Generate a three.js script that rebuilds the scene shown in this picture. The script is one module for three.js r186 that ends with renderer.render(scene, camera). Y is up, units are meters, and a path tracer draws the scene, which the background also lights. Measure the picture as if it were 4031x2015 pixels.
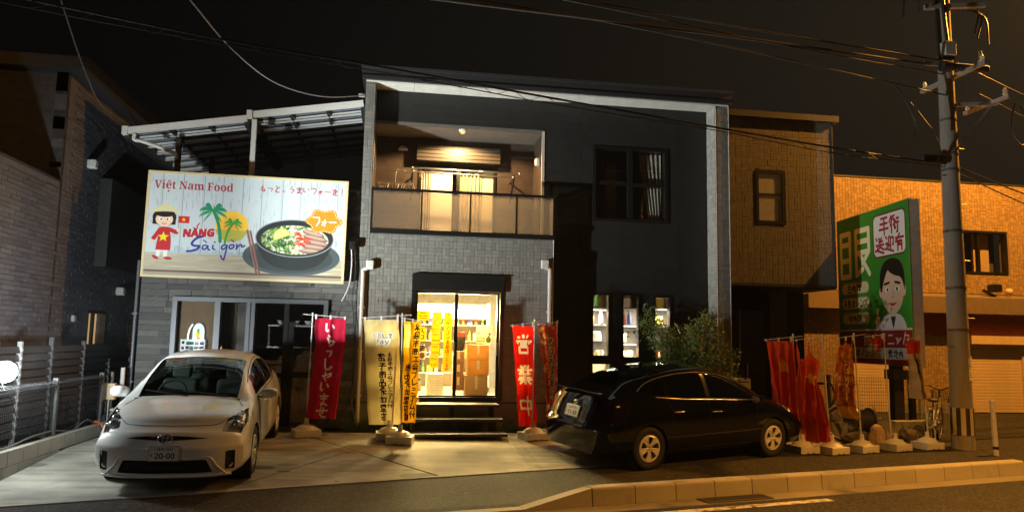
import * as THREE from 'three';
import { mergeGeometries, toCreasedNormals } from 'three/addons/utils/BufferGeometryUtils.js';
import { RoundedBoxGeometry } from 'three/addons/geometries/RoundedBoxGeometry.js';
import { RectAreaLightUniformsLib } from 'three/addons/lights/RectAreaLightUniformsLib.js';

// ------------------------------------------------------------------ camera, sky, exposure
const scene = new THREE.Scene();
const camera = new THREE.PerspectiveCamera(37.72, 1024 / 511, 0.1, 400);
{
  const yaw = 0.1556, pitch = 0.112, roll = 0.0188;
  const f = new THREE.Vector3(Math.sin(yaw) * Math.cos(pitch), Math.sin(pitch), -Math.cos(yaw) * Math.cos(pitch));
  const r = new THREE.Vector3(Math.cos(yaw), 0, Math.sin(yaw)), u = r.clone().cross(f);
  const r2 = r.clone().multiplyScalar(Math.cos(roll)).addScaledVector(u, Math.sin(roll));
  const u2 = u.clone().multiplyScalar(Math.cos(roll)).addScaledVector(r, -Math.sin(roll));
  camera.position.set(0.67, 1.65, 14.14);
  camera.quaternion.setFromRotationMatrix(new THREE.Matrix4().makeBasis(r2, u2, f.clone().negate()));
}
const renderer = new THREE.WebGLRenderer({ antialias: true });
renderer.toneMapping = THREE.LinearToneMapping;
renderer.toneMappingExposure = 1;
renderer.shadowMap.enabled = true;
RectAreaLightUniformsLib.init();
{ // night sky: almost black, a little town glow towards +x
  const W = 128, H = 64, d = new Float32Array(W * H * 4);
  for (let j = 0; j < H; j++) for (let i = 0; i < W; i++) {
    const el = ((j + 0.5) / H - 0.5) * Math.PI, az = ((i + 0.5) / W - 0.5) * 2 * Math.PI;
    const right = 0.5 + 0.5 * Math.cos(el) * Math.cos(az), up = Math.max(0, Math.sin(el));
    const g = Math.pow(right, 3) * (0.35 + 0.65 * Math.min(1, up * 3)), o = (j * W + i) * 4;
    d[o] = 0.0012 + 0.024 * g; d[o + 1] = 0.0013 + 0.0205 * g; d[o + 2] = 0.0016 + 0.0125 * g; d[o + 3] = 1;
  }
  const t = new THREE.DataTexture(d, W, H, THREE.RGBAFormat, THREE.FloatType);
  t.mapping = THREE.EquirectangularReflectionMapping; t.magFilter = THREE.LinearFilter; t.needsUpdate = true;
  scene.background = t; scene.environment = t;
}

// lamp strengths (candela); the fittings themselves are built further down
const LAMP = { flood: 330, floodUpFill: 25, floodWide: 42, floodSpill: 8, sodiumA: 640, sodiumB: 620, whiteLamp: 105, sodiumC: 75, bulb: 64, shop: 38, strip: 14 };

// ------------------------------------------------------------------ helpers
let seed = 7;
const rnd = () => { seed = (seed * 1664525 + 1013904223) >>> 0; return seed / 4294967296; };
const rr = (a, b) => a + (b - a) * rnd();
const V = (x, y, z) => new THREE.Vector3(x, y, z);
const G0 = (x, z) => -0.07 * Math.max(0, Math.min(0.26 * x + 0.966 * z - 1.2, 4.43));   // the lot falls towards the road
const taken = {};
function numbered(n) { const k = taken[n] = (taken[n] ?? -1) + 1; return k ? n + '_' + String(k).padStart(3, '0') : n; }
function cast(o) { o.castShadow = o.receiveShadow = true; return o; }
function tag(o, label, category, group) { o.userData = { ...o.userData, label, category }; if (group) o.userData.group = group; return o; }
function thing(name, label, category, p = [0, 0, 0], turn = 0, group) {
  const o = new THREE.Group(); o.name = numbered(name); o.position.set(...p); o.rotation.y = turn; scene.add(o);
  return tag(o, label, category, group);
}
function part(name, geo, mat, parent, label) {
  const m = cast(new THREE.Mesh(Array.isArray(geo) ? M(geo) : geo, mat)); m.name = name; parent.add(m);
  if (label) m.userData.label = label;
  return m;
}
function stuff(m) { m.userData.kind = 'stuff'; return m; }
function solo(name, geo, mat, label, category, group, p) {
  const m = cast(new THREE.Mesh(Array.isArray(geo) ? M(geo) : geo, mat)); m.name = numbered(name); scene.add(m);
  if (p) m.position.set(...p);
  return tag(m, label, category, group);
}
function struct(name, geo, mat, parent = scene) {
  const m = cast(new THREE.Mesh(Array.isArray(geo) ? M(geo) : geo, mat)); m.name = numbered(name); parent.add(m);
  if (parent === scene) m.userData.kind = 'structure';
  return m;
}
function norm(g) {
  g = g.index ? g.toNonIndexed() : g;
  for (const k of Object.keys(g.attributes)) if (!['position', 'normal', 'uv'].includes(k)) g.deleteAttribute(k);
  if (!g.attributes.normal) g.computeVertexNormals();
  if (!g.attributes.uv) g.setAttribute('uv', new THREE.BufferAttribute(new Float32Array(g.attributes.position.count * 2), 2));
  g.morphAttributes = {}; g.groups = [];
  return g;
}
const M = (a) => a.length === 1 ? a[0] : mergeGeometries(a.map(norm));
// uv in metres, by the axis each face looks along
function metric(g) {
  g = norm(g); const p = g.attributes.position, n = g.attributes.normal, uv = g.attributes.uv;
  for (let i = 0; i < p.count; i++) {
    const x = Math.abs(n.getX(i)), y = Math.abs(n.getY(i)), z = Math.abs(n.getZ(i));
    if (y >= x && y >= z) uv.setXY(i, p.getX(i), p.getZ(i)); else if (x >= z) uv.setXY(i, p.getZ(i), p.getY(i)); else uv.setXY(i, p.getX(i), p.getY(i));
  }
  return g;
}
const bb = (x0, x1, y0, y1, z0, z1) => metric(new THREE.BoxGeometry(x1 - x0, y1 - y0, z1 - z0).translate((x0 + x1) / 2, (y0 + y1) / 2, (z0 + z1) / 2));
const bx = (w, h, d, x = 0, y = 0, z = 0) => metric(new THREE.BoxGeometry(w, h, d).translate(x, y, z));
const rb = (w, h, d, r, x = 0, y = 0, z = 0, s = 2) => new RoundedBoxGeometry(w, h, d, s, Math.min(r, w / 2.01, h / 2.01, d / 2.01)).translate(x, y, z);
function chamfer(w, h, d, c = 0.01) { // a box with its front (z+) edges bevelled
  const s = new THREE.Shape(); s.moveTo(-w / 2 + c, -h / 2 + c); s.lineTo(w / 2 - c, -h / 2 + c); s.lineTo(w / 2 - c, h / 2 - c); s.lineTo(-w / 2 + c, h / 2 - c); s.closePath();
  return new THREE.ExtrudeGeometry(s, { depth: d - 2 * c, bevelEnabled: true, bevelSize: c, bevelThickness: c, bevelSegments: 1 }).translate(0, 0, -d / 2 + c);
}
function rod(a, b, r, r2 = r, n = 10) {
  a = V(...a); b = V(...b); const d = b.clone().sub(a), L = d.length();
  const g = new THREE.CylinderGeometry(r2, r, L, n, 1); g.translate(0, L / 2, 0);
  g.applyQuaternion(new THREE.Quaternion().setFromUnitVectors(V(0, 1, 0), d.normalize())); return g.translate(a.x, a.y, a.z);
}
function bar(a, b, w, h) { // square bar
  a = V(...a); b = V(...b); const d = b.clone().sub(a), L = d.length(), g = new THREE.BoxGeometry(w, h, L).translate(0, 0, L / 2);
  const m = new THREE.Matrix4().lookAt(b, a, V(0, 1, 0)); g.applyMatrix4(m); return g.translate(a.x, a.y, a.z);
}
const tube = (pts, r, seg = 24, n = 6, closed = false) => new THREE.TubeGeometry(new THREE.CatmullRomCurve3(pts.map((p) => V(...p)), closed), seg, r, n, closed);
const lathe = (pts, n = 24) => new THREE.LatheGeometry(pts.map((p) => new THREE.Vector2(...p)), n);
function poly(pts) { const s = new THREE.Shape(); pts.forEach((p, i) => i ? s.lineTo(...p) : s.moveTo(...p)); s.closePath(); return s; }
const hole = (s, x0, x1, y0, y1) => { const h = new THREE.Path(); h.moveTo(x0, y0); h.lineTo(x1, y0); h.lineTo(x1, y1); h.lineTo(x0, y1); h.closePath(); s.holes.push(h); return s; };
const ext = (s, d, z = 0) => metric(new THREE.ExtrudeGeometry(s, { depth: d, bevelEnabled: false, curveSegments: 24 }).translate(0, 0, z));
function frame(x0, x1, y0, y1, t, z0, z1) { return ext(hole(poly([[x0, y0], [x1, y0], [x1, y1], [x0, y1]]), x0 + t, x1 - t, y0 + t, y1 - t), z1 - z0, z0); }
function instances(name, geo, mat, list, parent) { // list of {m, c}
  const o = new THREE.InstancedMesh(geo, mat, list.length); o.name = name; cast(o);
  list.forEach((e, i) => { o.setMatrixAt(i, e.m); if (e.c) o.setColorAt(i, e.c); });
  o.userData.kind = 'stuff'; (parent ?? scene).add(o); return o;
}
const mat4 = (x, y, z, rx = 0, ry = 0, rz = 0, sx = 1, sy = sx, sz = sx) => new THREE.Matrix4().compose(V(x, y, z), new THREE.Quaternion().setFromEuler(new THREE.Euler(rx, ry, rz)), V(sx, sy, sz));
const sp = (r, x, y, z, a = 16, b = 12) => new THREE.SphereGeometry(r, a, b).translate(x, y, z);

// ------------------------------------------------------------------ textures
function hash(x, y, s = 0) { let h = (x * 374761393 + y * 668265263 + s * 974711) | 0; h = Math.imul(h ^ (h >>> 13), 1274126177); return ((h ^ (h >>> 16)) >>> 0) / 4294967296; }
function vnoise(x, y, per, s) { // tiling value noise
  const xi = Math.floor(x), yi = Math.floor(y), fx = x - xi, fy = y - yi, w = (t) => t * t * (3 - 2 * t), m = (a) => ((a % per) + per) % per;
  const a = hash(m(xi), m(yi), s), b = hash(m(xi + 1), m(yi), s), c = hash(m(xi), m(yi + 1), s), d = hash(m(xi + 1), m(yi + 1), s);
  return (a + (b - a) * w(fx)) * (1 - w(fy)) + (c + (d - c) * w(fx)) * w(fy);
}
const fbm = (u, v, base, oct, s) => { let a = 0, k = 0.5, n = 0; for (let o = 0; o < oct; o++) { a += k * vnoise(u * base * (1 << o), v * base * (1 << o), base * (1 << o), s + o); n += k; k *= 0.55; } return a / n; };
function dataTex(W, H, fn, size, srgb = true) { // fn(u, v) -> [r, g, b] 0..1; size = metres per repeat
  const d = new Uint8Array(W * H * 4);
  for (let j = 0; j < H; j++) for (let i = 0; i < W; i++) { const c = fn(i / W, j / H, i, j), o = (j * W + i) * 4; for (let k = 0; k < 3; k++) d[o + k] = Math.max(0, Math.min(255, Math.round((Array.isArray(c) ? c[k] : c) * 255))); d[o + 3] = 255; }
  const t = new THREE.DataTexture(d, W, H); t.wrapS = t.wrapT = THREE.RepeatWrapping; t.magFilter = THREE.LinearFilter; if (srgb) t.colorSpace = THREE.SRGBColorSpace;
  const [sx, sy] = Array.isArray(size) ? size : [size, size]; t.repeat.set(1 / sx, 1 / sy); t.needsUpdate = true; return t;
}
function canvasTex(w, h, draw) {
  const c = document.createElement('canvas'); c.width = w; c.height = h; draw(c.getContext('2d'), w, h);
  const t = new THREE.CanvasTexture(c); t.colorSpace = THREE.SRGBColorSpace; t.magFilter = THREE.LinearFilter; t.anisotropy = 8; return t;
}
const lin = (r, g, b) => new THREE.Color().setRGB(r, g, b);
function mat(o) { const { c, ...p } = o; const m = new (p.physical ? THREE.MeshPhysicalMaterial : THREE.MeshStandardMaterial)(); delete p.physical; m.setValues({ roughness: 0.8, ...p }); if (c) m.color.setRGB(...c); return m; }
const tAsphalt = dataTex(1024, 1024, (u, v, i, j) => { const a = vnoise(u * 190, v * 190, 190, 4), b = vnoise(u * 340, v * 340, 340, 6); let k = 0.55 + 0.3 * (fbm(u, v, 4, 4, 3) - 0.5) + 0.75 * (a - 0.5) + 0.45 * (b - 0.5) + 0.16 * (hash(i, j, 9) - 0.5); if (a > 0.84) k += 0.25; k = Math.max(0.08, k); return [k, k * 0.985, k * 0.96]; }, 4.4);
const tAsphaltBump = dataTex(512, 512, (u, v, i, j) => 0.5 * fbm(u, v, 64, 2, 21) + 0.5 * hash(i >> 1, j >> 1, 11), 1.6, false);
const tConc = dataTex(512, 512, (u, v, i, j) => { const a = fbm(u, v, 3, 5, 31), st = fbm(u * 1, v * 1, 5, 3, 77), sc = fbm(u, v * 1, 2, 2, 41); let k = 0.74 + 0.22 * (a - 0.5) + 0.07 * (hash(i, j, 2) - 0.5); if (st > 0.66) k -= (st - 0.66) * 1.1; k += 0.1 * (sc - 0.5); return [k, k * 0.985, k * 0.955]; }, 3.1);
const tForecourt = (() => { // trowel streaks, oil spots and tyre scuffs of the real slab, 9 m to a repeat
  let q = 11; const r = () => (q = q * 16807 % 2147483647) / 2147483647, spots = []; for (let k = 0; k < 60; k++) spots.push([r(), r(), 0.004 + r() * r() * 0.02, 0.05 + r() * 0.25]);
  return dataTex(1024, 1024, (u, v, i, j) => {
    const w = fbm(u, v, 5, 4, 17), st = fbm(u * 1, v, 6, 3, 23), tr = vnoise(u * 14 + w * 2, v * 90, 90 * 14, 5), f = fbm(u, v, 40, 3, 71);
    let k = 0.72 + 0.3 * (w - 0.5) + 0.16 * (tr - 0.5) + 0.16 * (f - 0.5) + 0.05 * (hash(i, j, 2) - 0.5); if (st > 0.58) k -= Math.min(0.16, (st - 0.58) * 1.6);
    for (const s of spots) { const dx = (u - s[0]) * 0.6, dy = v - s[1], d = Math.sqrt(dx * dx + dy * dy) / s[2] + 0.7 * (f - 0.5); if (d < 1) k -= s[3] * Math.min(1, (1 - d) * 4); }
    for (const [c, a] of [[0.31, 0.12], [0.5, 0.12], [0.78, -0.2]]) { const d = Math.abs(u - c - a * (v - 0.3) * (v - 0.3)); if (d < 0.011) k -= 0.07 * (vnoise(u * 260, v * 120, 520, 8) > 0.42 ? 1 : 0.3); }
    return [k, k * 0.985, k * 0.945];
  }, 9);
})();
const tBroom = dataTex(256, 256, (u, v, i, j) => 0.5 + 0.5 * (hash(i, 0, 3) - 0.5) + 0.3 * (fbm(u, v, 12, 3, 8) - 0.5), 0.7, false);
const tGrain = dataTex(256, 256, (u, v, i, j) => { const k = 0.9 + 0.12 * (fbm(u, v, 8, 4, 5) - 0.5) + 0.06 * (hash(i, j, 1) - 0.5); return [k, k, k]; }, 0.8);
const tSiding = dataTex(256, 256, (u, v, i, j) => { const k = 0.8 + 0.3 * (fbm(u * 1, v, 10, 4, 15) - 0.5) + 0.12 * (hash(i, j, 4) - 0.5); return [k, k, k]; }, 1.2);
const tSidingBump = dataTex(64, 256, (u, v, i, j) => { const p = (v * 4) % 1; return p < 0.07 ? 0 : 0.7 + 0.3 * fbm(u, v, 24, 2, 6); }, [0.7, 0.6], false);
const tWood = dataTex(256, 256, (u, v, i, j) => { const g = fbm(u, v * 1, 4, 2, 51), k = 0.7 + 0.25 * (vnoise(u * 64 + g * 3, v * 3, 64, 3) - 0.5) + 0.15 * (g - 0.5); return [k, k * 0.95, k * 0.88]; }, 0.6);

const mt = {
  asphalt: mat({ c: [0.045, 0.043, 0.041], map: tAsphalt, bumpMap: tAsphaltBump, bumpScale: 0.006, roughness: 0.92 }),
  road: mat({ c: [0.05, 0.048, 0.045], map: tAsphalt, bumpMap: tAsphaltBump, bumpScale: 0.006, roughness: 0.9 }),
  conc: mat({ c: [0.62, 0.605, 0.56], map: tForecourt, bumpMap: tBroom, bumpScale: 0.0012, roughness: 0.85 }),
  kerb: mat({ c: [0.62, 0.6, 0.54], map: tConc, bumpMap: tBroom, bumpScale: 0.0012, roughness: 0.9 }),
  block: mat({ c: [0.5, 0.49, 0.46], map: tConc, bumpMap: tAsphaltBump, bumpScale: 0.003, roughness: 0.95 }),
  found: mat({ c: [0.36, 0.34, 0.3], map: tConc, roughness: 0.95 }),
  white: mat({ c: [0.87, 0.84, 0.77], map: tGrain, roughness: 0.75 }),
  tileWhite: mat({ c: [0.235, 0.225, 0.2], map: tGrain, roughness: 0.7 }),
  tileWingShaded: mat({ c: [0.16, 0.145, 0.12], map: tGrain, roughness: 0.75 }),  // the white frame tile with the shade of the wing darkened into its colour
  tileLitSide: mat({ c: [0.5, 0.49, 0.45], map: tGrain, roughness: 0.7 }),  // same white tile, floodlight on the pillar side lightened into its colour
  grout: mat({ c: [0.15, 0.145, 0.13], map: tGrain, roughness: 0.9 }),
  dark: mat({ c: [0.022, 0.021, 0.019], map: tSiding, bumpMap: tSidingBump, bumpScale: 0.002, roughness: 0.6 }),
  fascia: mat({ c: [0.035, 0.035, 0.035], map: tGrain, roughness: 0.5 }),
  black: mat({ c: [0.012, 0.0115, 0.011], roughness: 0.35, metalness: 0.2 }),
  blackMatte: mat({ c: [0.012, 0.012, 0.012], roughness: 0.9 }),
  alu: mat({ c: [0.55, 0.56, 0.57], roughness: 0.45, metalness: 0.7 }),
  steel: mat({ c: [0.5, 0.5, 0.5], roughness: 0.35, metalness: 1 }),
  chrome: mat({ c: [0.8, 0.8, 0.82], roughness: 0.16, metalness: 0.85 }),
  glass: mat({ physical: true, transmission: 1, thickness: 0, roughness: 0.02, ior: 1.5 }),
  frost: mat({ physical: true, c: [0.76, 0.73, 0.66], transmission: 0.96, thickness: 0, roughness: 0.34 }),
  plasticWhite: mat({ c: [0.72, 0.71, 0.67], map: tGrain, roughness: 0.45 }),
  plasticGrey: mat({ c: [0.4, 0.4, 0.36], roughness: 0.5 }),
  pipe: mat({ c: [0.68, 0.67, 0.63], map: tGrain, roughness: 0.4 }),
  wood: mat({ c: [0.16, 0.1, 0.055], map: tWood, roughness: 0.6 }),
  stepWood: mat({ c: [0.11, 0.095, 0.08], map: tWood, roughness: 0.55 }),
  rubber: mat({ c: [0.018, 0.018, 0.018], roughness: 0.85 }),
  darkPlastic: mat({ c: [0.02, 0.02, 0.021], roughness: 0.6 }),
  card: mat({ c: [0.5, 0.3, 0.13], map: tGrain, roughness: 0.85 }),
  room: mat({ c: [0.72, 0.68, 0.58], map: tGrain, roughness: 0.9 }),
  darkRoom: mat({ c: [0.06, 0.055, 0.05], roughness: 0.9 }),
  cable: mat({ c: [0.02, 0.02, 0.02], roughness: 0.5 }),
  cableGrey: mat({ c: [0.085, 0.08, 0.072], roughness: 0.5 }),
  orangePlastic: mat({ c: [0.75, 0.16, 0.03], roughness: 0.5 }),
  curtain: mat({ physical: true, c: [0.75, 0.72, 0.64], transmission: 0.25, thickness: 0, roughness: 0.9 }),
  paint: mat({ c: [0.72, 0.71, 0.68], map: tGrain, roughness: 0.7 }),
  beige: mat({ c: [0.72, 0.56, 0.36], map: tGrain, roughness: 0.6 }),
  maroon: mat({ c: [0.25, 0.05, 0.03], map: tGrain, roughness: 0.5 }),
};
const flat = (r, g, b, o = {}) => mat({ c: [r, g, b], ...o });
// ------------------------------------------------------------------ stroke lettering for kanji and kana (grid of ten, pairs of digits x y)
const GLYPH = {
  営: '1121 4041 7061 1403 0393 9384 3464 6465 6535 3534 5546 2676 7679 7929 2926', 業: '2031 4042 5052 7061 0292 2333 6373 1484 1686 0797 4449 4719 5789', 中: '1282 8286 8616 1612 5059',
  い: '1116 1627 2736 7284', ら: '3152 2337 3755 5586 8678 7849', っ: '2474 7476 7668', し: '2127 2739 3969 6987', ゃ: '1583 8385 8566 3237 4759', ま: '1282 2474 5057 5739 3928 2837 3789', せ: '0494 6266 6656 3137 3769 6989',
  も: '4038 3859 5978 7866 2353 2676', と: '3044 7244 4427 2739 3979', う: '3051 2354 5474 7476 7658 5849', を: '1272 5036 3643 4364 6468 8365 6537 3728 2849 4989', フ: '1181 8185 8559', ォ: '2575 5359 5528', ー: '1595', '、': '2748', '！': '5056 5859',
  ナ: '0494 5056 5639', ン: '2142 1879 7993', サ: '0393 3036 7075 7559', イ: '8054 5427 5459', ゴ: '1272 7279 1979 8091 9091', ベ: '0663 6399 7282 9092', ト: '3039 3368', ム: '4017 1787 6489', プ: '1272 7276 7649 8091 9180', レ: '2028 2895', ミ: '2162 2464 1879', ア: '1181 8154 4349 4728', ジ: '2142 1434 1879 7993 7081 9091',
  ク: '4018 3282 8286 8649', リ: '2126 7176 7659', ニ: '2272 1898', ッ: '2436 4456 8438', オ: '0393 6059 5918 5618', ズ: '1272 7229 5699 8091 9091',
  糸: '5033 3354 7227 2757 5477 5559 3628 7688', 島: '4030 2180 2125 2363 2565 8185 2686 8688 8879 1619 1959 5957 3739', 店: '5051 1292 1219 5055 5484 2676 3636 3639 3979 7976', 食: '5023 5093 3474 3439 7477 3677 3439 3959 5599', 材: '0343 2029 2306 2346 5393 7079 7347', 市: '5052 1292 2428 2484 8488 4349 5359',
  商: '5051 1292 3243 7263 1419 1494 9499 3554 6575 3666 3639 6669 3969', 工: '2282 5258 1898', 会: '5014 5094 3474 1696 4628 2888 6689', 付: '3005 2329 4494 7079 5567', 電: '1181 5055 0293 2343 2444 6383 1686 1686 1619 8689 1979 5659 5999', 子: '2282 8254 5459 5939 0595', 品: '3171 7174 7434 3431 0545 4549 4909 0905 5595 9599 9959 5955', 券: '3041 7061 1282 0495 5014 4499 3666 6669 4629',
  加: '0343 4348 3018 4838 5393 9398 9858 5853', 盟: '1141 4144 1444 1114 1242 5191 9194 5194 5194 5392 2686 2629 4649 6669 8689 0999', 舗: '2013 2053 1343 3039 1545 1747 1949 5293 7072 5459 9499 5494 5696 5898 7279', 入: '3051 5155 5509 4499', 口: '2282 8288 8828 2822',
  眼: '0131 3139 3909 0901 0333 0636 5191 9194 5393 9495 5595 5159 5978 6599 9577', 手: '8020 1383 0696 5059', 術: '2003 3115 2429 4274 5257 5445 5567 5021 7292 6494 8489 8979', 送: '4051 7061 4282 3494 5255 5537 5597 1021 1434 3427 0727 2799', 迎: '5041 4146 4655 6191 9195 9585 6168 1021 1434 3427 0727 2799', 有: '1292 5014 1444 3439 3474 7479 3555 3676',
  白: '5032 2282 8289 8929 2922 2585', 内: '1389 1319 1383 8389 5052 5236 5376', 障: '1019 1131 3124 2436 3627 5052 4292 5163 8173 4394 5486 5585 5484 6669 4797', 多: '5022 4272 7216 5345 6547 4676 8619 6586', 焦: '3005 2226 4021 3282 3484 3686 5156 1889 0919 3839 5859 7889', 点: '5054 5282 2474 7477 2777 2427 1819 3839 5859 7889', 緑: '2012 1234 3223 2327 3616 1625 5091 9193 4394 5595 7279 7957 7697',
  敷: '0353 3038 2151 1446 1646 1444 2848 0919 6044 5393 8059 5499', 地: '0343 2027 0737 4393 5059 5999 7077 9396', 福: '2021 0343 3307 2429 5191 5373 5373 5595 5994 7579 5999 5559 9599', 岡: '1119 1191 9199 3242 7262 2484 5457 3637 3777 7776', 雑: '3035 0343 4347 3606 2729 5044 7071 5393 5595 5797 5999 5359 7379', 貨: '3013 2225 7043 6064 6494 2676 2529 2575 7579 2777 3919 6999',
  そ: '2272 7235 3575 7555 4648 4869', ふ: '4152 5255 5546 2619 6476 7688',
  原: '1191 1118 1809 5132 3373 3337 7377 3555 3777 5759 3728 7789', 岩: '1182 5055',
};
function glyph(ctx, ch, x, y, s, sy = s) {
  const g = GLYPH[ch]; if (!g) return;
  ctx.beginPath();
  for (const p of g.split(' ')) for (let i = 0; i < p.length; i += 2) ctx[i ? 'lineTo' : 'moveTo'](x + (+p[i] + 0.5) / 10 * s, y + (+p[i + 1] + 0.5) / 10 * sy);
  ctx.stroke();
}
function write(ctx, text, x, y, s, { down = false, color = '#000', w = 0.11, gap = 1.04, sy = s, edge } = {}) {
  ctx.lineCap = 'round'; ctx.lineJoin = 'round';
  for (const pass of edge ? [1, 0] : [0]) {
    let px = x, py = y; ctx.strokeStyle = ctx.fillStyle = pass ? edge : color; ctx.lineWidth = s * w * (pass ? 2.3 : 1);
    for (const ch of text) {
      if (down && ch === 'ー') { ctx.beginPath(); ctx.moveTo(px + s * 0.5, py + sy * 0.12); ctx.lineTo(px + s * 0.5, py + sy * 0.9); ctx.stroke(); } else glyph(ctx, ch, px, py, s, sy);
      if (down) py += sy * gap; else px += s * gap;
    }
  }
}
// ------------------------------------------------------------------ the two hatchbacks (one body, nose at x = 0, +x forward, +z its right-hand side)
const CAR = (() => {
  // s (behind the nose): underside, widest half width, belt height, belt half width, roof rail height, rail half width, crown height
  const T = [
    [0, 0.19, 0.83, 0.6, 0.8, 0.655, 0.7, 0.69], [0.12, 0.17, 0.85, 0.67, 0.81, 0.725, 0.69, 0.76], [0.35, 0.165, 0.862, 0.745, 0.815, 0.81, 0.67, 0.845], [0.7, 0.165, 0.87, 0.83, 0.82, 0.89, 0.645, 0.925],
    [1.0, 0.165, 0.872, 0.885, 0.825, 0.955, 0.64, 0.99], [1.3, 0.165, 0.872, 0.915, 0.822, 1.1, 0.63, 1.14], [1.7, 0.165, 0.872, 0.935, 0.818, 1.265, 0.605, 1.32], [2.1, 0.165, 0.872, 0.95, 0.815, 1.37, 0.585, 1.445],
    [2.5, 0.165, 0.872, 0.965, 0.81, 1.4, 0.575, 1.487], [3.0, 0.165, 0.872, 0.985, 0.803, 1.375, 0.57, 1.465], [3.5, 0.17, 0.87, 1.005, 0.79, 1.3, 0.56, 1.385], [3.9, 0.18, 0.865, 1.015, 0.772, 1.2, 0.555, 1.28],
    [4.2, 0.2, 0.855, 1.0, 0.76, 1.115, 0.56, 1.175], [4.38, 0.22, 0.845, 0.975, 0.755, 1.06, 0.57, 1.11], [4.46, 0.24, 0.835, 0.955, 0.75, 1.035, 0.58, 1.085]];
  const at = (s, k) => {
    let i = 0; while (i < T.length - 2 && s > T[i + 1][0]) i++;
    const a = T[Math.max(0, i - 1)], b = T[i], c = T[i + 1], d = T[Math.min(T.length - 1, i + 2)], h = c[0] - b[0], t = (s - b[0]) / h;
    const m1 = i ? (c[k] - a[k]) / (c[0] - a[0]) : (c[k] - b[k]) / h, m2 = i < T.length - 2 ? (d[k] - b[k]) / (d[0] - b[0]) : (c[k] - b[k]) / h, t2 = t * t, t3 = t2 * t;
    return (2 * t3 - 3 * t2 + 1) * b[k] + (t3 - 2 * t2 + t) * h * m1 + (3 * t2 - 2 * t3) * c[k] + (t3 - t2) * h * m2;
  };
  const ss = (a, b, x) => { const t = Math.min(1, Math.max(0, (x - a) / (b - a))); return t * t * (3 - 2 * t); };
  const deform = (s, y, z) => {
    let x = -s; const wf = 1 - ss(0, 1.15, s), wr = ss(3.6, 4.46, s), q = Math.abs(z) / 0.87;
    x -= wf * (0.32 * Math.pow(q, 2.8) + 0.5 * Math.max(0, y - 0.52) * (1 - ss(0, 0.35, s)));
    x -= wf * 0.18 * Math.max(0, 0.3 - y);
    x += wr * (0.17 * Math.pow(q, 3) + 0.36 * Math.max(0, y - 0.64) - 0.06 * (1 - ss(0.58, 0.66, y)));
    return [x, y, z];
  };
  const ctrl = (s) => {
    const [yb, ws, ysh, wsh, yr, wr, yt] = [1, 2, 3, 4, 5, 6, 7].map((k) => at(s, k));
    return [[0, yb], [ws * 0.8, yb], [ws - 0.015, yb + 0.11], [ws, 0.5 + 0.06 * ss(0.3, 1, s) - 0.04 * (1 - ss(0, 0.3, s))], [wsh, ysh], [wr, yr], [wr * 0.55, yr + 0.78 * (yt - yr)], [0, yt]];
  };
  const sect = (c, v) => {
    const i = Math.min(6, Math.floor(v)), t = v - i, mir = (p) => [-p[0], p[1]];
    const a = i ? c[i - 1] : mir(c[1]), b = c[i], d = c[i + 1], e = i < 6 ? c[i + 2] : mir(c[6]);
    const L = (p, q) => Math.max(1e-4, Math.sqrt(Math.hypot(p[0] - q[0], p[1] - q[1]))), t0 = 0, t1 = L(a, b), t2 = t1 + L(b, d), t3 = t2 + L(d, e), tt = t1 + t * (t2 - t1);
    const mix = (p, q, u, w) => [p[0] * (w - tt) / (w - u) + q[0] * (tt - u) / (w - u), p[1] * (w - tt) / (w - u) + q[1] * (tt - u) / (w - u)];
    const A1 = mix(a, b, t0, t1), A2 = mix(b, d, t1, t2), A3 = mix(d, e, t2, t3), B1 = mix(A1, A2, t0, t2), B2 = mix(A2, A3, t1, t3);
    return mix(B1, B2, t1, t2);
  };
  const P = (s, v, side = 1) => { const [z, y] = sect(ctrl(s), v); return deform(s, y, z * side); };
  // ---- the grid
  const vs = []; [5, 3, 9, 10, 15, 8, 8].forEach((n, i) => { for (let k = 0; k < n; k++) vs.push(i + k / n); }); vs.push(7);
  const st = []; for (let s = 0; s < 0.4; s += 0.022) st.push(s); for (let s = 0.4; s < 4.1; s += 0.037) st.push(s); for (let s = 4.1; s <= 4.461; s += 0.02) st.push(Math.min(4.46, s));
  const verts = [], faces = [], map = new Map();
  const add = (p, s, v, cap) => {
    const key = p.map((q) => Math.round(q * 5e3)).join(); if (map.has(key)) return map.get(key);
    verts.push({ p, n: [0, 0, 0], s, v, cap }); map.set(key, verts.length - 1); return verts.length - 1;
  };
  const quad = (a, b, c, d, flip) => { for (const t of [[a, b, c], [a, c, d]]) if (t[0] !== t[1] && t[1] !== t[2] && t[0] !== t[2]) faces.push(flip ? [t[0], t[2], t[1]] : t); };
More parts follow.
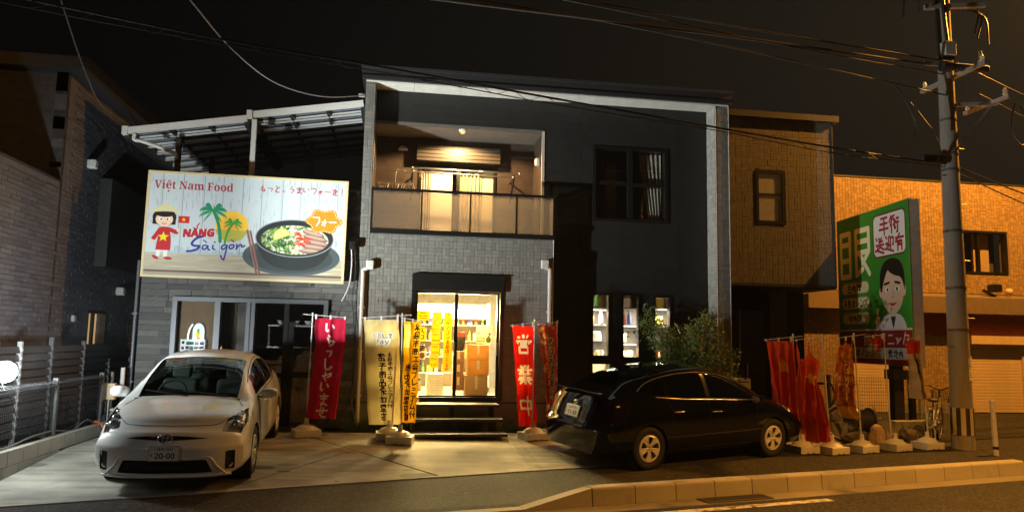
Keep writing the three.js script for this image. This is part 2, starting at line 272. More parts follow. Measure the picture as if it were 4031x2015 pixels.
  for (const side of [1, -1]) {
    const rows = st.map((s) => { const c = ctrl(s); return vs.map((v) => { const [z, y] = sect(c, v); return add(deform(s, y, z * side), s, v, 0); }); });
    for (let i = 0; i + 1 < rows.length; i++) for (let j = 0; j + 1 < vs.length; j++) quad(rows[i][j], rows[i][j + 1], rows[i + 1][j + 1], rows[i + 1][j], side < 0);
    for (const [s, dir] of [[0, 1], [4.46, -1]]) {
      const c = ctrl(s), N = 34, R = 26, g = [];
      for (let a = 0; a <= N; a++) {
        const t = a / N, lo = sect(c, 3.2 * t), up = sect(c, 7 - 3.8 * t), col = [];
        for (let k = 0; k <= R; k++) {
          const q = k / R, z = lo[0] + (up[0] - lo[0]) * q, y = lo[1] + (up[1] - lo[1]) * q, p = deform(s, y, z * side);
          p[0] += dir * 0.05 * Math.sqrt(Math.max(0, Math.sin(Math.PI * q))) * Math.sqrt(Math.max(0, 1 - Math.pow(t, 6)));
          col.push(add(p, s, 7 - 3.8 * t, dir));
        }
        g.push(col);
      }
      for (let a = 0; a < N; a++) for (let k = 0; k < R; k++) quad(g[a][k], g[a][k + 1], g[a + 1][k + 1], g[a + 1][k], (side < 0) !== (dir < 0));
    }
  }
  for (const [a, b, c] of faces) {
    const A = verts[a].p, B = verts[b].p, C = verts[c].p, u = [B[0] - A[0], B[1] - A[1], B[2] - A[2]], w = [C[0] - A[0], C[1] - A[1], C[2] - A[2]];
    const n = [u[1] * w[2] - u[2] * w[1], u[2] * w[0] - u[0] * w[2], u[0] * w[1] - u[1] * w[0]];
    for (const q of [a, b, c]) for (let k = 0; k < 3; k++) verts[q].n[k] += n[k];
  }
  for (const v of verts) { const l = Math.hypot(...v.n) || 1; v.n = v.n.map((q) => q / l); }
  const split = (tris, f) => {
    const out = [], inn = [], mixv = (a, b, t) => { const m = (x, y) => x + (y - x) * t; return { p: a.p.map((q, i) => m(q, b.p[i])), n: a.n.map((q, i) => m(q, b.n[i])), s: m(a.s, b.s), v: m(a.v, b.v), cap: a.cap === b.cap ? a.cap : 0 }; };
    for (const t of tris) {
      const w = t.map(f), neg = w.filter((q) => q < 0).length;
      if (!neg) { out.push(t); continue; } if (neg === 3) { inn.push(t); continue; }
      const A = [], B = [];
      for (let i = 0; i < 3; i++) {
        const a = t[i], b = t[(i + 1) % 3], fa = w[i], fb = w[(i + 1) % 3];
        (fa < 0 ? B : A).push(a);
        if ((fa < 0) !== (fb < 0)) { const m = mixv(a, b, fa / (fa - fb)); A.push(m); B.push(m); }
      }
      for (const [poly_, to] of [[A, out], [B, inn]]) for (let i = 1; i + 1 < poly_.length; i++) to.push([poly_[0], poly_[i], poly_[i + 1]]);
    }
    return [out, inn];
  };
  const geo = (tris, off = 0) => {
    const p = new Float32Array(tris.length * 9), n = new Float32Array(tris.length * 9); let o = 0;
    for (const t of tris) for (const v of t) for (let k = 0; k < 3; k++) { p[o] = v.p[k] + v.n[k] * off; n[o++] = v.n[k]; }
    const g = new THREE.BufferGeometry(); g.setAttribute('position', new THREE.BufferAttribute(p, 3)); g.setAttribute('normal', new THREE.BufferAttribute(n, 3)); return norm(g);
  };
  const convex = (pts, kv = 0.35) => { // distance outside a convex outline in (s, v)
    let area = 0; pts.forEach((a, i) => { const b = pts[(i + 1) % pts.length]; area += a[0] * b[1] - b[0] * a[1]; }); const sg = area > 0 ? 1 : -1;
    return (s, v) => Math.max(...pts.map((a, i) => { const b = pts[(i + 1) % pts.length], ex = b[0] - a[0], ey = (b[1] - a[1]) * kv, l = Math.hypot(ex, ey); return sg * ((s - a[0]) * ey - (v - a[1]) * kv * ex) / l; }));
  };
  const win = [[[1.36, 4.2], [2.38, 4.12], [2.38, 4.88], [1.55, 4.82]], [[2.47, 4.12], [3.2, 4.12], [3.2, 4.84], [2.47, 4.88]], [[3.26, 4.14], [3.55, 4.2], [3.78, 4.52], [3.26, 4.82]]].map((p) => convex(p));
  const shield = (q) => { const lo = 1.02, hi = 2.0; return Math.max(lo - q.s, q.s - hi, (5.13 - q.v) * 0.3); };
  const hatch = (q) => Math.max(3.22 - q.s, q.s - 4.2, (5.2 - q.v) * 0.3);
  const lampP = convex([[0.0, 5.85], [0.3, 5.24], [0.9, 4.8], [0.86, 4.34], [0.36, 3.95], [0.02, 4.35]], 0.3);
  const tailP = convex([[4.05, 4.25], [4.46, 4.4], [4.46, 3.3], [4.36, 3.2]], 0.4);
  let body = faces.map((t) => t.map((i) => verts[i]));
  const take = (f) => { const [o, i] = split(body, f); body = o; return i; };
  const az = (q) => Math.abs(q.p[2]);
  for (const sw of [0.955, 3.655]) take((q) => az(q) < 0.5 || q.cap ? 1 : Math.hypot(-q.p[0] - sw, q.p[1] - 0.315) - 0.352);
  const parts = {
    pillars: [1, -1].map((sd) => take((q) => q.cap || q.p[2] * sd < 0 ? 1 : Math.max(2.385 - q.s, q.s - 2.465, (4.1 - q.v) * 0.3, (q.v - 4.9) * 0.3))),
    windscreen: take((q) => q.cap ? 1 : shield(q)), rear_glass: take((q) => q.cap ? 1 : hatch(q)),
    side: win.flatMap((w) => [1, -1].map((sd) => take((q) => q.cap || q.p[2] * sd < 0 ? 1 : w(q.s, q.v)))),
    lamps: [1, -1].map((sd) => take((q) => q.cap || q.p[2] * sd < 0 ? 1 : lampP(q.s, q.v))),
    tails: [1, -1].map((sd) => take((q) => q.p[2] * sd < 0.45 || q.s < 3.9 ? 1 : q.cap ? Math.max(0.6 - q.p[2] * sd, q.p[1] - 0.985, 0.68 - q.p[1]) : tailP(q.s, q.v))),
    tail_window: take((q) => q.cap !== -1 ? 1 : Math.max(0.9 - q.p[1], q.p[1] - 1.03, az(q) - 0.57)),
    slot: take((q) => q.cap !== 1 ? 1 : Math.max(0.6 + 0.05 * az(q) - q.p[1], q.p[1] - 0.655 + 0.035 * Math.pow(az(q) / 0.48, 2), az(q) - 0.47)),
    mouth: take((q) => q.cap !== 1 ? 1 : Math.max(0.235 - q.p[1], q.p[1] - 0.39, az(q) - 0.45 - 0.45 * (0.39 - q.p[1]))),
    fogs: [1, -1].map((sd) => take((q) => q.p[2] * sd < 0 || q.s > 0.5 ? 1 : Math.max(0.255 - q.p[1], q.p[1] - 0.475, 0.645 - az(q), az(q) - 0.745))),
  };
  return { P, parts, body, geo, split, normalAt: (s, v, sd) => { const a = V(...P(s, v, sd)), b = V(...P(s + 0.01, v, sd)), c = V(...P(s, v + 0.02, sd)); const n = c.sub(a).cross(b.sub(a)); n.normalize(); if (n.dot(V(0, a.y - 0.6, a.z)) < 0) n.negate(); return n; } };
})();
const carGlass = mat({ physical: true, c: [0.3, 0.35, 0.325], transmission: 1, thickness: 0, roughness: 0.01, ior: 1.5 });
const carGlassDark = mat({ physical: true, c: [0.12, 0.13, 0.12], transmission: 1, thickness: 0, roughness: 0.01, ior: 1.5 });
function wheelParts(parent, x, z, turn) {
  const w = new THREE.Group(); w.name = 'wheel'; w.position.set(x, 0.315, z); w.rotation.y = (z > 0 ? 0 : Math.PI) + turn; parent.add(w);
  const axis = (g) => g.rotateX(Math.PI / 2);
  part('tyre', axis(lathe([[0.2, -0.09], [0.24, -0.1], [0.285, -0.1], [0.308, -0.085], [0.315, -0.06], [0.312, -0.03], [0.315, 0], [0.312, 0.03], [0.315, 0.06], [0.308, 0.085], [0.285, 0.1], [0.24, 0.1], [0.205, 0.088], [0.2, 0.07], [0.2, -0.09]], 48)), mt.rubber, w);
  const s = new THREE.Shape(); s.absarc(0, 0, 0.2, 0, Math.PI * 2, false);
  for (let k = 0; k < 5; k++) {
    const a = k * Math.PI * 0.4 + 0.3, pt = (r, d) => [Math.cos(a + d) * r, Math.sin(a + d) * r], h = new THREE.Path();
    h.moveTo(...pt(0.05, -0.16)); h.quadraticCurveTo(...pt(0.12, -0.42), ...pt(0.172, -0.36)); h.quadraticCurveTo(...pt(0.183, -0.1), ...pt(0.172, 0.2)); h.quadraticCurveTo(...pt(0.14, 0.36), ...pt(0.05, 0.2)); h.closePath(); s.holes.push(h);
  }
  const g = new THREE.ExtrudeGeometry(s, { depth: 0.012, bevelEnabled: true, bevelSize: 0.004, bevelThickness: 0.006, bevelSegments: 2, curveSegments: 14 });
  const p = g.attributes.position; for (let i = 0; i < p.count; i++) { const r = Math.hypot(p.getX(i), p.getY(i)); p.setZ(i, p.getZ(i) + 0.055 + 0.03 * Math.min(1, r / 0.12) - 0.9 * Math.max(0, r - 0.17) * Math.max(0, r - 0.17) * 10); } g.computeVertexNormals();
  const rim = part('rim', [norm(g), axis(lathe([[0.2, -0.08], [0.19, 0.0], [0.2, 0.07]], 40))], mt.rim, w);
  part('wheel_hub', [axis(new THREE.CylinderGeometry(0.028, 0.03, 0.03, 20)).translate(0, 0, 0.075)], mt.steel, rim);
  part('brake_disc', [axis(new THREE.CylinderGeometry(0.13, 0.13, 0.02, 32)), axis(new THREE.CylinderGeometry(0.19, 0.19, 0.02, 32)).translate(0, 0, -0.05)], mt.blackMatte, w);
}
mt.rim = mat({ c: [0.8, 0.79, 0.76], roughness: 0.4, metalness: 0.25 });
function plateTex(area, num, kana, kind) {
  return canvasTex(330, 165, (c) => {
    c.fillStyle = '#e9e9e2'; c.fillRect(0, 0, 330, 165); c.strokeStyle = '#8a8f86'; c.lineWidth = 5; c.strokeRect(4, 4, 322, 157); c.fillStyle = '#16281c';
    write(c, area, 92, 14, 38, { color: '#16281c', w: 0.09 }); c.font = 'bold 42px sans-serif'; c.fillText(kind, 182, 48); write(c, kana, 12, 82, 44, { color: '#16281c', w: 0.12 }); c.font = 'bold 88px sans-serif'; c.fillText(num, 66, 140);
    c.beginPath(); c.arc(70, 34, 7, 0, 7); c.arc(262, 34, 7, 0, 7); c.fill();
  });
}
function emblem(parent, x, y, tilt, s = 1, rear) {
  const el = (rx, ry, cy, w) => { const q = []; for (let i = 0; i < 28; i++) { const a = i / 28 * Math.PI * 2; q.push([0, cy + Math.sin(a) * ry, Math.cos(a) * rx]); } return tube(q, w, 56, 6, true); };
  const e = new THREE.Group(); e.name = 'emblem'; e.position.set(x, y, 0); e.rotation.z = tilt; e.scale.setScalar(s); parent.add(e);
  part('emblem_back', new THREE.CylinderGeometry(1, 1, 0.01, 32).rotateZ(Math.PI / 2).scale(1, 0.046, 0.068), mt.darkPlastic, e);
  part('emblem_rings', [el(0.066, 0.045, 0, 0.006), el(0.024, 0.041, 0, 0.005), el(0.046, 0.017, 0.022, 0.005)].map((g) => g.translate(rear ? -0.007 : 0.007, 0, 0)), mt.chrome, e);
}
function makeCar(t, o) {
  const { P, parts: R, body, geo } = CAR;
  part('body', geo(body), o.paint, t);
  part('inner_trim', geo(CAR.split(body, (q) => 0.72 - q.p[1])[1], -0.03), o.trim, t);
  part('windscreen', geo(R.windscreen, -0.004), o.glass, t); part('rear_glass', geo(R.rear_glass, -0.004), o.glass2, t); part('tail_window', geo(R.tail_window, -0.003), o.glass2, t);
  R.side.forEach((g) => part('side_window', geo(g, -0.005), o.glass3 ?? o.glass, t));
  R.pillars.forEach((g) => part('pillar_trim', geo(g, -0.002), mt.satin, t));
  part('grille_surround', [tube([[-0.1, 0.21, -0.66], [-0.045, 0.32, -0.55], [-0.02, 0.405, -0.49], [0.028, 0.41, -0.25], [0.045, 0.41, 0], [0.028, 0.41, 0.25], [-0.02, 0.405, 0.49], [-0.045, 0.32, 0.55], [-0.1, 0.21, 0.66]], 0.016, 80, 8)], o.paint, t);
  part('bumper_lip', tube([...Array(19)].map((_, k) => { const z = -0.7 + k * 0.0778; return [-0.32 * Math.pow(Math.abs(z) / 0.87, 2.8) - 0.012, 0, z]; }), 0.04, 80, 8).scale(1, 0.45, 1).translate(0, 0.195, 0), o.paint, t);
  R.lamps.forEach((g, i) => {
    const sd = i ? -1 : 1, h = part('headlight', geo(g, 0), mt.lens, t);
    part('lamp_bowl', geo(g, -0.05), mt.bowl, h);
    for (const [s, v, r, d] of [[0.2, 4.75, 0.062, 0.045], [0.42, 4.65, 0.05, 0.04], [0.2, 4.35, 0.035, 0.03], [0.6, 4.6, 0.03, 0.02]]) {
      const p = V(...P(s, v, sd)).addScaledVector(CAR.normalAt(s, v, sd), -d);
      part('lamp_projector', new THREE.SphereGeometry(r, 20, 14).translate(p.x, p.y, p.z), mt.chrome, h);
    }
  });
  R.tails.forEach((g) => { const h = part('tail_light', geo(g, 0), mt.tailLens, t); part('lamp_bowl', geo(g, -0.03), mt.tailBowl, h); });
  part('grille_slot', geo(R.slot, -0.03), mt.blackMatte, t); part('grille', [geo(R.mouth, -0.04)], mt.blackMatte, t);
  { const n = []; for (let k = 0; k < 4; k++) n.push(tube([[-0.09, 0.265 + k * 0.03, -0.42], [-0.0, 0.265 + k * 0.03, 0], [-0.09, 0.265 + k * 0.03, 0.42]], 0.004, 20, 5)); part('grille_bar', n, mt.darkPlastic, t); }
  R.fogs.forEach((g, i) => { const sd = i ? -1 : 1, f = part('fog_lamp_recess', geo(g, -0.02), mt.darkPlastic, t); const p = P(0, 4, sd); part('fog_lamp', [new THREE.CylinderGeometry(0.036, 0.036, 0.02, 20).rotateZ(Math.PI / 2).rotateY(-sd * 0.5).translate(-0.17, 0.31, sd * 0.69)], mt.chrome, f); });
  // seams: bonnet edge, doors, hatch, bumper joints
  const line = (pts, sd, r = 0.0035) => tube(pts.map(([s, v]) => { const n = CAR.normalAt(s, v, sd), p = P(s, v, sd); return [p[0] + n.x * 0.0005, p[1] + n.y * 0.0005, p[2] + n.z * 0.0005]; }), r, 60, 5);
  const seams = [];
  for (const sd of [1, -1]) {
    seams.push(line([[1.38, 4.05], [1.36, 3.6], [1.38, 3.0], [1.44, 2.4], [1.52, 2.05]], sd), line([[2.42, 4.95], [2.43, 4.1], [2.42, 3.2], [2.44, 2.05]], sd), line([[3.22, 4.95], [3.26, 4.3], [3.28, 4.0], [3.2, 3.6], [3.24, 3.1]], sd));
    seams.push(line([[1.54, 2.06], [2.4, 2.04], [3.05, 2.06], [3.15, 2.3]], sd), line([[0.8, 4.72], [0.95, 5.02], [1.0, 5.3]], sd), line([[0.3, 5.24], [0.14, 5.6], [0.1, 6.2], [0.09, 7]], sd, 0.004));
    seams.push(line([[0.76, 4.25], [0.72, 3.9], [0.66, 3.4]], sd), line([[4.06, 4.2], [4.2, 3.7], [4.24, 3.15], [4.05, 2.9]], sd));
  }
  part('panel_seam', seams, mt.blackMatte, t);
  const belt = []; for (const sd of [1, -1]) belt.push(line([[1.36, 4.12], [2.0, 4.06], [3.0, 4.06], [3.5, 4.12]], sd, 0.009)); part('belt_trim', belt, o.beltMat, t); part('window_trim', [1, -1].map((sd) => line([[1.42, 4.82], [1.8, 4.93], [2.4, 4.96], [3.2, 4.93], [3.6, 4.78], [3.84, 4.5]], sd, 0.008)), o.trimMat ?? mt.satin, t);
  for (const sd of [1, -1]) {
    const m = new THREE.SphereGeometry(1, 24, 16); { const p = m.attributes.position; for (let i = 0; i < p.count; i++) { let x = p.getX(i), y = p.getY(i), z = p.getZ(i); if (x < -0.45) x = -0.45 - (x + 0.45) * 0.05; p.setXYZ(i, x * 0.1, Math.sign(y) * Math.pow(Math.abs(y), 0.75) * 0.075, z * 0.115); } m.computeVertexNormals(); }
    const mirror = part('door_mirror', [norm(m).translate(-1.48, 0.985, sd * 0.955), rb(0.07, 0.04, 0.12, 0.015, -1.47, 0.935, sd * 0.87)], o.paint, t);
    part('mirror_glass', new THREE.CircleGeometry(1, 24).scale(0.09, 0.06, 1).rotateY(-Math.PI / 2).translate(-1.53, 0.985, sd * 0.955), mt.chrome, mirror);
    for (const s of [2.28, 3.08]) { const p = P(s, 3.62, sd); part('door_handle', [tube([[-s - 0.1, p[1], p[2] + sd * 0.005], [-s - 0.06, p[1] + 0.004, p[2] + sd * 0.032], [-s + 0.06, p[1] + 0.004, p[2] + sd * 0.034], [-s + 0.1, p[1], p[2] + sd * 0.006]], 0.013, 20, 8)], o.handle, t); }
    for (const sw of [0.955, 3.655]) part('wheel_well', new THREE.CylinderGeometry(0.352, 0.352, 0.36, 40, 1, true).rotateX(Math.PI / 2).translate(-sw, 0.315, sd * 0.68), mt.blackMatte, t);
    wheelParts(t, -0.955, sd * 0.765, o.steer ?? 0); wheelParts(t, -3.655, sd * 0.765, 0);
  }
  part('under_tray', [bx(3.9, 0.02, 1.2, -2.25, 0.2, 0), bx(0.7, 0.5, 0.02, -0.955, 0.45, 0.5), bx(0.7, 0.5, 0.02, -0.955, 0.45, -0.5), bx(0.7, 0.5, 0.02, -3.655, 0.45, 0.5), bx(0.7, 0.5, 0.02, -3.655, 0.45, -0.5)], mt.blackMatte, t);
  // cabin
  part('dashboard', [rb(0.55, 0.2, 1.36, 0.08, -1.42, 0.86, 0), rb(0.5, 0.04, 1.3, 0.02, -1.24, 0.945, 0)], mt.darkPlastic, t);
  const wheel = part('steering_wheel', new THREE.TorusGeometry(0.18, 0.016, 10, 36).rotateY(Math.PI / 2).rotateZ(0.4).translate(-1.78, 0.93, o.wheelSide * 0.37), o.steerMat ?? mt.darkPlastic, t);
  part('wheel_boss', rb(0.05, 0.12, 0.3, 0.02, -1.77, 0.92, o.wheelSide * 0.37), mt.darkPlastic, wheel);
  for (const z of [-0.37, 0.37]) for (const x of [-2.25, -3.05]) {
    const st = part('seat', [rb(0.16, 0.62, 0.5, 0.07).rotateZ(0.22).translate(x, 0.78, z), rb(0.5, 0.16, 0.5, 0.06, x + 0.25, 0.48, z)], mt.seat, t);
    part('headrest', [rb(0.11, 0.2, 0.27, 0.05).rotateZ(0.15).translate(x - 0.09, 1.19, z), rod([x - 0.08, 1.02, z - 0.06], [x - 0.09, 1.12, z - 0.06], 0.008), rod([x - 0.08, 1.02, z + 0.06], [x - 0.09, 1.12, z + 0.06], 0.008)], mt.seat, st);
  }
  part('rear_view_mirror', rb(0.03, 0.06, 0.22, 0.015, -1.86, 1.27, 0), mt.darkPlastic, t);
  part('wiper', tube([[-1.02, 1.0, -0.5], [-1.12, 1.045, 0.1]], 0.008, 8, 5), mt.rubber, t); part('wiper', tube([[-1.0, 0.99, 0.0], [-1.13, 1.05, 0.55]], 0.008, 8, 5), mt.rubber, t);
  // plates and emblems
  const plate = (x, y, tilt, tex, turn) => {
    const g = new THREE.Group(); g.name = 'number_plate'; g.position.set(x, y, 0); g.rotation.order = 'YXZ'; g.rotation.y = turn; g.rotation.x = tilt; t.add(g);
    part('plate_frame', rb(0.345, 0.18, 0.012, 0.006), mt.steel, g); part('plate_print', new THREE.PlaneGeometry(0.33, 0.165).translate(0, 0, 0.0075), mat({ map: tex, roughness: 0.5 }), g);
  };
  plate(0.075, 0.475, -0.05, o.front, Math.PI / 2); plate(-4.472, 0.775, -0.3, o.rear, -Math.PI / 2);
  emblem(t, 0.045, 0.635, 0.3, 1.15); emblem(t, -4.412, 0.9, -0.4, 0.85, true);
  part('plate_garnish', [tube([[-4.36, 0.87, -0.52], [-4.43, 0.872, 0], [-4.36, 0.87, 0.52]].map((p) => [p[0] + 0.02, p[1], p[2]]), 0.006, 20, 6)], mt.chrome, t);
  part('rear_spoiler', [(() => { const q = []; for (let k = 0; k <= 12; k++) { const z = -0.6 + k * 0.1, p = P(4.44, 7 - Math.min(1.95, Math.abs(z) * 3.2), Math.sign(z) || 1); q.push([0, z, -0.05 * Math.pow(z / 0.6, 2)]); } return tube(q.map((a) => [0, 0, a[1]]), 0.05, 30, 10).scale(1, 0.32, 1).rotateZ(-0.12).translate(-4.36, 1.085, 0); })()], o.paint, t);
  part('rear_bumper_lip', [(() => { const q = []; for (let k = 0; k <= 14; k++) { const z = -0.77 + k * 0.11; q.push([-4.5 + 0.17 * Math.pow(Math.abs(z) / 0.87, 3), 0.3, z]); } return tube(q, 0.03, 40, 8); })()], mt.darkPlastic, t);
  part('roof_antenna', new THREE.ConeGeometry(0.03, 0.06, 12).scale(2, 1, 0.6).translate(-3.15, 1.48, 0), o.paint, t);
}
mt.satin = mat({ c: [0.04, 0.04, 0.042], roughness: 0.32 });
mt.lens = mat({ physical: true, c: [0.95, 0.96, 0.97], transmission: 1, thickness: 0, roughness: 0.02 });
mt.bowl = mat({ c: [0.5, 0.51, 0.52], roughness: 0.4, metalness: 0.15 });
mt.tailLens = mat({ physical: true, c: [0.08, 0.014, 0.012], transmission: 0.9, thickness: 0, roughness: 0.04 });
mt.tailBowl = mat({ c: [0.025, 0.012, 0.011], roughness: 0.3, metalness: 0.5 });
mt.seat = mat({ c: [0.16, 0.17, 0.16], map: tGrain, roughness: 0.85 });
function stand(t, x, z, heading) { // wheels on the sloping lot
  const f = V(Math.cos(heading), 0, -Math.sin(heading)), r = V(Math.sin(heading), 0, Math.cos(heading)), h = (a, b) => G0(x + f.x * a + r.x * b, z + f.z * a + r.z * b);
  const yf = (h(-0.955, 0.75) + h(-0.955, -0.75)) / 2, yr = (h(-3.655, 0.75) + h(-3.655, -0.75)) / 2, yR = (h(-0.955, 0.75) + h(-3.655, 0.75)) / 2, yL = (h(-0.955, -0.75) + h(-3.655, -0.75)) / 2;
  f.y = (yf - yr) / 2.7; r.y = (yR - yL) / 1.5; f.normalize(); const u = r.clone().cross(f).normalize(); r.copy(f).cross(u);
  t.quaternion.setFromRotationMatrix(new THREE.Matrix4().makeBasis(f, u, r)); t.position.set(x, yf + 0.955 * f.y + 0.002, z);
}
const whiteCar = { paint: mat({ physical: true, c: [0.72, 0.73, 0.72], roughness: 0.35, clearcoat: 1, clearcoatRoughness: 0.06 }), trim: mat({ c: [0.08, 0.08, 0.078], roughness: 0.9 }), glass: carGlass, glass2: carGlassDark, beltMat: mt.darkPlastic, handle: null, wheelSide: 1 };
whiteCar.handle = whiteCar.paint; whiteCar.front = plateTex('福岡', '20-00', 'そ', '325'); whiteCar.rear = whiteCar.front; whiteCar.steerMat = mt.seat;
const blackCar = { paint: mat({ physical: true, c: [0.003, 0.003, 0.0032], roughness: 0.04, specularIntensity: 1 }), trim: mat({ c: [0.05, 0.05, 0.05], roughness: 0.9 }), glass: carGlassDark, glass2: carGlassDark, beltMat: mt.chrome, handle: mt.chrome, wheelSide: 1, trimMat: mat({ c: [0.16, 0.155, 0.15], roughness: 0.3, metalness: 0.3 }) };
blackCar.front = plateTex('福岡', '11-88', 'ふ', '373'); blackCar.rear = blackCar.front;
{
  const t = thing('parked_car', 'white hatchback with its nose to the road, plate 20-00', 'car', [0, 0, 0], 0, 'cars parked on the shop forecourt'); makeCar(t, whiteCar); stand(t, -1.88, 4.75, -Math.PI / 2 + 0.04);
  const u = thing('parked_car', 'black hatchback parked tail-on before the strip windows, plate 11-88', 'car', [0, 0, 0], 0, 'cars parked on the shop forecourt'); makeCar(u, blackCar); stand(u, 7.55, 1.1, 0.385);
}
// ------------------------------------------------------------------ ground
const NRM = [0.26, 0.966], ALONG = [0.966, -0.26];
const st2 = (s, t) => [NRM[0] * s + ALONG[0] * t, NRM[1] * s + ALONG[1] * t];
const sOf = (p) => p[0] * 0.26 + p[1] * 0.966;
function clipHalf(pts, f) { // keeps f >= 0
  const out = [];
  pts.forEach((a, i) => { const b = pts[(i + 1) % pts.length], fa = f(a), fb = f(b); if (fa >= 0) out.push(a); if ((fa < 0) !== (fb < 0)) { const t = fa / (fa - fb); out.push([a[0] + (b[0] - a[0]) * t, a[1] + (b[1] - a[1]) * t]); } });
  return out;
}
function slab(pts, dy = 0, thick = 0.05) { // a convex slab in plan that follows the fall of the lot
  const pos = [], pieces = [clipHalf(pts, (p) => 1.2 - sOf(p)), clipHalf(pts, (p) => sOf(p) - 1.2)].filter((p) => p.length > 2);
  for (let p of pieces) {
    let ar = 0; p.forEach((a, i) => { const b = p[(i + 1) % p.length]; ar += a[0] * b[1] - b[0] * a[1]; }); if (ar > 0) p = p.reverse();
    const h = (q) => [q[0], G0(...q) + dy, q[1]], l = (q) => [q[0], G0(...q) + dy - thick, q[1]];
    for (let i = 1; i + 1 < p.length; i++) pos.push(...h(p[0]), ...h(p[i]), ...h(p[i + 1]));
    p.forEach((a, i) => { const b = p[(i + 1) % p.length]; pos.push(...h(b), ...h(a), ...l(a), ...h(b), ...l(a), ...l(b)); });
  }
  const g = new THREE.BufferGeometry(); g.setAttribute('position', new THREE.BufferAttribute(new Float32Array(pos), 3)); g.computeVertexNormals();
  const n = g.attributes.normal; if (n.getY(0) < 0) { const a = g.attributes.position; for (let i = 0; i < a.count; i += 3) { const x = a.getX(i), y = a.getY(i), z = a.getZ(i); a.setXYZ(i, a.getX(i + 1), a.getY(i + 1), a.getZ(i + 1)); a.setXYZ(i + 1, x, y, z); } g.computeVertexNormals(); }
  return metric(g);
}
const quadS = (s0, s1, t0, t1) => [st2(s0, t0), st2(s1, t0), st2(s1, t1), st2(s0, t1)];
const EDGE = (x) => [x, 5.17 - 0.3016 * (x + 3.39)];        // where the concrete meets the pavement
struct('ground', bb(-150, 150, -0.6, -0.345, -150, 150), mt.asphalt);
struct('road', bb(-60, 60, -0.4, -0.312, 0, 12).rotateY(0.263).translate(1.4, 0, 5.3), mt.road);
struct('sidewalk', slab([[-14, 8.36 + 0.02], [-14, 9.6], [2.25, 5.36], [13, 2.9], [15, 1.5], [EDGE(15)[0], EDGE(15)[1]]], 0, 0.3), mt.asphalt);
struct('lot', [slab([[4.62, -12], [30, -12], [30, -5.0], EDGE(14.9), EDGE(4.62)], -0.004, 0.3), slab([[-12, -12], [4.6, -12], EDGE(4.6), EDGE(-12)], -0.045, 0.3)], mt.asphalt);
const apron = new THREE.Group(); apron.name = 'forecourt'; apron.userData.kind = 'structure'; scene.add(apron);
{
  const E = EDGE, cut = (pts, d = 0.0095) => { const c = pts.reduce((a, p) => [a[0] + p[0] / pts.length, a[1] + p[1] / pts.length], [0, 0]); let q = pts; pts.forEach((a, i) => { const b = pts[(i + 1) % pts.length], L = Math.hypot(b[0] - a[0], b[1] - a[1]); let nx = -(b[1] - a[1]) / L, ny = (b[0] - a[0]) / L; if ((c[0] - a[0]) * nx + (c[1] - a[1]) * ny < 0) { nx = -nx; ny = -ny; } q = clipHalf(q, (p) => (p[0] - a[0]) * nx + (p[1] - a[1]) * ny - d); }); return q; };
  for (const p of [
    [[-3.9, 0.55], [-1.15, 0.55], [0.146, 2.18], E(-1.31), E(-3.9)], [[0.146, 2.18], E(1.36), E(-1.31)], [[-1.15, 0.55], [2.75, 0.55], E(3.62), E(1.36), [0.146, 2.18]], [[2.75, 0.55], [4.6, 0.55], E(4.6), E(3.62)],
    [[6.6, -0.4], [9.75, -0.4], [9.75, 1.1], [6.6, 1.5]]]) struct('concrete_slab', slab(cut(p), 0, 0.045), mt.conc, apron);
  for (let k = 0; k < 9; k++) { const a = E(-5.0 + k * 1.1), b = E(-5.0 + (k + 1) * 1.1 - 0.008), w = 0.075; struct('edge_stone', slab([[a[0], a[1] + 0.012], [b[0], b[1] + 0.012], [b[0], b[1] + w], [a[0], a[1] + w]], 0.012, 0.06), mt.kerb, apron); }
}
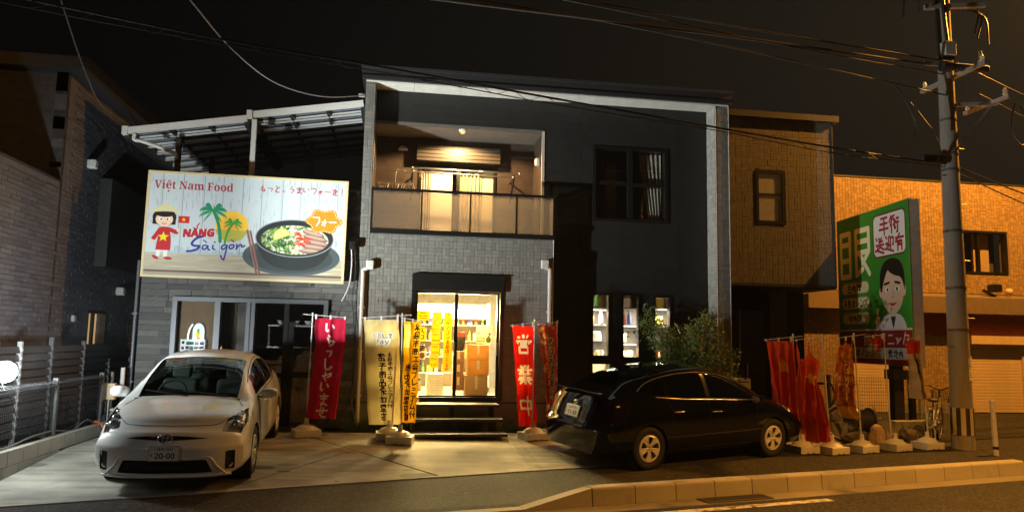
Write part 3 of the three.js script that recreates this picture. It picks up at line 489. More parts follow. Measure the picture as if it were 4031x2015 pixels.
{ // kerb: raised blocks, the first a ramp
  const k = new THREE.Group(); k.name = 'kerb'; k.userData.kind = 'structure'; scene.add(k);
  const d = [0.9746, -0.2242], nb = [-0.2242, -0.9746], o = [2.25, 5.38], place = (g, t) => g.rotateY(Math.atan2(-d[1], d[0])).translate(o[0] + d[0] * t, -0.312, o[1] + d[1] * t);
  const prof = (h) => { const s = new THREE.Shape(); s.moveTo(0, 0); s.lineTo(0.012, h - 0.03); s.quadraticCurveTo(0.015, h, 0.045, h); s.lineTo(0.18, h); s.lineTo(0.18, 0); s.closePath(); return s; };
  const start = 0.88, L = 0.592;
  for (let i = 0; i < 13; i++) {
    const g = new THREE.ExtrudeGeometry(prof(0.215), { depth: L - 0.016, bevelEnabled: true, bevelSize: 0.005, bevelThickness: 0.005, bevelSegments: 1 }).rotateY(Math.PI / 2).translate(0.008, 0, 0);
    const u = 0.3 * rnd(); const m = mat({ c: [0.56 + u * 0.25, 0.54 + u * 0.24, 0.48 + u * 0.22], map: tConc, bumpMap: tBroom, bumpScale: 0.0012, roughness: 0.9 });
    struct('kerb_block', metric(place(g, start + i * L)), m, k);
  }
  const A = [[0, 0, 0], [0, 0, -0.18], [start - 0.006, 0, 0], [start - 0.006, 0, -0.18], [start - 0.006, 0.215, -0.02], [start - 0.006, 0.215, -0.18], [0, 0.03, 0], [0, 0.03, -0.18]], P = [];
  for (const f of [[6, 2, 4], [6, 0, 2], [6, 4, 5], [6, 5, 7], [2, 3, 5], [2, 5, 4], [0, 6, 7], [0, 7, 1], [1, 7, 5], [1, 5, 3]]) for (const i of f) P.push(...A[i]);
  const g = new THREE.BufferGeometry(); g.setAttribute('position', new THREE.BufferAttribute(new Float32Array(P), 3)); g.computeVertexNormals(); struct('kerb_ramp', metric(place(g, 0)), mt.kerb, k);
  struct('gutter', [place(bb(-0.25, 11, -0.001, 0.008, 0.004, 0.32), 0)].map(metric), mat({ c: [0.34, 0.32, 0.28], map: tConc, roughness: 0.9 }));
  struct('dropped_kerb', [place(bb(-3.0, -0.006, -0.001, 0.03, -0.16, 0.0), 0)].map(metric), mt.kerb);
  const lineTex = dataTex(256, 64, (u, v, i, j) => { const w = fbm(u, v, 16, 4, 61), q = hash(i, j, 8); const on = w + 0.25 * q > 0.52 - 0.02; return on ? [0.86, 0.84, 0.8] : [0.3, 0.29, 0.28]; }, [1.6, 0.4]);
  struct('road_marking', metric(place(bb(1.2, 4.05, 0.0, 0.004, 0.47, 0.6), 0)), mat({ c: [0.8, 0.8, 0.78], map: lineTex, roughness: 0.8 }));
  const gr = thing('drain_grate', 'dark iron grating set in the gutter below the kerb', 'drain grate', [o[0] + d[0] * 2.85, -0.3, o[1] + d[1] * 2.85], Math.atan2(-d[1], d[0]));
  part('grate_frame', [frame(-0.5, 0.5, -0.13, 0.13, 0.02, 0, 0.012)].map((q) => q.rotateX(-Math.PI / 2).translate(0, 0, 0.16)), mt.cableGrey, gr);
  for (let i = 0; i < 22; i++) part('grate_bar', bx(0.014, 0.01, 0.22, -0.46 + i * 0.0438, 0.006, 0.16), mt.cableGrey, gr);
}
// ------------------------------------------------------------------ relief tiles (basket weave) on a wall plane that faces +z
const tileGeo = norm(chamfer(1, 1, 1, 0.08));
function weave(x0, x1, y0, y1, z, holes = [], turn) {
  const list = [], c = 0.136;
  const put = (a, b, e, f) => {
    a = Math.max(a, x0); b = Math.min(b, x1); e = Math.max(e, y0); f = Math.min(f, y1);
    for (const [h0, h1, v0, v1] of holes) if (a < h1 && b > h0 && e < v1 && f > v0) { if (h0 - a > 0.025) b = h0; else if (b - h1 > 0.025) a = h1; else if (v0 - e > 0.025) f = v0; else if (f - v1 > 0.025) e = v1; else return; }
    const w = b - a - 0.006, h = f - e - 0.006; if (w < 0.012 || h < 0.012) return;
    const d = rr(0.005, 0.0095), k = rr(0.82, 1.1);
    list.push({ m: mat4(turn ? z : (a + b) / 2, (e + f) / 2, turn ? (a + b) / 2 : z, 0, turn ?? 0, 0, w, h, 2 * d), c: lin(k, k * rr(0.985, 1.0), k * rr(0.97, 0.99)) });
  };
  for (let j = 0, y = y0; y < y1; j++, y += c) for (let i = 0, x = x0; x < x1; i++, x += c) {
    const m = hash(i, j, 3);
    if ((i + j + (m > 0.8 ? 1 : 0)) % 2) { put(x, x + c, y, y + c / 2); put(x, x + c, y + c / 2, y + c); } else { put(x, x + c / 2, y, y + c); put(x + c / 2, x + c, y, y + c); }
  }
  return list;
}
// ------------------------------------------------------------------ the shop house
const house = thing('shop_house', 'two storey dark shop house with a white tiled frame, balcony and glass shop door', 'house');
{
  const W = 7.35, B = 3.7, D = -0.45, H = 6.52;
  // foundation
  part('foundation', [bb(0.03, B - 0.03, -0.3, 0.46, -0.44, -0.02), bb(B - 0.03, 7.1, -0.3, 0.46, -0.62, -0.47), bb(7.1, W - 0.02, -0.3, 0.46, -0.62, -0.02), bb(0.03, 0.15, -0.3, 0.46, -8, -0.44), bb(W - 0.15, W - 0.02, -0.3, 0.46, -8, -0.62)], mt.found, house);
  part('foundation_cap', [bb(0, B, 0.462, 0.482, -0.43, 0.006), bb(B, 7.1, 0.462, 0.482, -0.5, -0.44)], mt.black, house);
  // white frame: fin, soffit, pillar, tiled bay
  const fin = part('fin_wall', [bb(0, 0.185, 0.482, H + 0.0, -0.6, -0.016)], mt.grout, house);
  const bay = part('bay_wall', [ext(hole(poly([[0.188, 0.482], [B, 0.482], [B, 3.6], [0.188, 3.6]]), 1.03, 2.72, 0.5, 2.83), 0.15, -0.166), bb(B - 0.02, B - 0.001, 0.482, 3.6, -0.46, -0.166)], mt.grout, house);
  const pil = part('pillar', [bb(7.07, W, 0.462, H, -0.6, -0.016)], mt.grout, house);
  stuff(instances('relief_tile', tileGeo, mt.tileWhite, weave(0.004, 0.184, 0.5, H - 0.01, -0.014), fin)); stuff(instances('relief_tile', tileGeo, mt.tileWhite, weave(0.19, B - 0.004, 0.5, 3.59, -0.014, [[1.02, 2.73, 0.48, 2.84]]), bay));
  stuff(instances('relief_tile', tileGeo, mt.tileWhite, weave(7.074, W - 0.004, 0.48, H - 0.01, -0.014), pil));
  stuff(instances('relief_tile', tileGeo, mt.tileLitSide, weave(-0.44, -0.03, 0.48, H - 0.01, 7.069, [], Math.PI / 2), pil));
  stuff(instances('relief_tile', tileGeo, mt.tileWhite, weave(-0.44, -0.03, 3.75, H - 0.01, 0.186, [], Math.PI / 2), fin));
  part('corner_strip', [bb(B - 0.003, B + 0.006, 0.482, 3.6, -0.02, 0.004), bb(7.065, 7.073, 0.48, H, -0.012, 0.005), bb(W - 0.004, W + 0.003, 0.48, H, -0.012, 0.005)], mt.white, house);
  for (let i = 0; i < 8; i++) part('soffit_board', bb(i * 0.9187 + 0.003, Math.min(W, (i + 1) * 0.9187 - 0.003), H + 0.002, H + 0.03, D - 0.1, 0.0), mt.white, house);
  const roof = part('roof', [bb(-0.06, W + 0.06, H + 0.032, H + 0.25, -8.3, 0.06), bb(-0.1, W + 0.1, H + 0.25, H + 0.3, -8.35, 0.1)], mt.fascia, house);
  part('roof_edge_trim', [bb(-0.08, W + 0.08, H + 0.1, H + 0.125, 0.062, 0.075)], mt.black, roof);
  // dark recessed wall, three slits, one low light and one large window, balcony recess
  const slits = [[4.61, 4.95, 1.37, 2.6], [5.24, 5.58, 1.35, 2.6], [5.91, 6.24, 1.35, 2.58]];
  const s = poly([[0.186, 0.482], [7.069, 0.482], [7.069, H], [0.186, H]]);
  for (const r of slits) hole(s, ...r); hole(s, 4.61, 4.98, 1.0, 1.22); hole(s, 4.64, 6.16, 4.13, 5.61); hole(s, 0.2, 3.56, 3.66, 5.87); hole(s, 1.0, 2.75, 0.484, 2.9);
  part('dark_wall', ext(s, 0.15, -0.6), mt.dark, house);
  part('wall_joint', [2.85, 4.35, 6.45].map((x) => bb(x - 0.004, x + 0.004, x < 4 ? 5.9 : 0.5, H - 0.01, -0.45, -0.4465)), mt.blackMatte, house);
  part('side_wall', [bb(0.0, 0.16, 0.462, H, -8.2, -0.61), bb(W - 0.16, W, 0.462, H, -8.2, -0.61), bb(0, W, 0.462, H, -8.35, -8.2)], mt.dark, house);
  part('floor_slab', [bb(0.17, W - 0.17, 0.3, 0.48, -8.1, -0.63), bb(0.17, W - 0.17, 2.95, 3.15, -8.1, -0.61), bb(0.17, W - 0.17, 6.3, 6.5, -8.1, -0.61)], mt.room, house);
  part('inner_wall', [bb(0.17, W - 0.17, 0.48, 2.95, -4.7, -4.6), bb(0.17, 0.2, 0.48, 2.95, -4.6, -0.61), bb(W - 0.2, W - 0.17, 0.48, 2.95, -4.6, -0.61)], mt.room, house);
  part('upper_room', [bb(3.7, W - 0.17, 3.16, 6.29, -3.2, -3.1), bb(3.58, 3.7, 3.16, 6.29, -3.1, -0.61)], mat({ c: [0.3, 0.27, 0.22], roughness: 0.9 }), house);
  // slit windows
  for (const [a, b, c, d] of slits) { const w = part('slit_window', frame(a - 0.035, b + 0.035, c - 0.035, d + 0.035, 0.05, -0.56, -0.425), mt.black, house); part('pane', bb(a + 0.012, b - 0.012, c + 0.012, d - 0.012, -0.53, -0.526), mt.glass, w); }
  { const w = part('low_window', frame(4.59, 5.0, 0.98, 1.24, 0.03, -0.56, -0.43), mt.black, house); part('pane', bb(4.62, 4.97, 1.01, 1.21, -0.53, -0.526), mt.frost, w); }
  { // large upper window: two sashes, each with a mid rail
    const w = part('upper_window', [frame(4.6, 6.2, 4.09, 5.65, 0.06, -0.58, -0.42), bb(5.35, 5.45, 4.15, 5.59, -0.56, -0.45), bb(4.66, 5.35, 4.86, 4.94, -0.55, -0.47), bb(5.45, 6.14, 4.84, 4.92, -0.55, -0.46)], mt.black, house);
    for (const [a, b, c, d] of [[4.66, 5.35, 4.15, 4.86], [4.66, 5.35, 4.94, 5.59], [5.45, 6.14, 4.15, 4.84], [5.45, 6.14, 4.92, 5.59]]) part('pane', bb(a, b, c, d, -0.522, -0.518), mt.glass, w);
    part('window_bar', [bb(4.66, 5.35, 5.15, 5.165, -0.51, -0.505), bb(5.45, 6.14, 5.15, 5.165, -0.51, -0.505)], mt.black, w);
    const drape = (x0, x1, y0, y1, z, n, gather = 0) => { const g = new THREE.PlaneGeometry(1, 1, n * 8, 10), p = g.attributes.position; for (let i = 0; i < p.count; i++) { const u = p.getX(i) + 0.5, v = p.getY(i) + 0.5, pull = gather * (1 - v); p.setXYZ(i, x0 + (x1 - x0) * (u + pull * (1 - u) * 0.6), y0 + (y1 - y0) * v, z + 0.03 * Math.sin(u * n * 6.283 + 2 * v * gather)); } g.computeVertexNormals(); return norm(g); };
    part('curtain', drape(5.62, 6.12, 4.16, 5.58, -0.66, 5, 0.8), mat({ c: [0.3, 0.29, 0.24], roughness: 0.95 }), w); part('curtain', drape(4.68, 4.95, 4.16, 5.58, -0.68, 4), mat({ c: [0.16, 0.06, 0.045], roughness: 0.95 }), w);
    part('wardrobe', [bb(4.95, 5.33, 4.2, 5.5, -1.5, -1.2)], mat({ c: [0.4, 0.33, 0.24], roughness: 0.7 }), w);
    house.userData.drape = undefined; var makeDrape = drape;
  }
  // balcony
  const zb = -1.5;
  const rec = part('balcony_recess', [bb(0.2, 0.202, 3.66, 5.87, zb, -0.6), bb(3.558, 3.56, 3.66, 5.87, zb, -0.45), ext(hole(poly([[0.2, 3.66], [3.56, 3.66], [3.56, 5.87], [0.2, 5.87]]), 1.12, 2.72, 3.7, 5.28), 0.1, zb - 0.1)], mat({ c: [0.075, 0.05, 0.035], map: tSiding, bumpMap: tSidingBump, bumpScale: 0.004, roughness: 0.6 }), house);
  part('balcony_ceiling', [bb(0.2, 3.56, 5.872, 5.9, zb - 0.1, -0.448), bb(0.2, 3.56, 5.84, 5.872, -0.47, -0.447)], mat({ c: [0.15, 0.13, 0.105], map: tGrain, roughness: 0.85 }), house);
  part('balcony_floor', [bb(0.2, 3.56, 3.6, 3.66, zb - 0.1, -0.46), bb(0.188, B, 3.602, 3.66, -0.46, -0.02)], mt.found, house);
  part('balcony_trim', [bb(3.53, 3.585, 3.67, 5.88, -0.47, -0.43)], mat({ c: [0.5, 0.42, 0.32], roughness: 0.6 }), house);
  const bw = part('balcony_window', [frame(1.1, 2.74, 3.68, 5.3, 0.05, zb - 0.07, zb + 0.03), bb(1.9, 1.97, 3.7, 5.25, zb - 0.06, zb + 0.01)], mt.black, house);
  for (const [a, b] of [[1.15, 1.9], [1.97, 2.69]]) part('pane', bb(a, b, 3.72, 5.25, zb - 0.04, zb - 0.036), mt.glass, bw);
  part('curtain', makeDrape(1.15, 1.36, 3.75, 5.25, zb - 0.14, 4), mt.curtain, bw); part('curtain', makeDrape(1.95, 2.45, 3.75, 5.25, zb - 0.14, 6), mat({ c: [0.4, 0.37, 0.28], roughness: 0.95 }), bw);
  part('white_blind', bb(1.36, 1.82, 3.75, 5.25, zb - 0.13, zb - 0.125), mat({ c: [0.86, 0.85, 0.8], roughness: 0.8 }), bw);
  part('blind', bb(2.45, 2.7, 3.75, 5.25, zb - 0.18, zb - 0.175), mat({ c: [0.6, 0.55, 0.42], roughness: 0.8 }), bw);
  part('room_backing', [bb(1.0, 2.9, 3.6, 5.4, zb - 0.8, zb - 0.75), bb(1.0, 1.02, 3.6, 5.4, zb - 0.75, zb - 0.1), bb(2.88, 2.9, 3.6, 5.4, zb - 0.75, zb - 0.1), bb(1.0, 2.9, 5.38, 5.4, zb - 0.75, zb - 0.1)], mt.darkRoom, bw);
  const sh = part('shutter_box', [bb(1.04, 2.8, 5.36, 5.68, zb + 0.002, zb + 0.2)], mat({ c: [0.035, 0.027, 0.018], map: tGrain, roughness: 0.6 }), house); part('shutter_rib', [0, 1, 2].map((k) => bb(1.04, 2.8, 5.42 + k * 0.08, 5.435 + k * 0.08, zb + 0.2, zb + 0.208)), mt.black, sh);
  // railing: dark rails, posts and five frosted panels
  const rail = part('balcony_rail', [bb(0.186, B + 0.02, 4.42, 4.47, -0.03, 0.02), bb(0.186, B + 0.02, 3.6, 3.69, -0.03, 0.026), bb(B - 0.02, B + 0.02, 4.42, 4.47, -0.45, -0.03), bb(B - 0.02, B + 0.02, 3.6, 3.69, -0.45, -0.03)], mt.black, house);
  const px = [0.2, 1.13, 2.06, 2.96, 3.7]; px.forEach((x) => part('rail_post', bb(x - 0.014, x + 0.014, 3.69, 4.42, -0.02, 0.008), mt.black, rail));
  for (let i = 0; i < 4; i++) part('frosted_panel', bb(px[i] + 0.02, px[i + 1] - 0.02, 3.7, 4.41, -0.012, -0.007), mt.frost, rail);
  part('frosted_panel', bb(B - 0.004, B + 0.001, 3.7, 4.41, -0.44, -0.035), mt.frost, rail);
  part('rail_post', bb(3.44, 3.47, 3.69, 4.42, -0.2, -0.17), mt.black, rail);
  for (const x of [0.95, 3.05]) part('pole_bracket', [bar([x, 4.55, zb], [x, 5.0, zb + 0.55], 0.03, 0.03), bar([x, 5.0, zb], [x, 5.0, zb + 0.55], 0.025, 0.025), rod([x, 5.0, zb + 0.4], [x, 5.08, zb + 0.4], 0.012), rod([x, 5.0, zb + 0.55], [x, 5.08, zb + 0.55], 0.012)], mt.black, house);
  part('wall_lamp_cover', [rb(0.1, 0.16, 0.1, 0.03, 3.49, 5.3, -0.7)], mt.plasticWhite, house);
  part('handle_bar', [rod([3.55, 4.58, -0.9], [3.5, 4.58, -0.9], 0.01), rod([3.5, 4.35, -0.9], [3.5, 4.6, -0.9], 0.012), rod([3.5, 4.35, -0.8], [3.5, 4.6, -0.8], 0.012)], mt.steel, house);
  // bulb on the balcony ceiling
  const bulb = part('ceiling_bulb', sp(0.055, 1.93, 5.84, -0.66), mat({ c: [0, 0, 0], emissive: new THREE.Color().setRGB(1, 0.5, 0.12), emissiveIntensity: 1.9 }), house); part('bulb_base', [lathe([[0.08, 0], [0.08, 0.03], [0.04, 0.05], [0, 0.05]].map(([r, y]) => [r, -y]), 20).translate(1.93, 5.872, -0.66)], mt.plasticWhite, bulb);
  const bl = new THREE.SpotLight(0xffffff, LAMP.bulb, 0, 1.42, 0.12, 2); bl.color.setRGB(1, 0.6, 0.25); bl.position.set(1.93, 5.8, -0.66); bl.target.position.set(1.93, 0, -0.66); bl.shadow.radius = 2.5; bl.castShadow = true; bl.name = 'bulb_light'; scene.add(bl, bl.target);
  // shop door
  const door = part('shop_door', [frame(1.02, 2.73, 0.52, 2.84, 0.055, -0.2, 0.02), bb(1.02, 2.73, 2.55, 2.84, -0.1, 0.085), bb(1.0, 2.75, 2.84, 2.86, -0.1, 0.1), bb(1.0, 1.03, 0.52, 2.84, -0.44, 0.014), bb(2.72, 2.75, 0.52, 2.84, -0.44, 0.014), bb(1.03, 2.72, 0.48, 0.56, -0.44, 0.012)], mt.black, house);
  for (const [a, b, z] of [[1.075, 1.86, -0.09], [1.84, 2.675, -0.13]]) { const sash = part('sliding_sash', frame(a, b, 0.56, 2.55, 0.045, z - 0.02, z + 0.02), mt.black, door); part('pane', bb(a + 0.045, b - 0.045, 0.605, 2.505, z - 0.003, z + 0.003), mt.glass, sash); part('pull', bb(b - 0.035, b - 0.015, 1.35, 1.6, z + 0.02, z + 0.035), mt.alu, sash); }
  // rainwater pipes
  for (const [x, y0, y1, sx] of [[0.09, -0.05, 2.86, 0.12], [3.62, -0.05, 2.98, -0.1]]) part('rain_pipe', [rod([x, y0, 0.06], [x, y1, 0.06], 0.035, 0.035, 14), rb(0.14, 0.17, 0.12, 0.02, x + sx, y1 + 0.13, 0.07), tube([[x, y1 - 0.02, 0.06], [x, y1 + 0.03, 0.06], [x + sx * 0.5, y1 + 0.06, 0.065], [x + sx, y1 + 0.08, 0.07]], 0.035, 16, 12)].concat([0.6, 1.4, 2.2].map((h) => bx(0.1, 0.03, 0.06, x, h, 0.035))), mt.pipe, house);
  // wing with the entrance porch
  const zw = -0.85, wx = 10.2;
  const wing = part('wing_wall', [ext(hole(poly([[W + 0.003, 2.95], [wx, 2.95], [wx, 6.6], [W + 0.003, 6.6]]), 8.4, 9.0, 4.3, 5.4), 0.16, zw - 0.176), bb(wx - 0.16, wx, 2.95, 6.6, -8.2, zw - 0.177)], mt.grout, house);
  stuff(instances('relief_tile', tileGeo, mt.tileWingShaded, weave(W + 0.008, wx - 0.002, 2.96, 6.58, zw - 0.014, [[8.35, 9.05, 4.25, 5.45]]), wing));
  part('wing_trim', [bb(W + 0.003, wx + 0.01, 2.91, 2.95, zw - 0.2, zw + 0.01), bb(wx - 0.01, wx + 0.012, 2.95, 6.6, zw - 0.03, zw + 0.012)], mt.fascia, house);
  part('wing_roof', [bb(W + 0.07, wx + 0.12, 6.6, 6.74, -8.3, zw + 0.1)], mt.fascia, house);
  { const w = part('wing_window', [frame(8.36, 9.04, 4.26, 5.44, 0.07, zw - 0.12, zw + 0.008), bb(8.43, 8.97, 4.9, 4.93, zw - 0.1, zw - 0.005)], mt.black, house); part('pane', bb(8.43, 8.97, 4.93, 5.37, zw - 0.022, zw - 0.018), mt.glass, w); part('pane', bb(8.43, 8.97, 4.33, 4.9, zw - 0.022, zw - 0.018), mt.glass, w); part('blind', bb(8.42, 8.98, 4.31, 5.39, zw - 0.037, zw - 0.03), mt.white, w); part('blind_cord', bb(8.9, 8.915, 4.35, 4.8, zw - 0.016, zw - 0.012), mt.black, w); }
  part('porch', [bb(W, wx, 2.88, 2.909, -3.0, zw), bb(W, wx, 0.1, 2.9, -3.1, -3.0), bb(9.75, wx, -0.2, 2.9, -3.0, -2.2), bb(W, wx, -0.15, 0.02, -3.0, -1.2)], mat({ c: [0.016, 0.015, 0.014], map: tSiding, roughness: 0.75 }), house);
  const ed = part('entrance_door', [bb(8.3, 9.2, 0.1, 2.45, -2.28, -2.22), bb(8.25, 8.3, 0.05, 2.5, -3.0, -2.2), bb(9.2, 9.25, 0.05, 2.5, -3.0, -2.2)], mt.black, house); part('door_handle', [rod([8.57, 1.3, -2.14], [8.57, 2.44, -2.14], 0.014), rod([8.57, 1.4, -2.22], [8.57, 1.4, -2.14], 0.009), rod([8.57, 2.34, -2.22], [8.57, 2.34, -2.14], 0.009)], mt.steel, ed);
  part('porch_pier', bb(9.3, 9.72, -0.1, 2.9, -2.5, -2.1), mat({ c: [0.1, 0.075, 0.05], map: tGrain, roughness: 0.8 }), house);
}
// ------------------------------------------------------------------ inside the shop
const sheet = (x0, x1, y0, y1, z, m) => [bb(x0, x1, y0, y1, z - 0.0015, z + 0.0015), m];
function printed(w, h, draw, o = {}) { return mat({ physical: true, map: canvasTex(w, h, draw), roughness: 0.9, transmission: 0.1, thickness: 0, specularIntensity: 0.2, ...o }); }
function poster(name, label, cat, x0, x1, y0, y1, z, m, group) {
  const t = thing(name, label, cat, [(x0 + x1) / 2, y0, z], 0, group), w = x1 - x0, h = y1 - y0;
  part('print', new THREE.PlaneGeometry(w, h).translate(0, h / 2, 0.0016), m.m ?? m, t); part('tape', [bx(0.03, 0.012, 0.0006, -w * 0.4, h - 0.004, 0.0022), bx(0.03, 0.012, 0.0006, w * 0.4, h - 0.004, 0.0022)], mt.paint, t); return t;
}
{
  const X = (zx) => 1.09 + (zx - 370) * 0.00334, Y = (zy) => 2.49 - (zy - 362) * 0.00327;
  const lamp = (name, x, y, z, w, h, I, color, dir) => { // a lit panel and its area light
    const t = thing(...name, [x, y, z]); const down = dir === 'down';
    part('lamp_housing', down ? bx(w + 0.06, 0.05, h + 0.06, 0, 0.032, 0) : bx(w + 0.06, h + 0.06, 0.05, 0, 0, -0.032), mt.plasticWhite, t);
    part('lamp_diffuser', down ? bx(w, 0.012, h) : bx(w, h, 0.012), mat({ c: [0.8, 0.8, 0.8], emissive: new THREE.Color().setRGB(...color), emissiveIntensity: 6 }), t);
    const a = new THREE.RectAreaLight(0xffffff, I / (w * h), w, h); a.color.setRGB(...color); a.name = 'lamp_light'; a.position.set(x, y - (down ? 0.012 : 0), z + (down ? 0 : 0.012)); a.lookAt(x, down ? -9 : y, down ? z : z + 9); scene.add(a);
  };
  const warm = [1, 0.74, 0.28];
  lamp(['ceiling_lamp', 'flat ceiling light just inside the shop door', 'ceiling light'], 1.9, 2.9, -1.55, 1.1, 0.25, LAMP.shop * 2, warm, 'down');
  lamp(['ceiling_lamp', 'flat ceiling light over the shelves behind the slit windows', 'ceiling light'], 5.5, 2.9, -1.7, 1.6, 0.25, LAMP.shop * 2.0, [1, 0.86, 0.62], 'down');
  // chilled cabinet with a lit header facing the door
  const cab = thing('chilled_cabinet', 'white upright chilled cabinet with a lit header facing the shop door', 'fridge', [1.9, 0.48, -2.3]);
  part('cabinet_case', [bx(1.7, 0.16, 0.6, 0, 0.08, 0), bx(0.06, 1.9, 0.6, -0.82, 1.0, 0), bx(0.06, 1.9, 0.6, 0.82, 1.0, 0), bx(1.7, 1.9, 0.04, 0, 1.0, -0.3)], mt.plasticWhite, cab);
  for (let k = 0; k < 4; k++) { const sh = part('cabinet_shelf', bx(1.58, 0.02, 0.5, 0, 0.45 + k * 0.34, 0), mt.plasticWhite, cab); }
  part('cabinet_header', bx(1.7, 0.24, 0.34, 0, 1.72, 0.02), mt.plasticWhite, cab);
  lamp(['cabinet_lamp', 'glowing header strip of the chilled cabinet', 'lamp'], 1.9, 2.2, -2.06, 1.55, 0.16, LAMP.shop * 11, warm, 'out');
  { // goods on the cabinet shelves and hanging packets: each a small thing of its own
    const cols = [[0.7, 0.12, 0.06], [0.1, 0.3, 0.12], [0.75, 0.6, 0.12], [0.65, 0.62, 0.55], [0.55, 0.25, 0.08], [0.1, 0.12, 0.4]].map((c) => mat({ c, roughness: 0.5 }));
    const g1 = rb(0.07, 0.2, 0.07, 0.02, 0, 0.1, 0), g2 = lathe([[0, 0], [0.032, 0], [0.034, 0.02], [0.034, 0.13], [0.012, 0.18], [0.012, 0.22], [0, 0.22]], 14), g3 = rb(0.12, 0.16, 0.06, 0.015, 0, 0.08, 0);
    const hue = ['red', 'green', 'ochre', 'pale', 'brown', 'blue'], ord = ['first', 'second', 'third', 'fourth', 'fifth', 'sixth', 'seventh', 'eighth', 'ninth', 'tenth', 'eleventh'];
    for (let k = 0; k < 4; k++) for (let i = 0; i < 11; i++) solo(['carton', 'bottle', 'packet'][(i + k) % 3], [g1, g2, g3][(i + k) % 3], cols[(i * 7 + k * 3) % 6], `${hue[(i * 7 + k * 3) % 6]} packed goods, ${ord[i]} along the ${['lowest', 'second', 'third', 'top'][k]} chilled cabinet shelf`, 'groceries', 'goods in the chilled cabinet', [1.2 + i * 0.14, 0.48 + 0.46 + k * 0.34, -2.15]);
    // tall shelving behind the slits, with jars and packets
    const shelf = thing('shop_shelf', 'tall shop shelving just inside the three slit windows', 'shelf', [5.4, 0.5, -1.15]);
    part('shelf_back', bx(2.4, 2.3, 0.02, 0, 1.15, -0.42), mat({ c: [0.2, 0.18, 0.15], roughness: 0.8 }), shelf);
    for (let k = 0; k < 6; k++) part('shelf_board', bx(2.4, 0.03, 0.62, 0, 0.42 + k * 0.36, -0.1), k % 2 ? mt.plasticWhite : mat({ c: [0.14, 0.12, 0.11], roughness: 0.6 }), shelf);
    for (const x of [-1.2, 0, 1.2]) part('shelf_upright', bx(0.03, 2.3, 0.5, x, 1.15, -0.12), mt.plasticGrey, shelf);
    for (let k = 0; k < 5; k++) for (const x0 of [4.62, 5.24, 5.9]) for (let i = 0; i < 4; i++) if (rnd() < 0.9) {
      const kind = Math.floor(rnd() * 3), ci = Math.floor(rnd() * 6), m = solo(['jar', 'bottle', 'packet'][kind], [lathe([[0, 0], [0.045, 0], [0.05, 0.02], [0.05, 0.12], [0.036, 0.14], [0.036, 0.17], [0, 0.17]], 16), g2, g3][kind], cols[ci], `${hue[ci]} ${['jar', 'bottle', 'packet'][kind]}, ${ord[i]} on the ${['lowest', 'second', 'third', 'fourth', 'top'][k]} board behind the ${x0 < 5 ? 'first' : x0 < 5.5 ? 'second' : 'third'} slit window`, 'groceries', 'goods behind the slit windows', [x0 + 0.03 + i * 0.095, 0.937 + k * 0.36, -1.03 + rr(-0.1, 0.1)]);
      m.rotation.y = rr(-0.4, 0.4); const sc = rr(1.0, 1.45); m.scale.set(sc, sc, sc);
    }
    const str = (x, y) => { const a = new THREE.RectAreaLight(0xffffff, LAMP.strip / 0.02, 0.5, 0.04); a.color.setRGB(1, 0.9, 0.7); a.position.set(x, y, -0.9); a.lookAt(x, y - 1, -0.98); a.name = 'shelf_lamp_light'; scene.add(a); };
    for (const [i, x, y] of [[0, 5.41, 1.98], [1, 5.41, 1.6], [2, 6.08, 2.34], [3, 4.78, 2.3], [4, 5.41, 1.25]]) { const q = thing('shelf_lamp', ['slim lit strip under the middle board, second slit window', 'slim lit strip under a lower board, second slit window', 'slim lit strip at the head of the third slit window', 'slim lit strip at the head of the first slit window', 'slim lit strip near the foot of the second slit window'][i], 'lamp', [x, y, -0.88]); part('lamp_housing', bx(0.52, 0.012, 0.06, 0, 0.016, 0), mt.plasticWhite, q); part('lamp_diffuser', bx(0.5, 0.014, 0.05, 0, 0.003, 0), mat({ c: [0.8, 0.8, 0.8], emissive: new THREE.Color().setRGB(1, 0.9, 0.7), emissiveIntensity: 4 }), q); str(x, y - 0.008); }
    solo('display_card', bx(0.34, 0.16, 0.01), mat({ c: [0.85, 0.8, 0.6], roughness: 0.6 }), 'pale card board behind the low window under the first slit', 'card', undefined, [4.79, 1.11, -0.75]);
    const a = new THREE.RectAreaLight(0xffffff, 60, 0.3, 0.05); a.color.setRGB(1, 0.88, 0.55); a.position.set(4.79, 1.19, -0.62); a.lookAt(4.79, 1.1, -0.75); a.name = 'low_window_lamp_light'; scene.add(a);
    const lw = thing('window_lamp', 'short lit strip just inside the low window', 'lamp', [4.79, 1.197, -0.62]); part('lamp_diffuser', bx(0.3, 0.01, 0.05), mat({ c: [0.8, 0.8, 0.8], emissive: new THREE.Color().setRGB(1, 0.88, 0.55), emissiveIntensity: 4 }), lw); part('lamp_housing', bx(0.32, 0.01, 0.06, 0, 0.011, 0), mt.plasticWhite, lw);
  }
  // stock by the right-hand sash
  const box = (label, x0, x1, y0, y1, z, m, group) => { const t = thing('cardboard_box', label, 'box', [(x0 + x1) / 2, y0, z], 0, group), w = x1 - x0, h = y1 - y0; part('box_side', [bx(w, h, 0.3, 0, h / 2, 0)], m, t); part('box_flap', [bx(w * 0.98, 0.006, 0.145, 0, h + 0.004, 0.076), bx(w * 0.98, 0.006, 0.145, 0, h + 0.004, -0.076)], m, t); part('tape', bx(0.05, h * 0.6, 0.002, 0, h * 0.72, 0.152), mt.beige, t); return t; };
  const orange = mat({ c: [0.72, 0.3, 0.04], map: tGrain, roughness: 0.7 }), brown = mat({ c: [0.28, 0.15, 0.08], map: tGrain, roughness: 0.85 });
  box('brown box at the foot of the door stack', X(672), X(806), 0.5, Y(836), -0.75, mt.card);
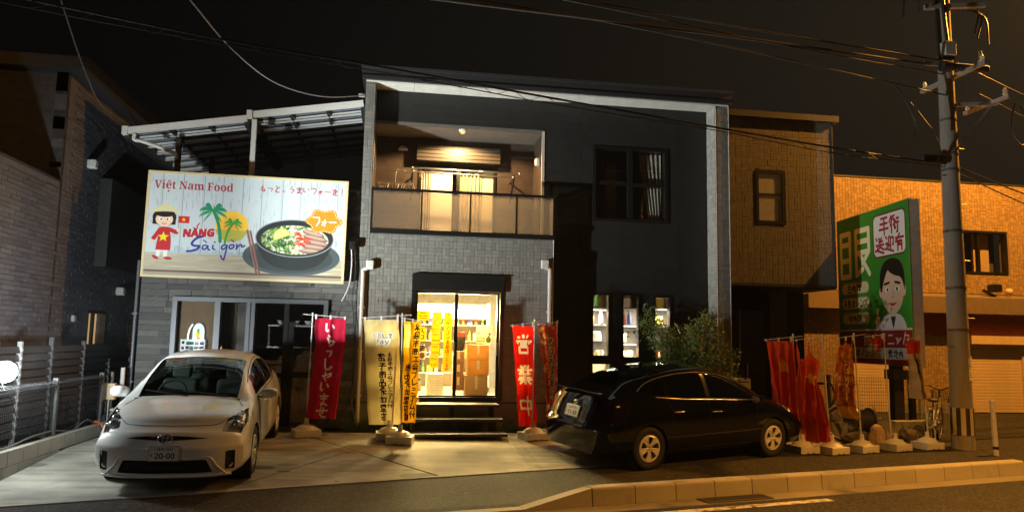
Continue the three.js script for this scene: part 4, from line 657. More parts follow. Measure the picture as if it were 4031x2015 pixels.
  box('amber box in the middle of the door stack', X(684), X(812), Y(832), Y(745), -0.75, orange); box('slatted amber box on top of the door stack', X(682), X(812), Y(742), Y(652), -0.76, orange);
  let k = 0; for (const [y0, y1] of [[925, 846], [842, 770], [766, 694]]) box(['maroon carton at the bottom beside the sash', 'maroon carton second up beside the sash', 'maroon carton third up under the baskets'][k++], X(604), X(668), Math.max(0.5, Y(y0)), Y(y1), -0.9, brown);
  for (let i = 0; i < 5; i++) { const t = thing('shop_basket', ['lowest black shop basket in the nest by the sash', 'second shop basket from the bottom of the nest', 'third shop basket from the bottom of the nest', 'red rimmed shop basket second from the top', 'red rimmed shop basket on top of the nest'][i], 'basket', [X(642), Y(690) + i * 0.035, -0.85]); part('basket_body', [lathe([[0.09, 0], [0.13, 0.22], [0.125, 0.22], [0.085, 0.01]], 4).rotateY(Math.PI / 4).scale(1.15, 1, 0.9)], i > 2 ? mat({ c: [0.5, 0.05, 0.04], roughness: 0.5 }) : mt.darkPlastic, t); part('basket_rim', [bx(0.23, 0.014, 0.012, 0, 0.22, 0.085), bx(0.23, 0.014, 0.012, 0, 0.22, -0.085)], i > 1 ? mat({ c: [0.55, 0.06, 0.05], roughness: 0.5 }) : mt.darkPlastic, t); }
  // counter left of the door
  const ct = thing('shop_counter', 'low white cabinet with vents behind the left door sash', 'cabinet', [X(505), 0.5, -1.2]); part('counter_body', rb(0.34, 0.46, 0.4, 0.01, 0, 0.23, 0), mt.plasticWhite, ct); for (let i = 0; i < 5; i++) part('vent_slot', bx(0.22, 0.008, 0.004, 0.02, 0.14 + i * 0.045, 0.201), mt.plasticGrey, ct);
  solo('screen_stand', [rb(0.14, 0.12, 0.02, 0.01, X(415), Y(675), -0.9), rod([X(415), Y(780), -0.9], [X(415), Y(690), -0.9], 0.012), rb(0.5, 0.02, 0.3, 0.005, X(405), Y(705), -0.95)], mt.darkPlastic, 'small dark payment screen on a ledge left of the door', 'screen');
  // sheets taped inside the glass
  const Y0 = '#f7c61a', zl = -0.075, paint = (t) => (c, w, h) => { c.fillStyle = Y0; c.fillRect(0, 0, w, h); t(c, w, h); };
  poster('notice_sheet', 'yellow opening hours sheet high on the left sash', 'notice', X(376), X(446), Y(514), Y(460), zl, printed(140, 108, paint((c, w, h) => { c.fillStyle = '#8a4a10'; c.fillRect(38, 18, 62, 12); c.fillRect(22, 50, 38, 12); c.fillRect(70, 50, 46, 12); c.fillRect(30, 80, 84, 7); })));
  poster('entrance_sheet', 'yellow sheet with two large entrance characters', 'notice', X(384), X(432), Y(632), Y(553), zl, printed(120, 180, paint((c, w, h) => { c.strokeStyle = '#fff'; c.lineWidth = 8; c.strokeRect(0, 0, w, h); write(c, '入口', 24, 14, 72, { down: true, color: '#15120c', w: 0.15, gap: 1.05 }); })));
  const col = [['NẮNG', 'SÀI', 'GÒN'], ['ITO', 'SHIMA'], ['THỰC', 'PHẨM'], ['VIỆT', 'NAM'], ['THÁI', 'LAN']], ys = [466, 528, 578, 650, 718, 788];
  col.forEach((ws, i) => poster('letter_sheet', 'yellow sheet in the red lettered column, ' + ['topmost of five', 'second of five', 'third of five', 'fourth of five', 'lowest of five'][i], 'notice', X(466 - i * 2.5), X(516 - i * 3), Y(ys[i + 1] - 4), Y(ys[i]), zl, printed(100, 140, paint((c, w, h) => {
    c.fillStyle = '#b0200f'; c.font = 'bold 30px serif'; c.textAlign = 'center'; const n = ws.length; ws.forEach((t, j) => { const y = h * (j + 0.5) / n + 10, plain = t.replace('Ắ', 'A').replace('Ự', 'U').replace('Ẩ', 'Â').replace('Ệ', 'Ê').replace('Á', 'Á'); c.fillText(plain, w / 2, y); if (t === 'NẮNG') { c.beginPath(); c.strokeStyle = '#b0200f'; c.lineWidth = 3; c.arc(42, y - 31, 5, 0.2, 2.9); c.moveTo(44, y - 32); c.lineTo(49, y - 40); c.stroke(); } });
  }))));
  poster('letter_banner', 'tall yellow strip with red kana running down the left sash', 'notice', X(530), X(574), Y(800), Y(466), zl, printed(100, 800, paint((c) => { write(c, 'ナンサイゴン', 22, 6, 54, { down: true, color: '#5a1a10', w: 0.15, gap: 1.12 }); write(c, '糸島店', 22, 376, 60, { down: true, color: '#d02418', w: 0.13, gap: 1.03 }); write(c, 'ベトナム', 30, 566, 36, { down: true, color: '#8a2012', w: 0.15 }); write(c, '食材', 26, 712, 42, { down: true, color: '#d02418', w: 0.13 }); })));
  poster('leaflet', 'white leaflet with a green figure low on the left sash', 'leaflet', X(372), X(412), Y(916), Y(838), zl, printed(80, 150, (c) => { c.fillStyle = '#efe9c8'; c.fillRect(0, 0, 80, 150); c.fillStyle = '#2f7fb8'; c.fillRect(36, 14, 36, 20); c.fillStyle = '#8aa62a'; c.fillRect(12, 90, 34, 36); c.beginPath(); c.moveTo(6, 92); c.lineTo(29, 66); c.lineTo(52, 92); c.fill(); c.fillStyle = '#555'; c.fillRect(8, 132, 64, 10); }));
  poster('leaflet', 'grey poster with a green fruit on the right sash', 'leaflet', X(714), X(806), Y(642), Y(540), -0.118, printed(180, 200, (c) => { c.fillStyle = '#d8cfae'; c.fillRect(0, 0, 180, 200); c.fillStyle = '#7d9a3a'; c.fillRect(8, 130, 92, 50); c.fillStyle = '#dfe6b8'; c.fillRect(16, 140, 66, 8); c.fillRect(16, 156, 76, 8); c.fillStyle = '#4f6b26'; c.beginPath(); c.ellipse(142, 156, 28, 34, 0, 0, 7); c.fill(); c.beginPath(); c.ellipse(146, 116, 14, 7, -0.5, 0, 7); c.fill(); c.fillStyle = '#6b6450'; c.fillRect(10, 70, 40, 12); c.beginPath(); c.arc(154, 90, 14, 0, 7); c.fill(); }));
  poster('leaflet', 'pale round-cornered sheet below the entrance characters', 'leaflet', X(392), X(430), Y(736), Y(694), zl, printed(60, 60, (c) => { c.fillStyle = '#e6dfc0'; c.fillRect(0, 0, 60, 60); c.fillStyle = '#6a4a38'; c.beginPath(); c.arc(30, 30, 26, 0, 7); c.fill(); }));
}
// ------------------------------------------------------------------ wooden entrance steps, weeds, foundation hose
{
  const t = thing('entrance_steps', 'open timber steps up to the glass shop door', 'steps');
  [[0.46, 0.5, 0.42], [0.24, 0.86, 0.4], [0.03, 1.22, 0.4]].forEach(([y, z, d], i) => part('tread', [rb(1.68 + i * 0.05, 0.05, d, 0.008, 1.78, y + 0.01, z - 0.12), ], mt.stepWood, t));
  for (const x of [1.06, 1.78, 2.5]) part('stringer', [bb(x - 0.03, x + 0.03, -0.06, 0.44, 0.15, 0.5), bb(x - 0.03, x + 0.03, -0.06, 0.22, 0.5, 0.86), bb(x - 0.03, x + 0.03, -0.1, 0.012, 0.86, 1.2)], mt.black, t);
  for (const [x, y, z] of [[2.48, 0.2, 0.62]]) part('step_brace', bar([1.1, y, z], [x, y + 0.01, z], 0.03, 0.06), mt.black, t);
  solo('round_lamp_ball', sp(0.06, 1.13, 0.57, 0.36), mt.chrome, 'small chrome ball on the top step beside the yellow flag', 'ball');
  const bl = [], blade = new THREE.PlaneGeometry(0.012, 1, 1, 3).translate(0, 0.5, 0); { const p = blade.attributes.position; for (let i = 0; i < p.count; i++) { const y = p.getY(i); p.setX(i, p.getX(i) * (1 - y * 0.85)); p.setZ(i, y * y * 0.35); } blade.computeVertexNormals(); }
  for (let i = 0; i < 2600; i++) { const left = rnd() < 0.55, x = left ? rr(-0.1, 0.95) : rr(2.6, 3.7), z = rr(0.08, 0.5) + (left ? 0 : 0.0); bl.push({ m: mat4(x, -0.045, z, rr(-0.3, 0.3), rr(0, 6.28), rr(-0.4, 0.4), 1, rr(0.08, 0.26), rr(0.3, 1)), c: lin(rr(0.5, 1), rr(0.7, 1.1), rr(0.4, 0.8)) }); }
  const w = instances('weeds', norm(blade), mat({ c: [0.05, 0.075, 0.025], roughness: 0.9, side: THREE.DoubleSide }), bl); tag(w, 'low grass along the foot of the white tiled bay', 'weeds');
  solo('garden_hose', tube([[-0.02, 0.75, 0.1], [0.0, 0.4, 0.16], [0.1, 0.1, 0.25], [0.22, -0.03, 0.34], [0.3, -0.05, 0.4]], 0.012, 40, 8), mt.cableGrey, 'thin pale hose hanging by the corner rain pipe', 'hose');
}
// ------------------------------------------------------------------ stone clad annex with the wide window, terrace roof and billboard
{
  const a = thing('stone_annex', 'single storey annex clad in dark split stone beside the shop house', 'building');
  const x0 = -3.82, x1 = -0.004, z0 = -0.13, win = [-3.16, -0.6, 0.0, 2.24];
  part('annex_wall', [ext(hole(poly([[x0, -0.3], [x1, -0.3], [x1, 4.45], [x0, 4.45]]), ...win), 0.15, z0 - 0.17), bb(x0, x0 + 0.15, -0.3, 4.45, -6, z0 - 0.17), bb(x0, x1, 4.451, 4.5, -0.36, z0 + 0.03), bb(x0 + 0.16, x1, 2.6, 2.75, -6, z0 - 0.18), bb(x0, x1, -0.3, 2.7, -6.2, -6)], mat({ c: [0.03, 0.03, 0.032], roughness: 0.9 }), a);
  // split stones, four cut shapes in a few greys
  const shapes = []; for (let k = 0; k < 5; k++) { const g = new THREE.BoxGeometry(1, 1, 1, 6, 2, 1), p = g.attributes.position; for (let i = 0; i < p.count; i++) if (p.getZ(i) > 0.4) { const e = Math.abs(p.getX(i)) > 0.49 || Math.abs(p.getY(i)) > 0.49; p.setZ(i, e ? 0.25 + 0.2 * hash(i, k) : 0.3 + 0.5 * hash(i, k, 4)); } g.computeVertexNormals(); shapes.push(metric(toCreasedNormals(g, 0.5))); }
  const greys = [0.24, 0.29, 0.2, 0.34].map((v) => mat({ c: [v, v * 0.99, v * 1.0], map: tConc, bumpMap: tAsphaltBump, bumpScale: 0.004, roughness: 0.9 }));
  const put = (l, r, b, t) => { const w = r - l - 0.006, h = t - b - 0.006; if (w < 0.03 || h < 0.02) return; const m = part('stone', shapes[Math.floor(rnd() * 5)], greys[Math.floor(rnd() * 4)], a); m.position.set((l + r) / 2, (b + t) / 2, z0 - 0.012); m.scale.set(w, h, rr(0.035, 0.07)); };
  for (let j = 0, y = 0.0; y < 4.4; j++) {
    const h = [0.11, 0.085, 0.13, 0.1][j % 4]; let x = x0 + 0.01;
    while (x < x1 - 0.02) {
      let r = Math.min(x1 - 0.01, x + rr(0.32, 0.62)); if (r > x1 - 0.12) r = x1 - 0.01; const inRow = y + h > win[2] && y < win[3];
      const hidden = (y > 2.72 && y + h < 4.4 && x > -3.7 && r < -0.5);
      let l = x; x = r;
      if (hidden) continue;
      if (inRow) { if (l >= win[0] - 0.09 && r <= win[1] + 0.09) continue; if (l < win[0] - 0.08 && r > win[0] - 0.08) r = win[0] - 0.08; if (l < win[1] + 0.08 && r > win[1] + 0.08) l = win[1] + 0.08; }
      put(l, r, y, y + h);
    }
    y += h;
  }
  // wide window: alu frame, five lights, dark lower rail
  const f = part('wide_window', [frame(-3.24, -0.52, -0.05, 2.32, 0.08, z0 - 0.12, z0 + 0.08)], mt.alu2 ?? (mt.alu2 = mat({ c: [0.12, 0.125, 0.135], roughness: 0.45, metalness: 0.4 })), a);
  for (const [l, r] of [[-2.52, -2.42], [-1.97, -1.82], [-1.3, -1.22]]) part('mullion', bb(l, r, 0.03, 2.24, z0 - 0.1, z0 + 0.06), l < -1.5 ? mt.alu2 : mt.black, f);
  part('mullion', bb(-1.97 + 0.065, -1.82 - 0.065, 0.03, 2.24, z0 + 0.06, z0 + 0.064), mt.black, f);
  part('door_rail', [bb(-1.22, -0.6, 0.9, 1.0, z0 - 0.08, z0 + 0.05), bb(-1.22, -1.12, 0.03, 1.9, z0 - 0.08, z0 + 0.045), bb(-1.82, -1.3, 0.9, 0.98, z0 - 0.08, z0 + 0.04)], mt.black, f);
  for (const [l, r] of [[-3.16, -2.52], [-2.42, -1.97], [-1.82, -1.3], [-1.22, -0.6]]) part('pane', bb(l, r, 0.03, 2.24, z0 - 0.02, z0 - 0.014), mt.glass, f);
  part('annex_room', [bb(x0 + 0.16, x1, 0, 0.02, -5.9, -0.32), bb(x0 + 0.16, x1, 0.02, 2.6, -3.6, -3.5), bb(x1 - 0.05, x1, 0.02, 2.6, -3.5, -0.31), bb(x0 + 0.16, x0 + 0.2, 0.02, 2.6, -3.5, -0.31)], mat({ c: [0.4, 0.37, 0.33], map: tGrain, roughness: 0.9 }), a);
  part('room_blind', bb(-3.15, -2.53, 0.03, 2.24, z0 - 0.1, z0 - 0.095), mat({ c: [0.22, 0.15, 0.08], map: tGrain, roughness: 0.8 }), f);
  part('room_column', bb(-2.35, -2.05, 0.02, 2.6, -0.9, -0.6), mat({ c: [0.3, 0.29, 0.27], map: tConc, roughness: 0.9 }), a);
  // inside: shelves, cartons, crockery
  const sh = thing('wall_shelf', 'dim wall shelf with bowls inside the annex window', 'shelf', [-1.1, 1.85, -1.3]); part('shelf_board', [bx(1.3, 0.03, 0.3), bx(1.3, 0.03, 0.3, 0, -0.42, 0)], mt.plasticGrey, sh); part('shelf_bracket', [bx(0.03, 0.45, 0.28, -0.62, -0.2, 0), bx(0.03, 0.45, 0.28, 0.62, -0.2, 0)], mt.black, sh);
  const bowl = lathe([[0.03, 0], [0.05, 0.005], [0.085, 0.06], [0.09, 0.085], [0.083, 0.085], [0.045, 0.012], [0, 0.01]], 20);
  for (let i = 0; i < 4; i++) solo('bowl', bowl, mt.plasticWhite, `white bowl, ${['first', 'second', 'third', 'last'][i]} of four on the dim shelf inside the annex window`, 'bowl', 'bowls on the annex shelf', [-1.5 + i * 0.26, 1.87 + (i % 2 ? 0 : 0), -1.28]);
  for (const [i, l] of ['pale carton lowest inside the annex door', 'pale carton on top inside the annex door', 'tall pale carton by the annex mullion'].entries()) { const t = thing('storage_carton', l, 'box', [[-1.62, 0.05, -0.7], [-1.6, 0.62, -0.7], [-1.1, 0.05, -0.75]][i]); part('box_side', bx(0.5, 0.55, 0.4, 0, 0.275, 0), mt.beige, t); part('box_flap', bx(0.5, 0.01, 0.4, 0, 0.557, 0), mt.paint, t); }
  solo('carrier_bag', [rb(0.34, 0.3, 0.2, 0.09, -0.95, 1.16, -0.6, 3), rb(0.2, 0.12, 0.14, 0.05, -0.9, 1.33, -0.6, 3)], mt.paint, 'white carrier bag behind the annex door rail', 'bag');
  solo('pink_ring', new THREE.TorusGeometry(0.045, 0.02, 10, 24).translate(-2.16, 1.2, -0.5), mat({ c: [0.8, 0.2, 0.3], roughness: 0.5 }), 'small pink ring on the sill of the second annex light', 'ring');
  part('sill_board', bb(-2.42, -1.3, 1.1, 1.13, -0.75, -0.35), mt.wood, a);
  solo('small_cone', new THREE.ConeGeometry(0.05, 0.13, 16).translate(-2.38, 1.2, -0.55), mt.beige, 'tiny pale cone on the annex sill beside a ring', 'ornament');
  // lit logo panels behind the blind and a photo sheet
  const lo = thing('light_sign', 'rounded lit logo sign on the first light of the annex window', 'sign', [-2.79, 1.42, z0 - 0.035]);
  part('sign_face', [lathe([[0, 0], [0.001, 0]], 4), ext((() => { const s = new THREE.Shape(); s.moveTo(-0.1, 0); s.lineTo(0.1, 0); s.lineTo(0.1, 0.28); s.absellipse(0, 0.28, 0.1, 0.15, 0, Math.PI); s.closePath(); return s; })(), 0.012)].slice(1), mat({ c: [0.2, 0.2, 0.2], emissive: new THREE.Color().setRGB(0.8, 0.95, 1), emissiveIntensity: 0.95 }), lo);
  part('sign_print', new THREE.PlaneGeometry(0.13, 0.24).translate(0, 0.22, 0.0135), printed(130, 240, (c) => { c.fillStyle = '#dff0ff'; c.fillRect(0, 0, 130, 240); c.fillStyle = '#e8c21a'; c.beginPath(); c.ellipse(60, 110, 38, 60, 0, 0, 7); c.fill(); c.fillStyle = '#2f8a3c'; c.beginPath(); c.ellipse(62, 42, 20, 34, 0.3, 0, 7); c.fill(); c.fillStyle = '#c04030'; c.fillRect(40, 170, 60, 30); }, { emissive: new THREE.Color(1, 1, 1), emissiveIntensity: 0 }), lo);
  part('sign_ring', tube([[-0.17, 0.0, 0.01], [-0.175, 0.2, 0.01], [-0.15, 0.33, 0.01], [-0.105, 0.41, 0.01]], 0.014, 24, 8), mat({ c: [0.2, 0.2, 0.2], emissive: new THREE.Color().setRGB(0.85, 0.95, 1), emissiveIntensity: 1.5 }), lo);
  const sl = new THREE.RectAreaLight(0xffffff, 12, 0.18, 0.36); sl.color.setRGB(0.8, 0.95, 1); sl.position.set(-2.79, 1.62, z0 - 0.02); sl.lookAt(-2.79, 1.62, 5); sl.name = 'light_sign_light'; scene.add(sl);
  poster('photo_sheet', 'white sheet of small photographs under the lit logo', 'poster', -3.08, -2.66, 1.1, 1.56, z0 + 0.0, printed(260, 290, (c) => { c.fillStyle = '#eef4f6'; c.fillRect(0, 0, 260, 290); c.fillStyle = '#222'; for (let i = 0; i < 4; i++) { c.fillRect(14, 22 + i * 62, 26, 30); } const P = ['#2e7d4f', '#8c8c8c', '#77655c', '#93413a', '#5c8c8c', '#b7a58a', '#6e7a83', '#3d5fae', '#96754d', '#4a86b8', '#b3a5c0', '#7a9a52']; let k = 0; for (const [x, y, w, h] of [[62, 26, 80, 36], [150, 26, 44, 36], [204, 26, 44, 36], [56, 76, 36, 34], [98, 76, 40, 60], [146, 76, 46, 34], [202, 76, 46, 34], [56, 118, 36, 30], [146, 118, 100, 40], [60, 168, 60, 30], [130, 168, 116, 30], [60, 208, 188, 30]]) { c.fillStyle = P[k++]; c.fillRect(x, y, w, h); c.fillStyle = 'rgba(20,20,30,.35)'; c.fillRect(x, y + h * 0.6, w, h * 0.4); } }));
}
{ // terrace roof of clear sheets on white painted beams, falling to the left
  const t = thing('terrace_roof', 'clear sheet terrace roof on slim beams over the annex', 'canopy');
  const zf = -0.3, zr = -4.2, y = (x, up) => 6.12 + 0.178 * x + up;
  for (const [xa, xb, up, n] of [[-2.12, -0.05, 0.06, 3], [-4.3, -2.2, 0, 3]]) {
    part('front_beam', [bar([xa - 0.03, y(xa, up), zf], [xb, y(xb, up), zf], 0.07, 0.12)], mt.white, t);
    part('gutter_cap', [bx(0.1, 0.16, 0.13, xa - 0.03, y(xa, up), zf)], mt.white, t);
    for (let k = 1; k <= 7; k++) { const z = zf + (zr - zf) * k / 7; part('purlin', [bar([xa, y(xa, up), z], [xb, y(xb, up), z], 0.05, 0.06), bar([xa, y(xa, up) - 0.04, z + 0.02], [xb, y(xb, up) - 0.04, z + 0.02], 0.08, 0.012)], mt.white, t); }
    for (let k = 0; k <= n; k++) { const x = xa + (xb - xa) * k / n; part('rafter', bar([x, y(x, up) - (k % n ? 0.02 : 0.07), zf], [x, y(x, up) - (k % n ? 0.02 : 0.07), zr], k % n ? 0.04 : 0.09, k % n ? 0.05 : 0.14), mt.fascia, t); }
    for (let k = 0; k < n; k++) { const l = xa + (xb - xa) * k / n, r = xa + (xb - xa) * (k + 1) / n; part('roof_sheet', bar([l + 0.02, y(l, up) + 0.05, (zf + zr) / 2], [r - 0.02, y(r, up) + 0.05, (zf + zr) / 2], zf - zr, 0.006), mt.sheet ?? (mt.sheet = mat({ physical: true, c: [0.35, 0.42, 0.55], transmission: 0.8, thickness: 0, roughness: 0.25 })), t); }
  }
  part('terrace_post', bar([-2.06, 4.5, zf - 0.02], [-2.06, 5.72, zf - 0.02], 0.09, 0.09), mt.white, t); part('terrace_post', bar([-3.5, 4.5, zf - 0.4], [-3.5, 5.36, zf - 0.4], 0.09, 0.09), mt.fascia, t);
  part('terrace_post', bar([-1.2, 4.5, -2.2], [-1.2, 5.85, -2.2], 0.09, 0.09), mt.fascia, t); part('terrace_post', bar([-3.4, 4.5, -2.9], [-3.4, 5.5, -2.9], 0.09, 0.09), mt.fascia, t);
  part('gutter_pipe', tube([[-4.17, 5.3, zf + 0.02], [-4.17, 5.2, zf + 0.02], [-4.05, 5.18, zf], [-3.6, 5.08, zf - 0.3], [-3.52, 5.04, zf - 0.32], [-3.51, 4.95, zf - 0.34]], 0.035, 40, 10), mt.white, t);
  const fl = thing('eave_fixture', 'little grey fixture on the fin beside the terrace roof', 'fixture', [-0.08, 6.3, -0.2]); part('fixture_body', rb(0.12, 0.06, 0.1, 0.02), mt.plasticGrey, fl); part('fixture_arm', rod([0.02, 0, 0], [0.09, 0, 0], 0.012), mt.black, fl);
  solo('green_tape', bx(0.05, 0.06, 0.01), mat({ c: [0.05, 0.5, 0.2], roughness: 0.5 }), 'scrap of bright green tape beside the white fin', 'tape', undefined, [-0.07, 4.36, -0.1]);
  solo('green_tape', bx(0.12, 0.02, 0.01), mat({ c: [0.05, 0.45, 0.2], roughness: 0.5 }), 'thin scrap of green tape nearer the billboard corner', 'tape', undefined, [-0.17, 4.4, -0.1]);
}
// ------------------------------------------------------------------ billboard
{
  const W = 1400, H = 760, tex = canvasTex(W, H, (c) => {
    let sd = 5; const r = () => { sd = (sd * 16807) % 2147483647; return sd / 2147483647; };
    c.fillStyle = '#bcc8cc'; c.fillRect(0, 0, W, H);
    for (let k = 0; k < 11; k++) { // whitewashed boards printed on the sheet
      const x = k * 140 - 60 + r() * 20; c.fillStyle = `rgba(236,242,244,${0.08 + r() * 0.2})`; c.fillRect(x + 4, 0, 132, H); c.fillStyle = '#6f7c82'; c.fillRect(x, 0, 3, H);
      for (let i = 0; i < 34; i++) { c.fillStyle = `rgba(110,128,136,${0.12 + r() * 0.35})`; const y = r() * 560, l = 14 + r() * 70; c.beginPath(); c.ellipse(x + 8 + r() * 124, y, 1 + r() * 2.6, l / 2, 0, 0, 7); c.fill(); }
    }
    c.fillStyle = '#b3a98f'; c.fillRect(0, 596, W, 150); for (let i = 0; i < 420; i++) { c.fillStyle = `rgba(${r() < 0.5 ? '250,245,230' : '150,132,104'},${r() * 0.16})`; c.beginPath(); c.ellipse(r() * W, 600 + r() * 140, 30 + r() * 90, 2 + r() * 5, 0, 0, 7); c.fill(); }
    c.fillStyle = '#6d5548'; c.fillRect(0, 722, W, 16); c.fillStyle = '#a79a86'; c.fillRect(0, 738, W, 22);
    // grey town skyline
    c.fillStyle = 'rgba(120,140,148,.3)'; for (let i = 0; i < 26; i++) { const x = 130 + i * 22, h = 14 + r() * 44; c.fillRect(x, 596 - h, 20, h); }
    // headings
    c.fillStyle = c.strokeStyle = '#a51c2c'; c.font = 'bold 84px serif'; { const w = c.measureText('Viêt Nam Food').width, k = 556 / w; c.save(); c.translate(28, 112); c.scale(k, 1); c.fillText('Viêt Nam Food', 0, 0); c.beginPath(); c.arc(c.measureText('Vi').width + c.measureText('ê').width / 2, 19, 7, 0, 7); c.fill(); c.restore(); }
    write(c, 'もっと、うまいフォーを！', 768, 44, 54, { color: '#b01c30', w: 0.11, gap: 0.97 });
    // sun and palms
    const g = c.createRadialGradient(580, 370, 10, 600, 380, 125); g.addColorStop(0, '#f2a32a'); g.addColorStop(1, '#f6cf4c'); c.fillStyle = g; c.beginPath(); c.arc(590, 376, 118, 0, 7); c.fill();
    c.fillStyle = '#b4b04a'; c.beginPath(); c.arc(590, 376, 118, 0.25, 2.9); c.fill();
    const palm = (x, y, s, col, bend) => { c.strokeStyle = col; c.lineCap = 'round'; c.lineWidth = 22 * s; c.beginPath(); c.moveTo(x, y); c.quadraticCurveTo(x + bend * 0.9, y + 90 * s, x + bend, y + 220 * s); c.stroke(); for (let k = 0; k < 9; k++) { const a = -Math.PI / 2 + (k - 4) * 0.62, L = 100 * s, ex = x + Math.cos(a) * L, ey = y + Math.sin(a) * L * 0.7 + 26 * s; c.fillStyle = col; c.beginPath(); c.moveTo(x, y); c.quadraticCurveTo(x + Math.cos(a) * L * 0.6, y + Math.sin(a) * L * 0.8 - 26 * s, ex, ey); c.quadraticCurveTo(x + Math.cos(a) * L * 0.5, y + Math.sin(a) * L * 0.5 + 16 * s, x, y); c.fill(); for (let j = 2; j < 7; j++) { c.lineWidth = 3 * s; const q = j / 7, px = x + (ex - x) * q, py = y + (ey - y) * q - 16 * s * Math.sin(q * 3); c.beginPath(); c.moveTo(px, py); c.lineTo(px + 6 * s * Math.sign(Math.cos(a)), py + 26 * s); c.stroke(); } } };
    palm(452, 262, 1.05, '#1f8a5a', 62); palm(600, 352, 0.7, '#2f9a3c', -52);
    // lettering of the logo
    c.save(); c.translate(248, 470); c.rotate(-0.06); c.transform(1, 0, -0.12, 1, 0, 0); c.lineJoin = 'round'; c.font = '900 76px sans-serif'; c.strokeStyle = '#e8ecec'; c.lineWidth = 10; c.strokeText('NANG', 0, 0); c.fillStyle = '#b5202c'; c.fillText('NANG', 0, 0); c.lineWidth = 6; c.strokeStyle = '#b5202c'; c.strokeText('NANG', 0, 0); c.lineWidth = 9; c.beginPath(); c.arc(86, -72, 14, 0.3, 2.8); c.stroke(); c.beginPath(); c.moveTo(92, -76); c.lineTo(106, -98); c.stroke(); c.restore();
    c.save(); c.strokeStyle = '#2f2a8c'; c.lineCap = c.lineJoin = 'round'; const bs = (pts, w) => { c.lineWidth = w; c.beginPath(); pts.forEach((p, i) => i ? c.quadraticCurveTo(p[0], p[1], p[2], p[3]) : c.moveTo(...p)); c.stroke(); };
    bs([[392, 462], [340, 470, 318, 516], [318, 540, 372, 534], [370, 570, 290, 578]], 16); bs([[428, 530], [392, 520, 394, 552], [404, 572, 432, 534], [430, 560, 446, 562]], 11); bs([[398, 490], [410, 496, 420, 506]], 8); bs([[468, 526], [460, 556, 480, 556]], 11); bs([[476, 500], [477, 500, 479, 502]], 11);
    bs([[566, 522], [526, 512, 528, 546], [540, 564, 566, 526], [556, 600, 548, 632], [530, 622, 526, 600]], 11); bs([[600, 514], [574, 520, 584, 544], [606, 552, 616, 522], [610, 512, 600, 514]], 11); bs([[592, 478], [606, 484, 612, 494]], 8); bs([[634, 510], [636, 530, 632, 548], [650, 506, 668, 512], [664, 540, 690, 518]], 11); c.restore();
    // a girl in a red tunic and straw hat, plainly drawn
    c.fillStyle = '#e9e6e2'; c.fillRect(76, 560, 26, 64); c.fillRect(126, 566, 28, 60); c.fillStyle = '#b8202c'; c.beginPath(); c.ellipse(72, 630, 26, 11, 0.5, 0, 7); c.ellipse(160, 636, 30, 11, 0.1, 0, 7); c.fill();
    c.fillStyle = '#c0202a'; c.beginPath(); c.moveTo(100, 402); c.lineTo(150, 402); c.quadraticCurveTo(178, 470, 172, 576); c.lineTo(70, 576); c.quadraticCurveTo(78, 470, 100, 402); c.fill(); c.lineWidth = 30; c.strokeStyle = '#c0202a'; c.lineCap = 'round'; c.beginPath(); c.moveTo(96, 420); c.lineTo(52, 490); c.moveTo(156, 420); c.lineTo(206, 440); c.stroke(); c.strokeStyle = '#f2c8a4'; c.lineWidth = 17; c.beginPath(); c.moveTo(44, 506); c.lineTo(40, 528); c.moveTo(214, 428); c.lineTo(222, 402); c.stroke();
    c.fillStyle = '#1b1614'; c.beginPath(); c.ellipse(116, 330, 82, 66, 0, 0, 7); c.fill(); c.fillRect(36, 340, 44, 44); c.fillRect(152, 340, 44, 44); c.fillStyle = '#f5cfae'; c.beginPath(); c.ellipse(116, 346, 60, 52, 0, 0, 7); c.fill(); c.fillStyle = '#1b1614'; c.beginPath(); c.ellipse(116, 302, 66, 26, 0, 0, 7); c.fill();
    c.fillStyle = '#fff'; c.beginPath(); c.ellipse(92, 344, 13, 11, 0, 0, 7); c.ellipse(140, 344, 13, 11, 0, 0, 7); c.fill(); c.fillStyle = '#2a211c'; c.beginPath(); c.arc(94, 345, 7, 0, 7); c.arc(138, 345, 7, 0, 7); c.fill(); c.strokeStyle = '#9a2a22'; c.lineWidth = 4; c.beginPath(); c.arc(116, 366, 16, 0.3, 2.8); c.stroke();
    c.fillStyle = '#d8d2a2'; c.beginPath(); c.moveTo(120, 218); c.quadraticCurveTo(180, 258, 246, 300); c.quadraticCurveTo(120, 270, -6, 306); c.quadraticCurveTo(56, 262, 120, 218); c.fill();
    const star = (x, y, R, col) => { c.fillStyle = col; c.beginPath(); for (let k = 0; k < 10; k++) { const a = -Math.PI / 2 + k * Math.PI / 5, q = k % 2 ? R * 0.42 : R; c.lineTo(x + Math.cos(a) * q, y + Math.sin(a) * q); } c.fill(); };
    star(118, 478, 42, '#f0d51c'); c.fillStyle = '#c8242c'; c.fillRect(212, 316, 78, 52); star(250, 342, 17, '#f4d424'); c.strokeStyle = '#8a7a6a'; c.lineWidth = 4; c.beginPath(); c.moveTo(212, 312); c.lineTo(218, 410); c.stroke();
    // the bowl on its plate
    c.fillStyle = '#4b5356'; c.beginPath(); c.ellipse(1030, 590, 350, 142, 0, 0, 7); c.fill(); c.strokeStyle = '#697275'; c.lineWidth = 5; c.stroke(); c.fillStyle = '#3a4144'; c.beginPath(); c.ellipse(1030, 598, 300, 112, 0, 0, 7); c.fill();
    c.fillStyle = '#262a2b'; c.beginPath(); c.moveTo(766, 446); c.bezierCurveTo(790, 620, 880, 690, 1050, 690); c.bezierCurveTo(1220, 690, 1300, 610, 1326, 446); c.closePath(); c.fill(); c.beginPath(); c.ellipse(1046, 446, 282, 142, 0, 0, 7); c.fill(); c.strokeStyle = '#8d9799'; c.lineWidth = 7; c.stroke();
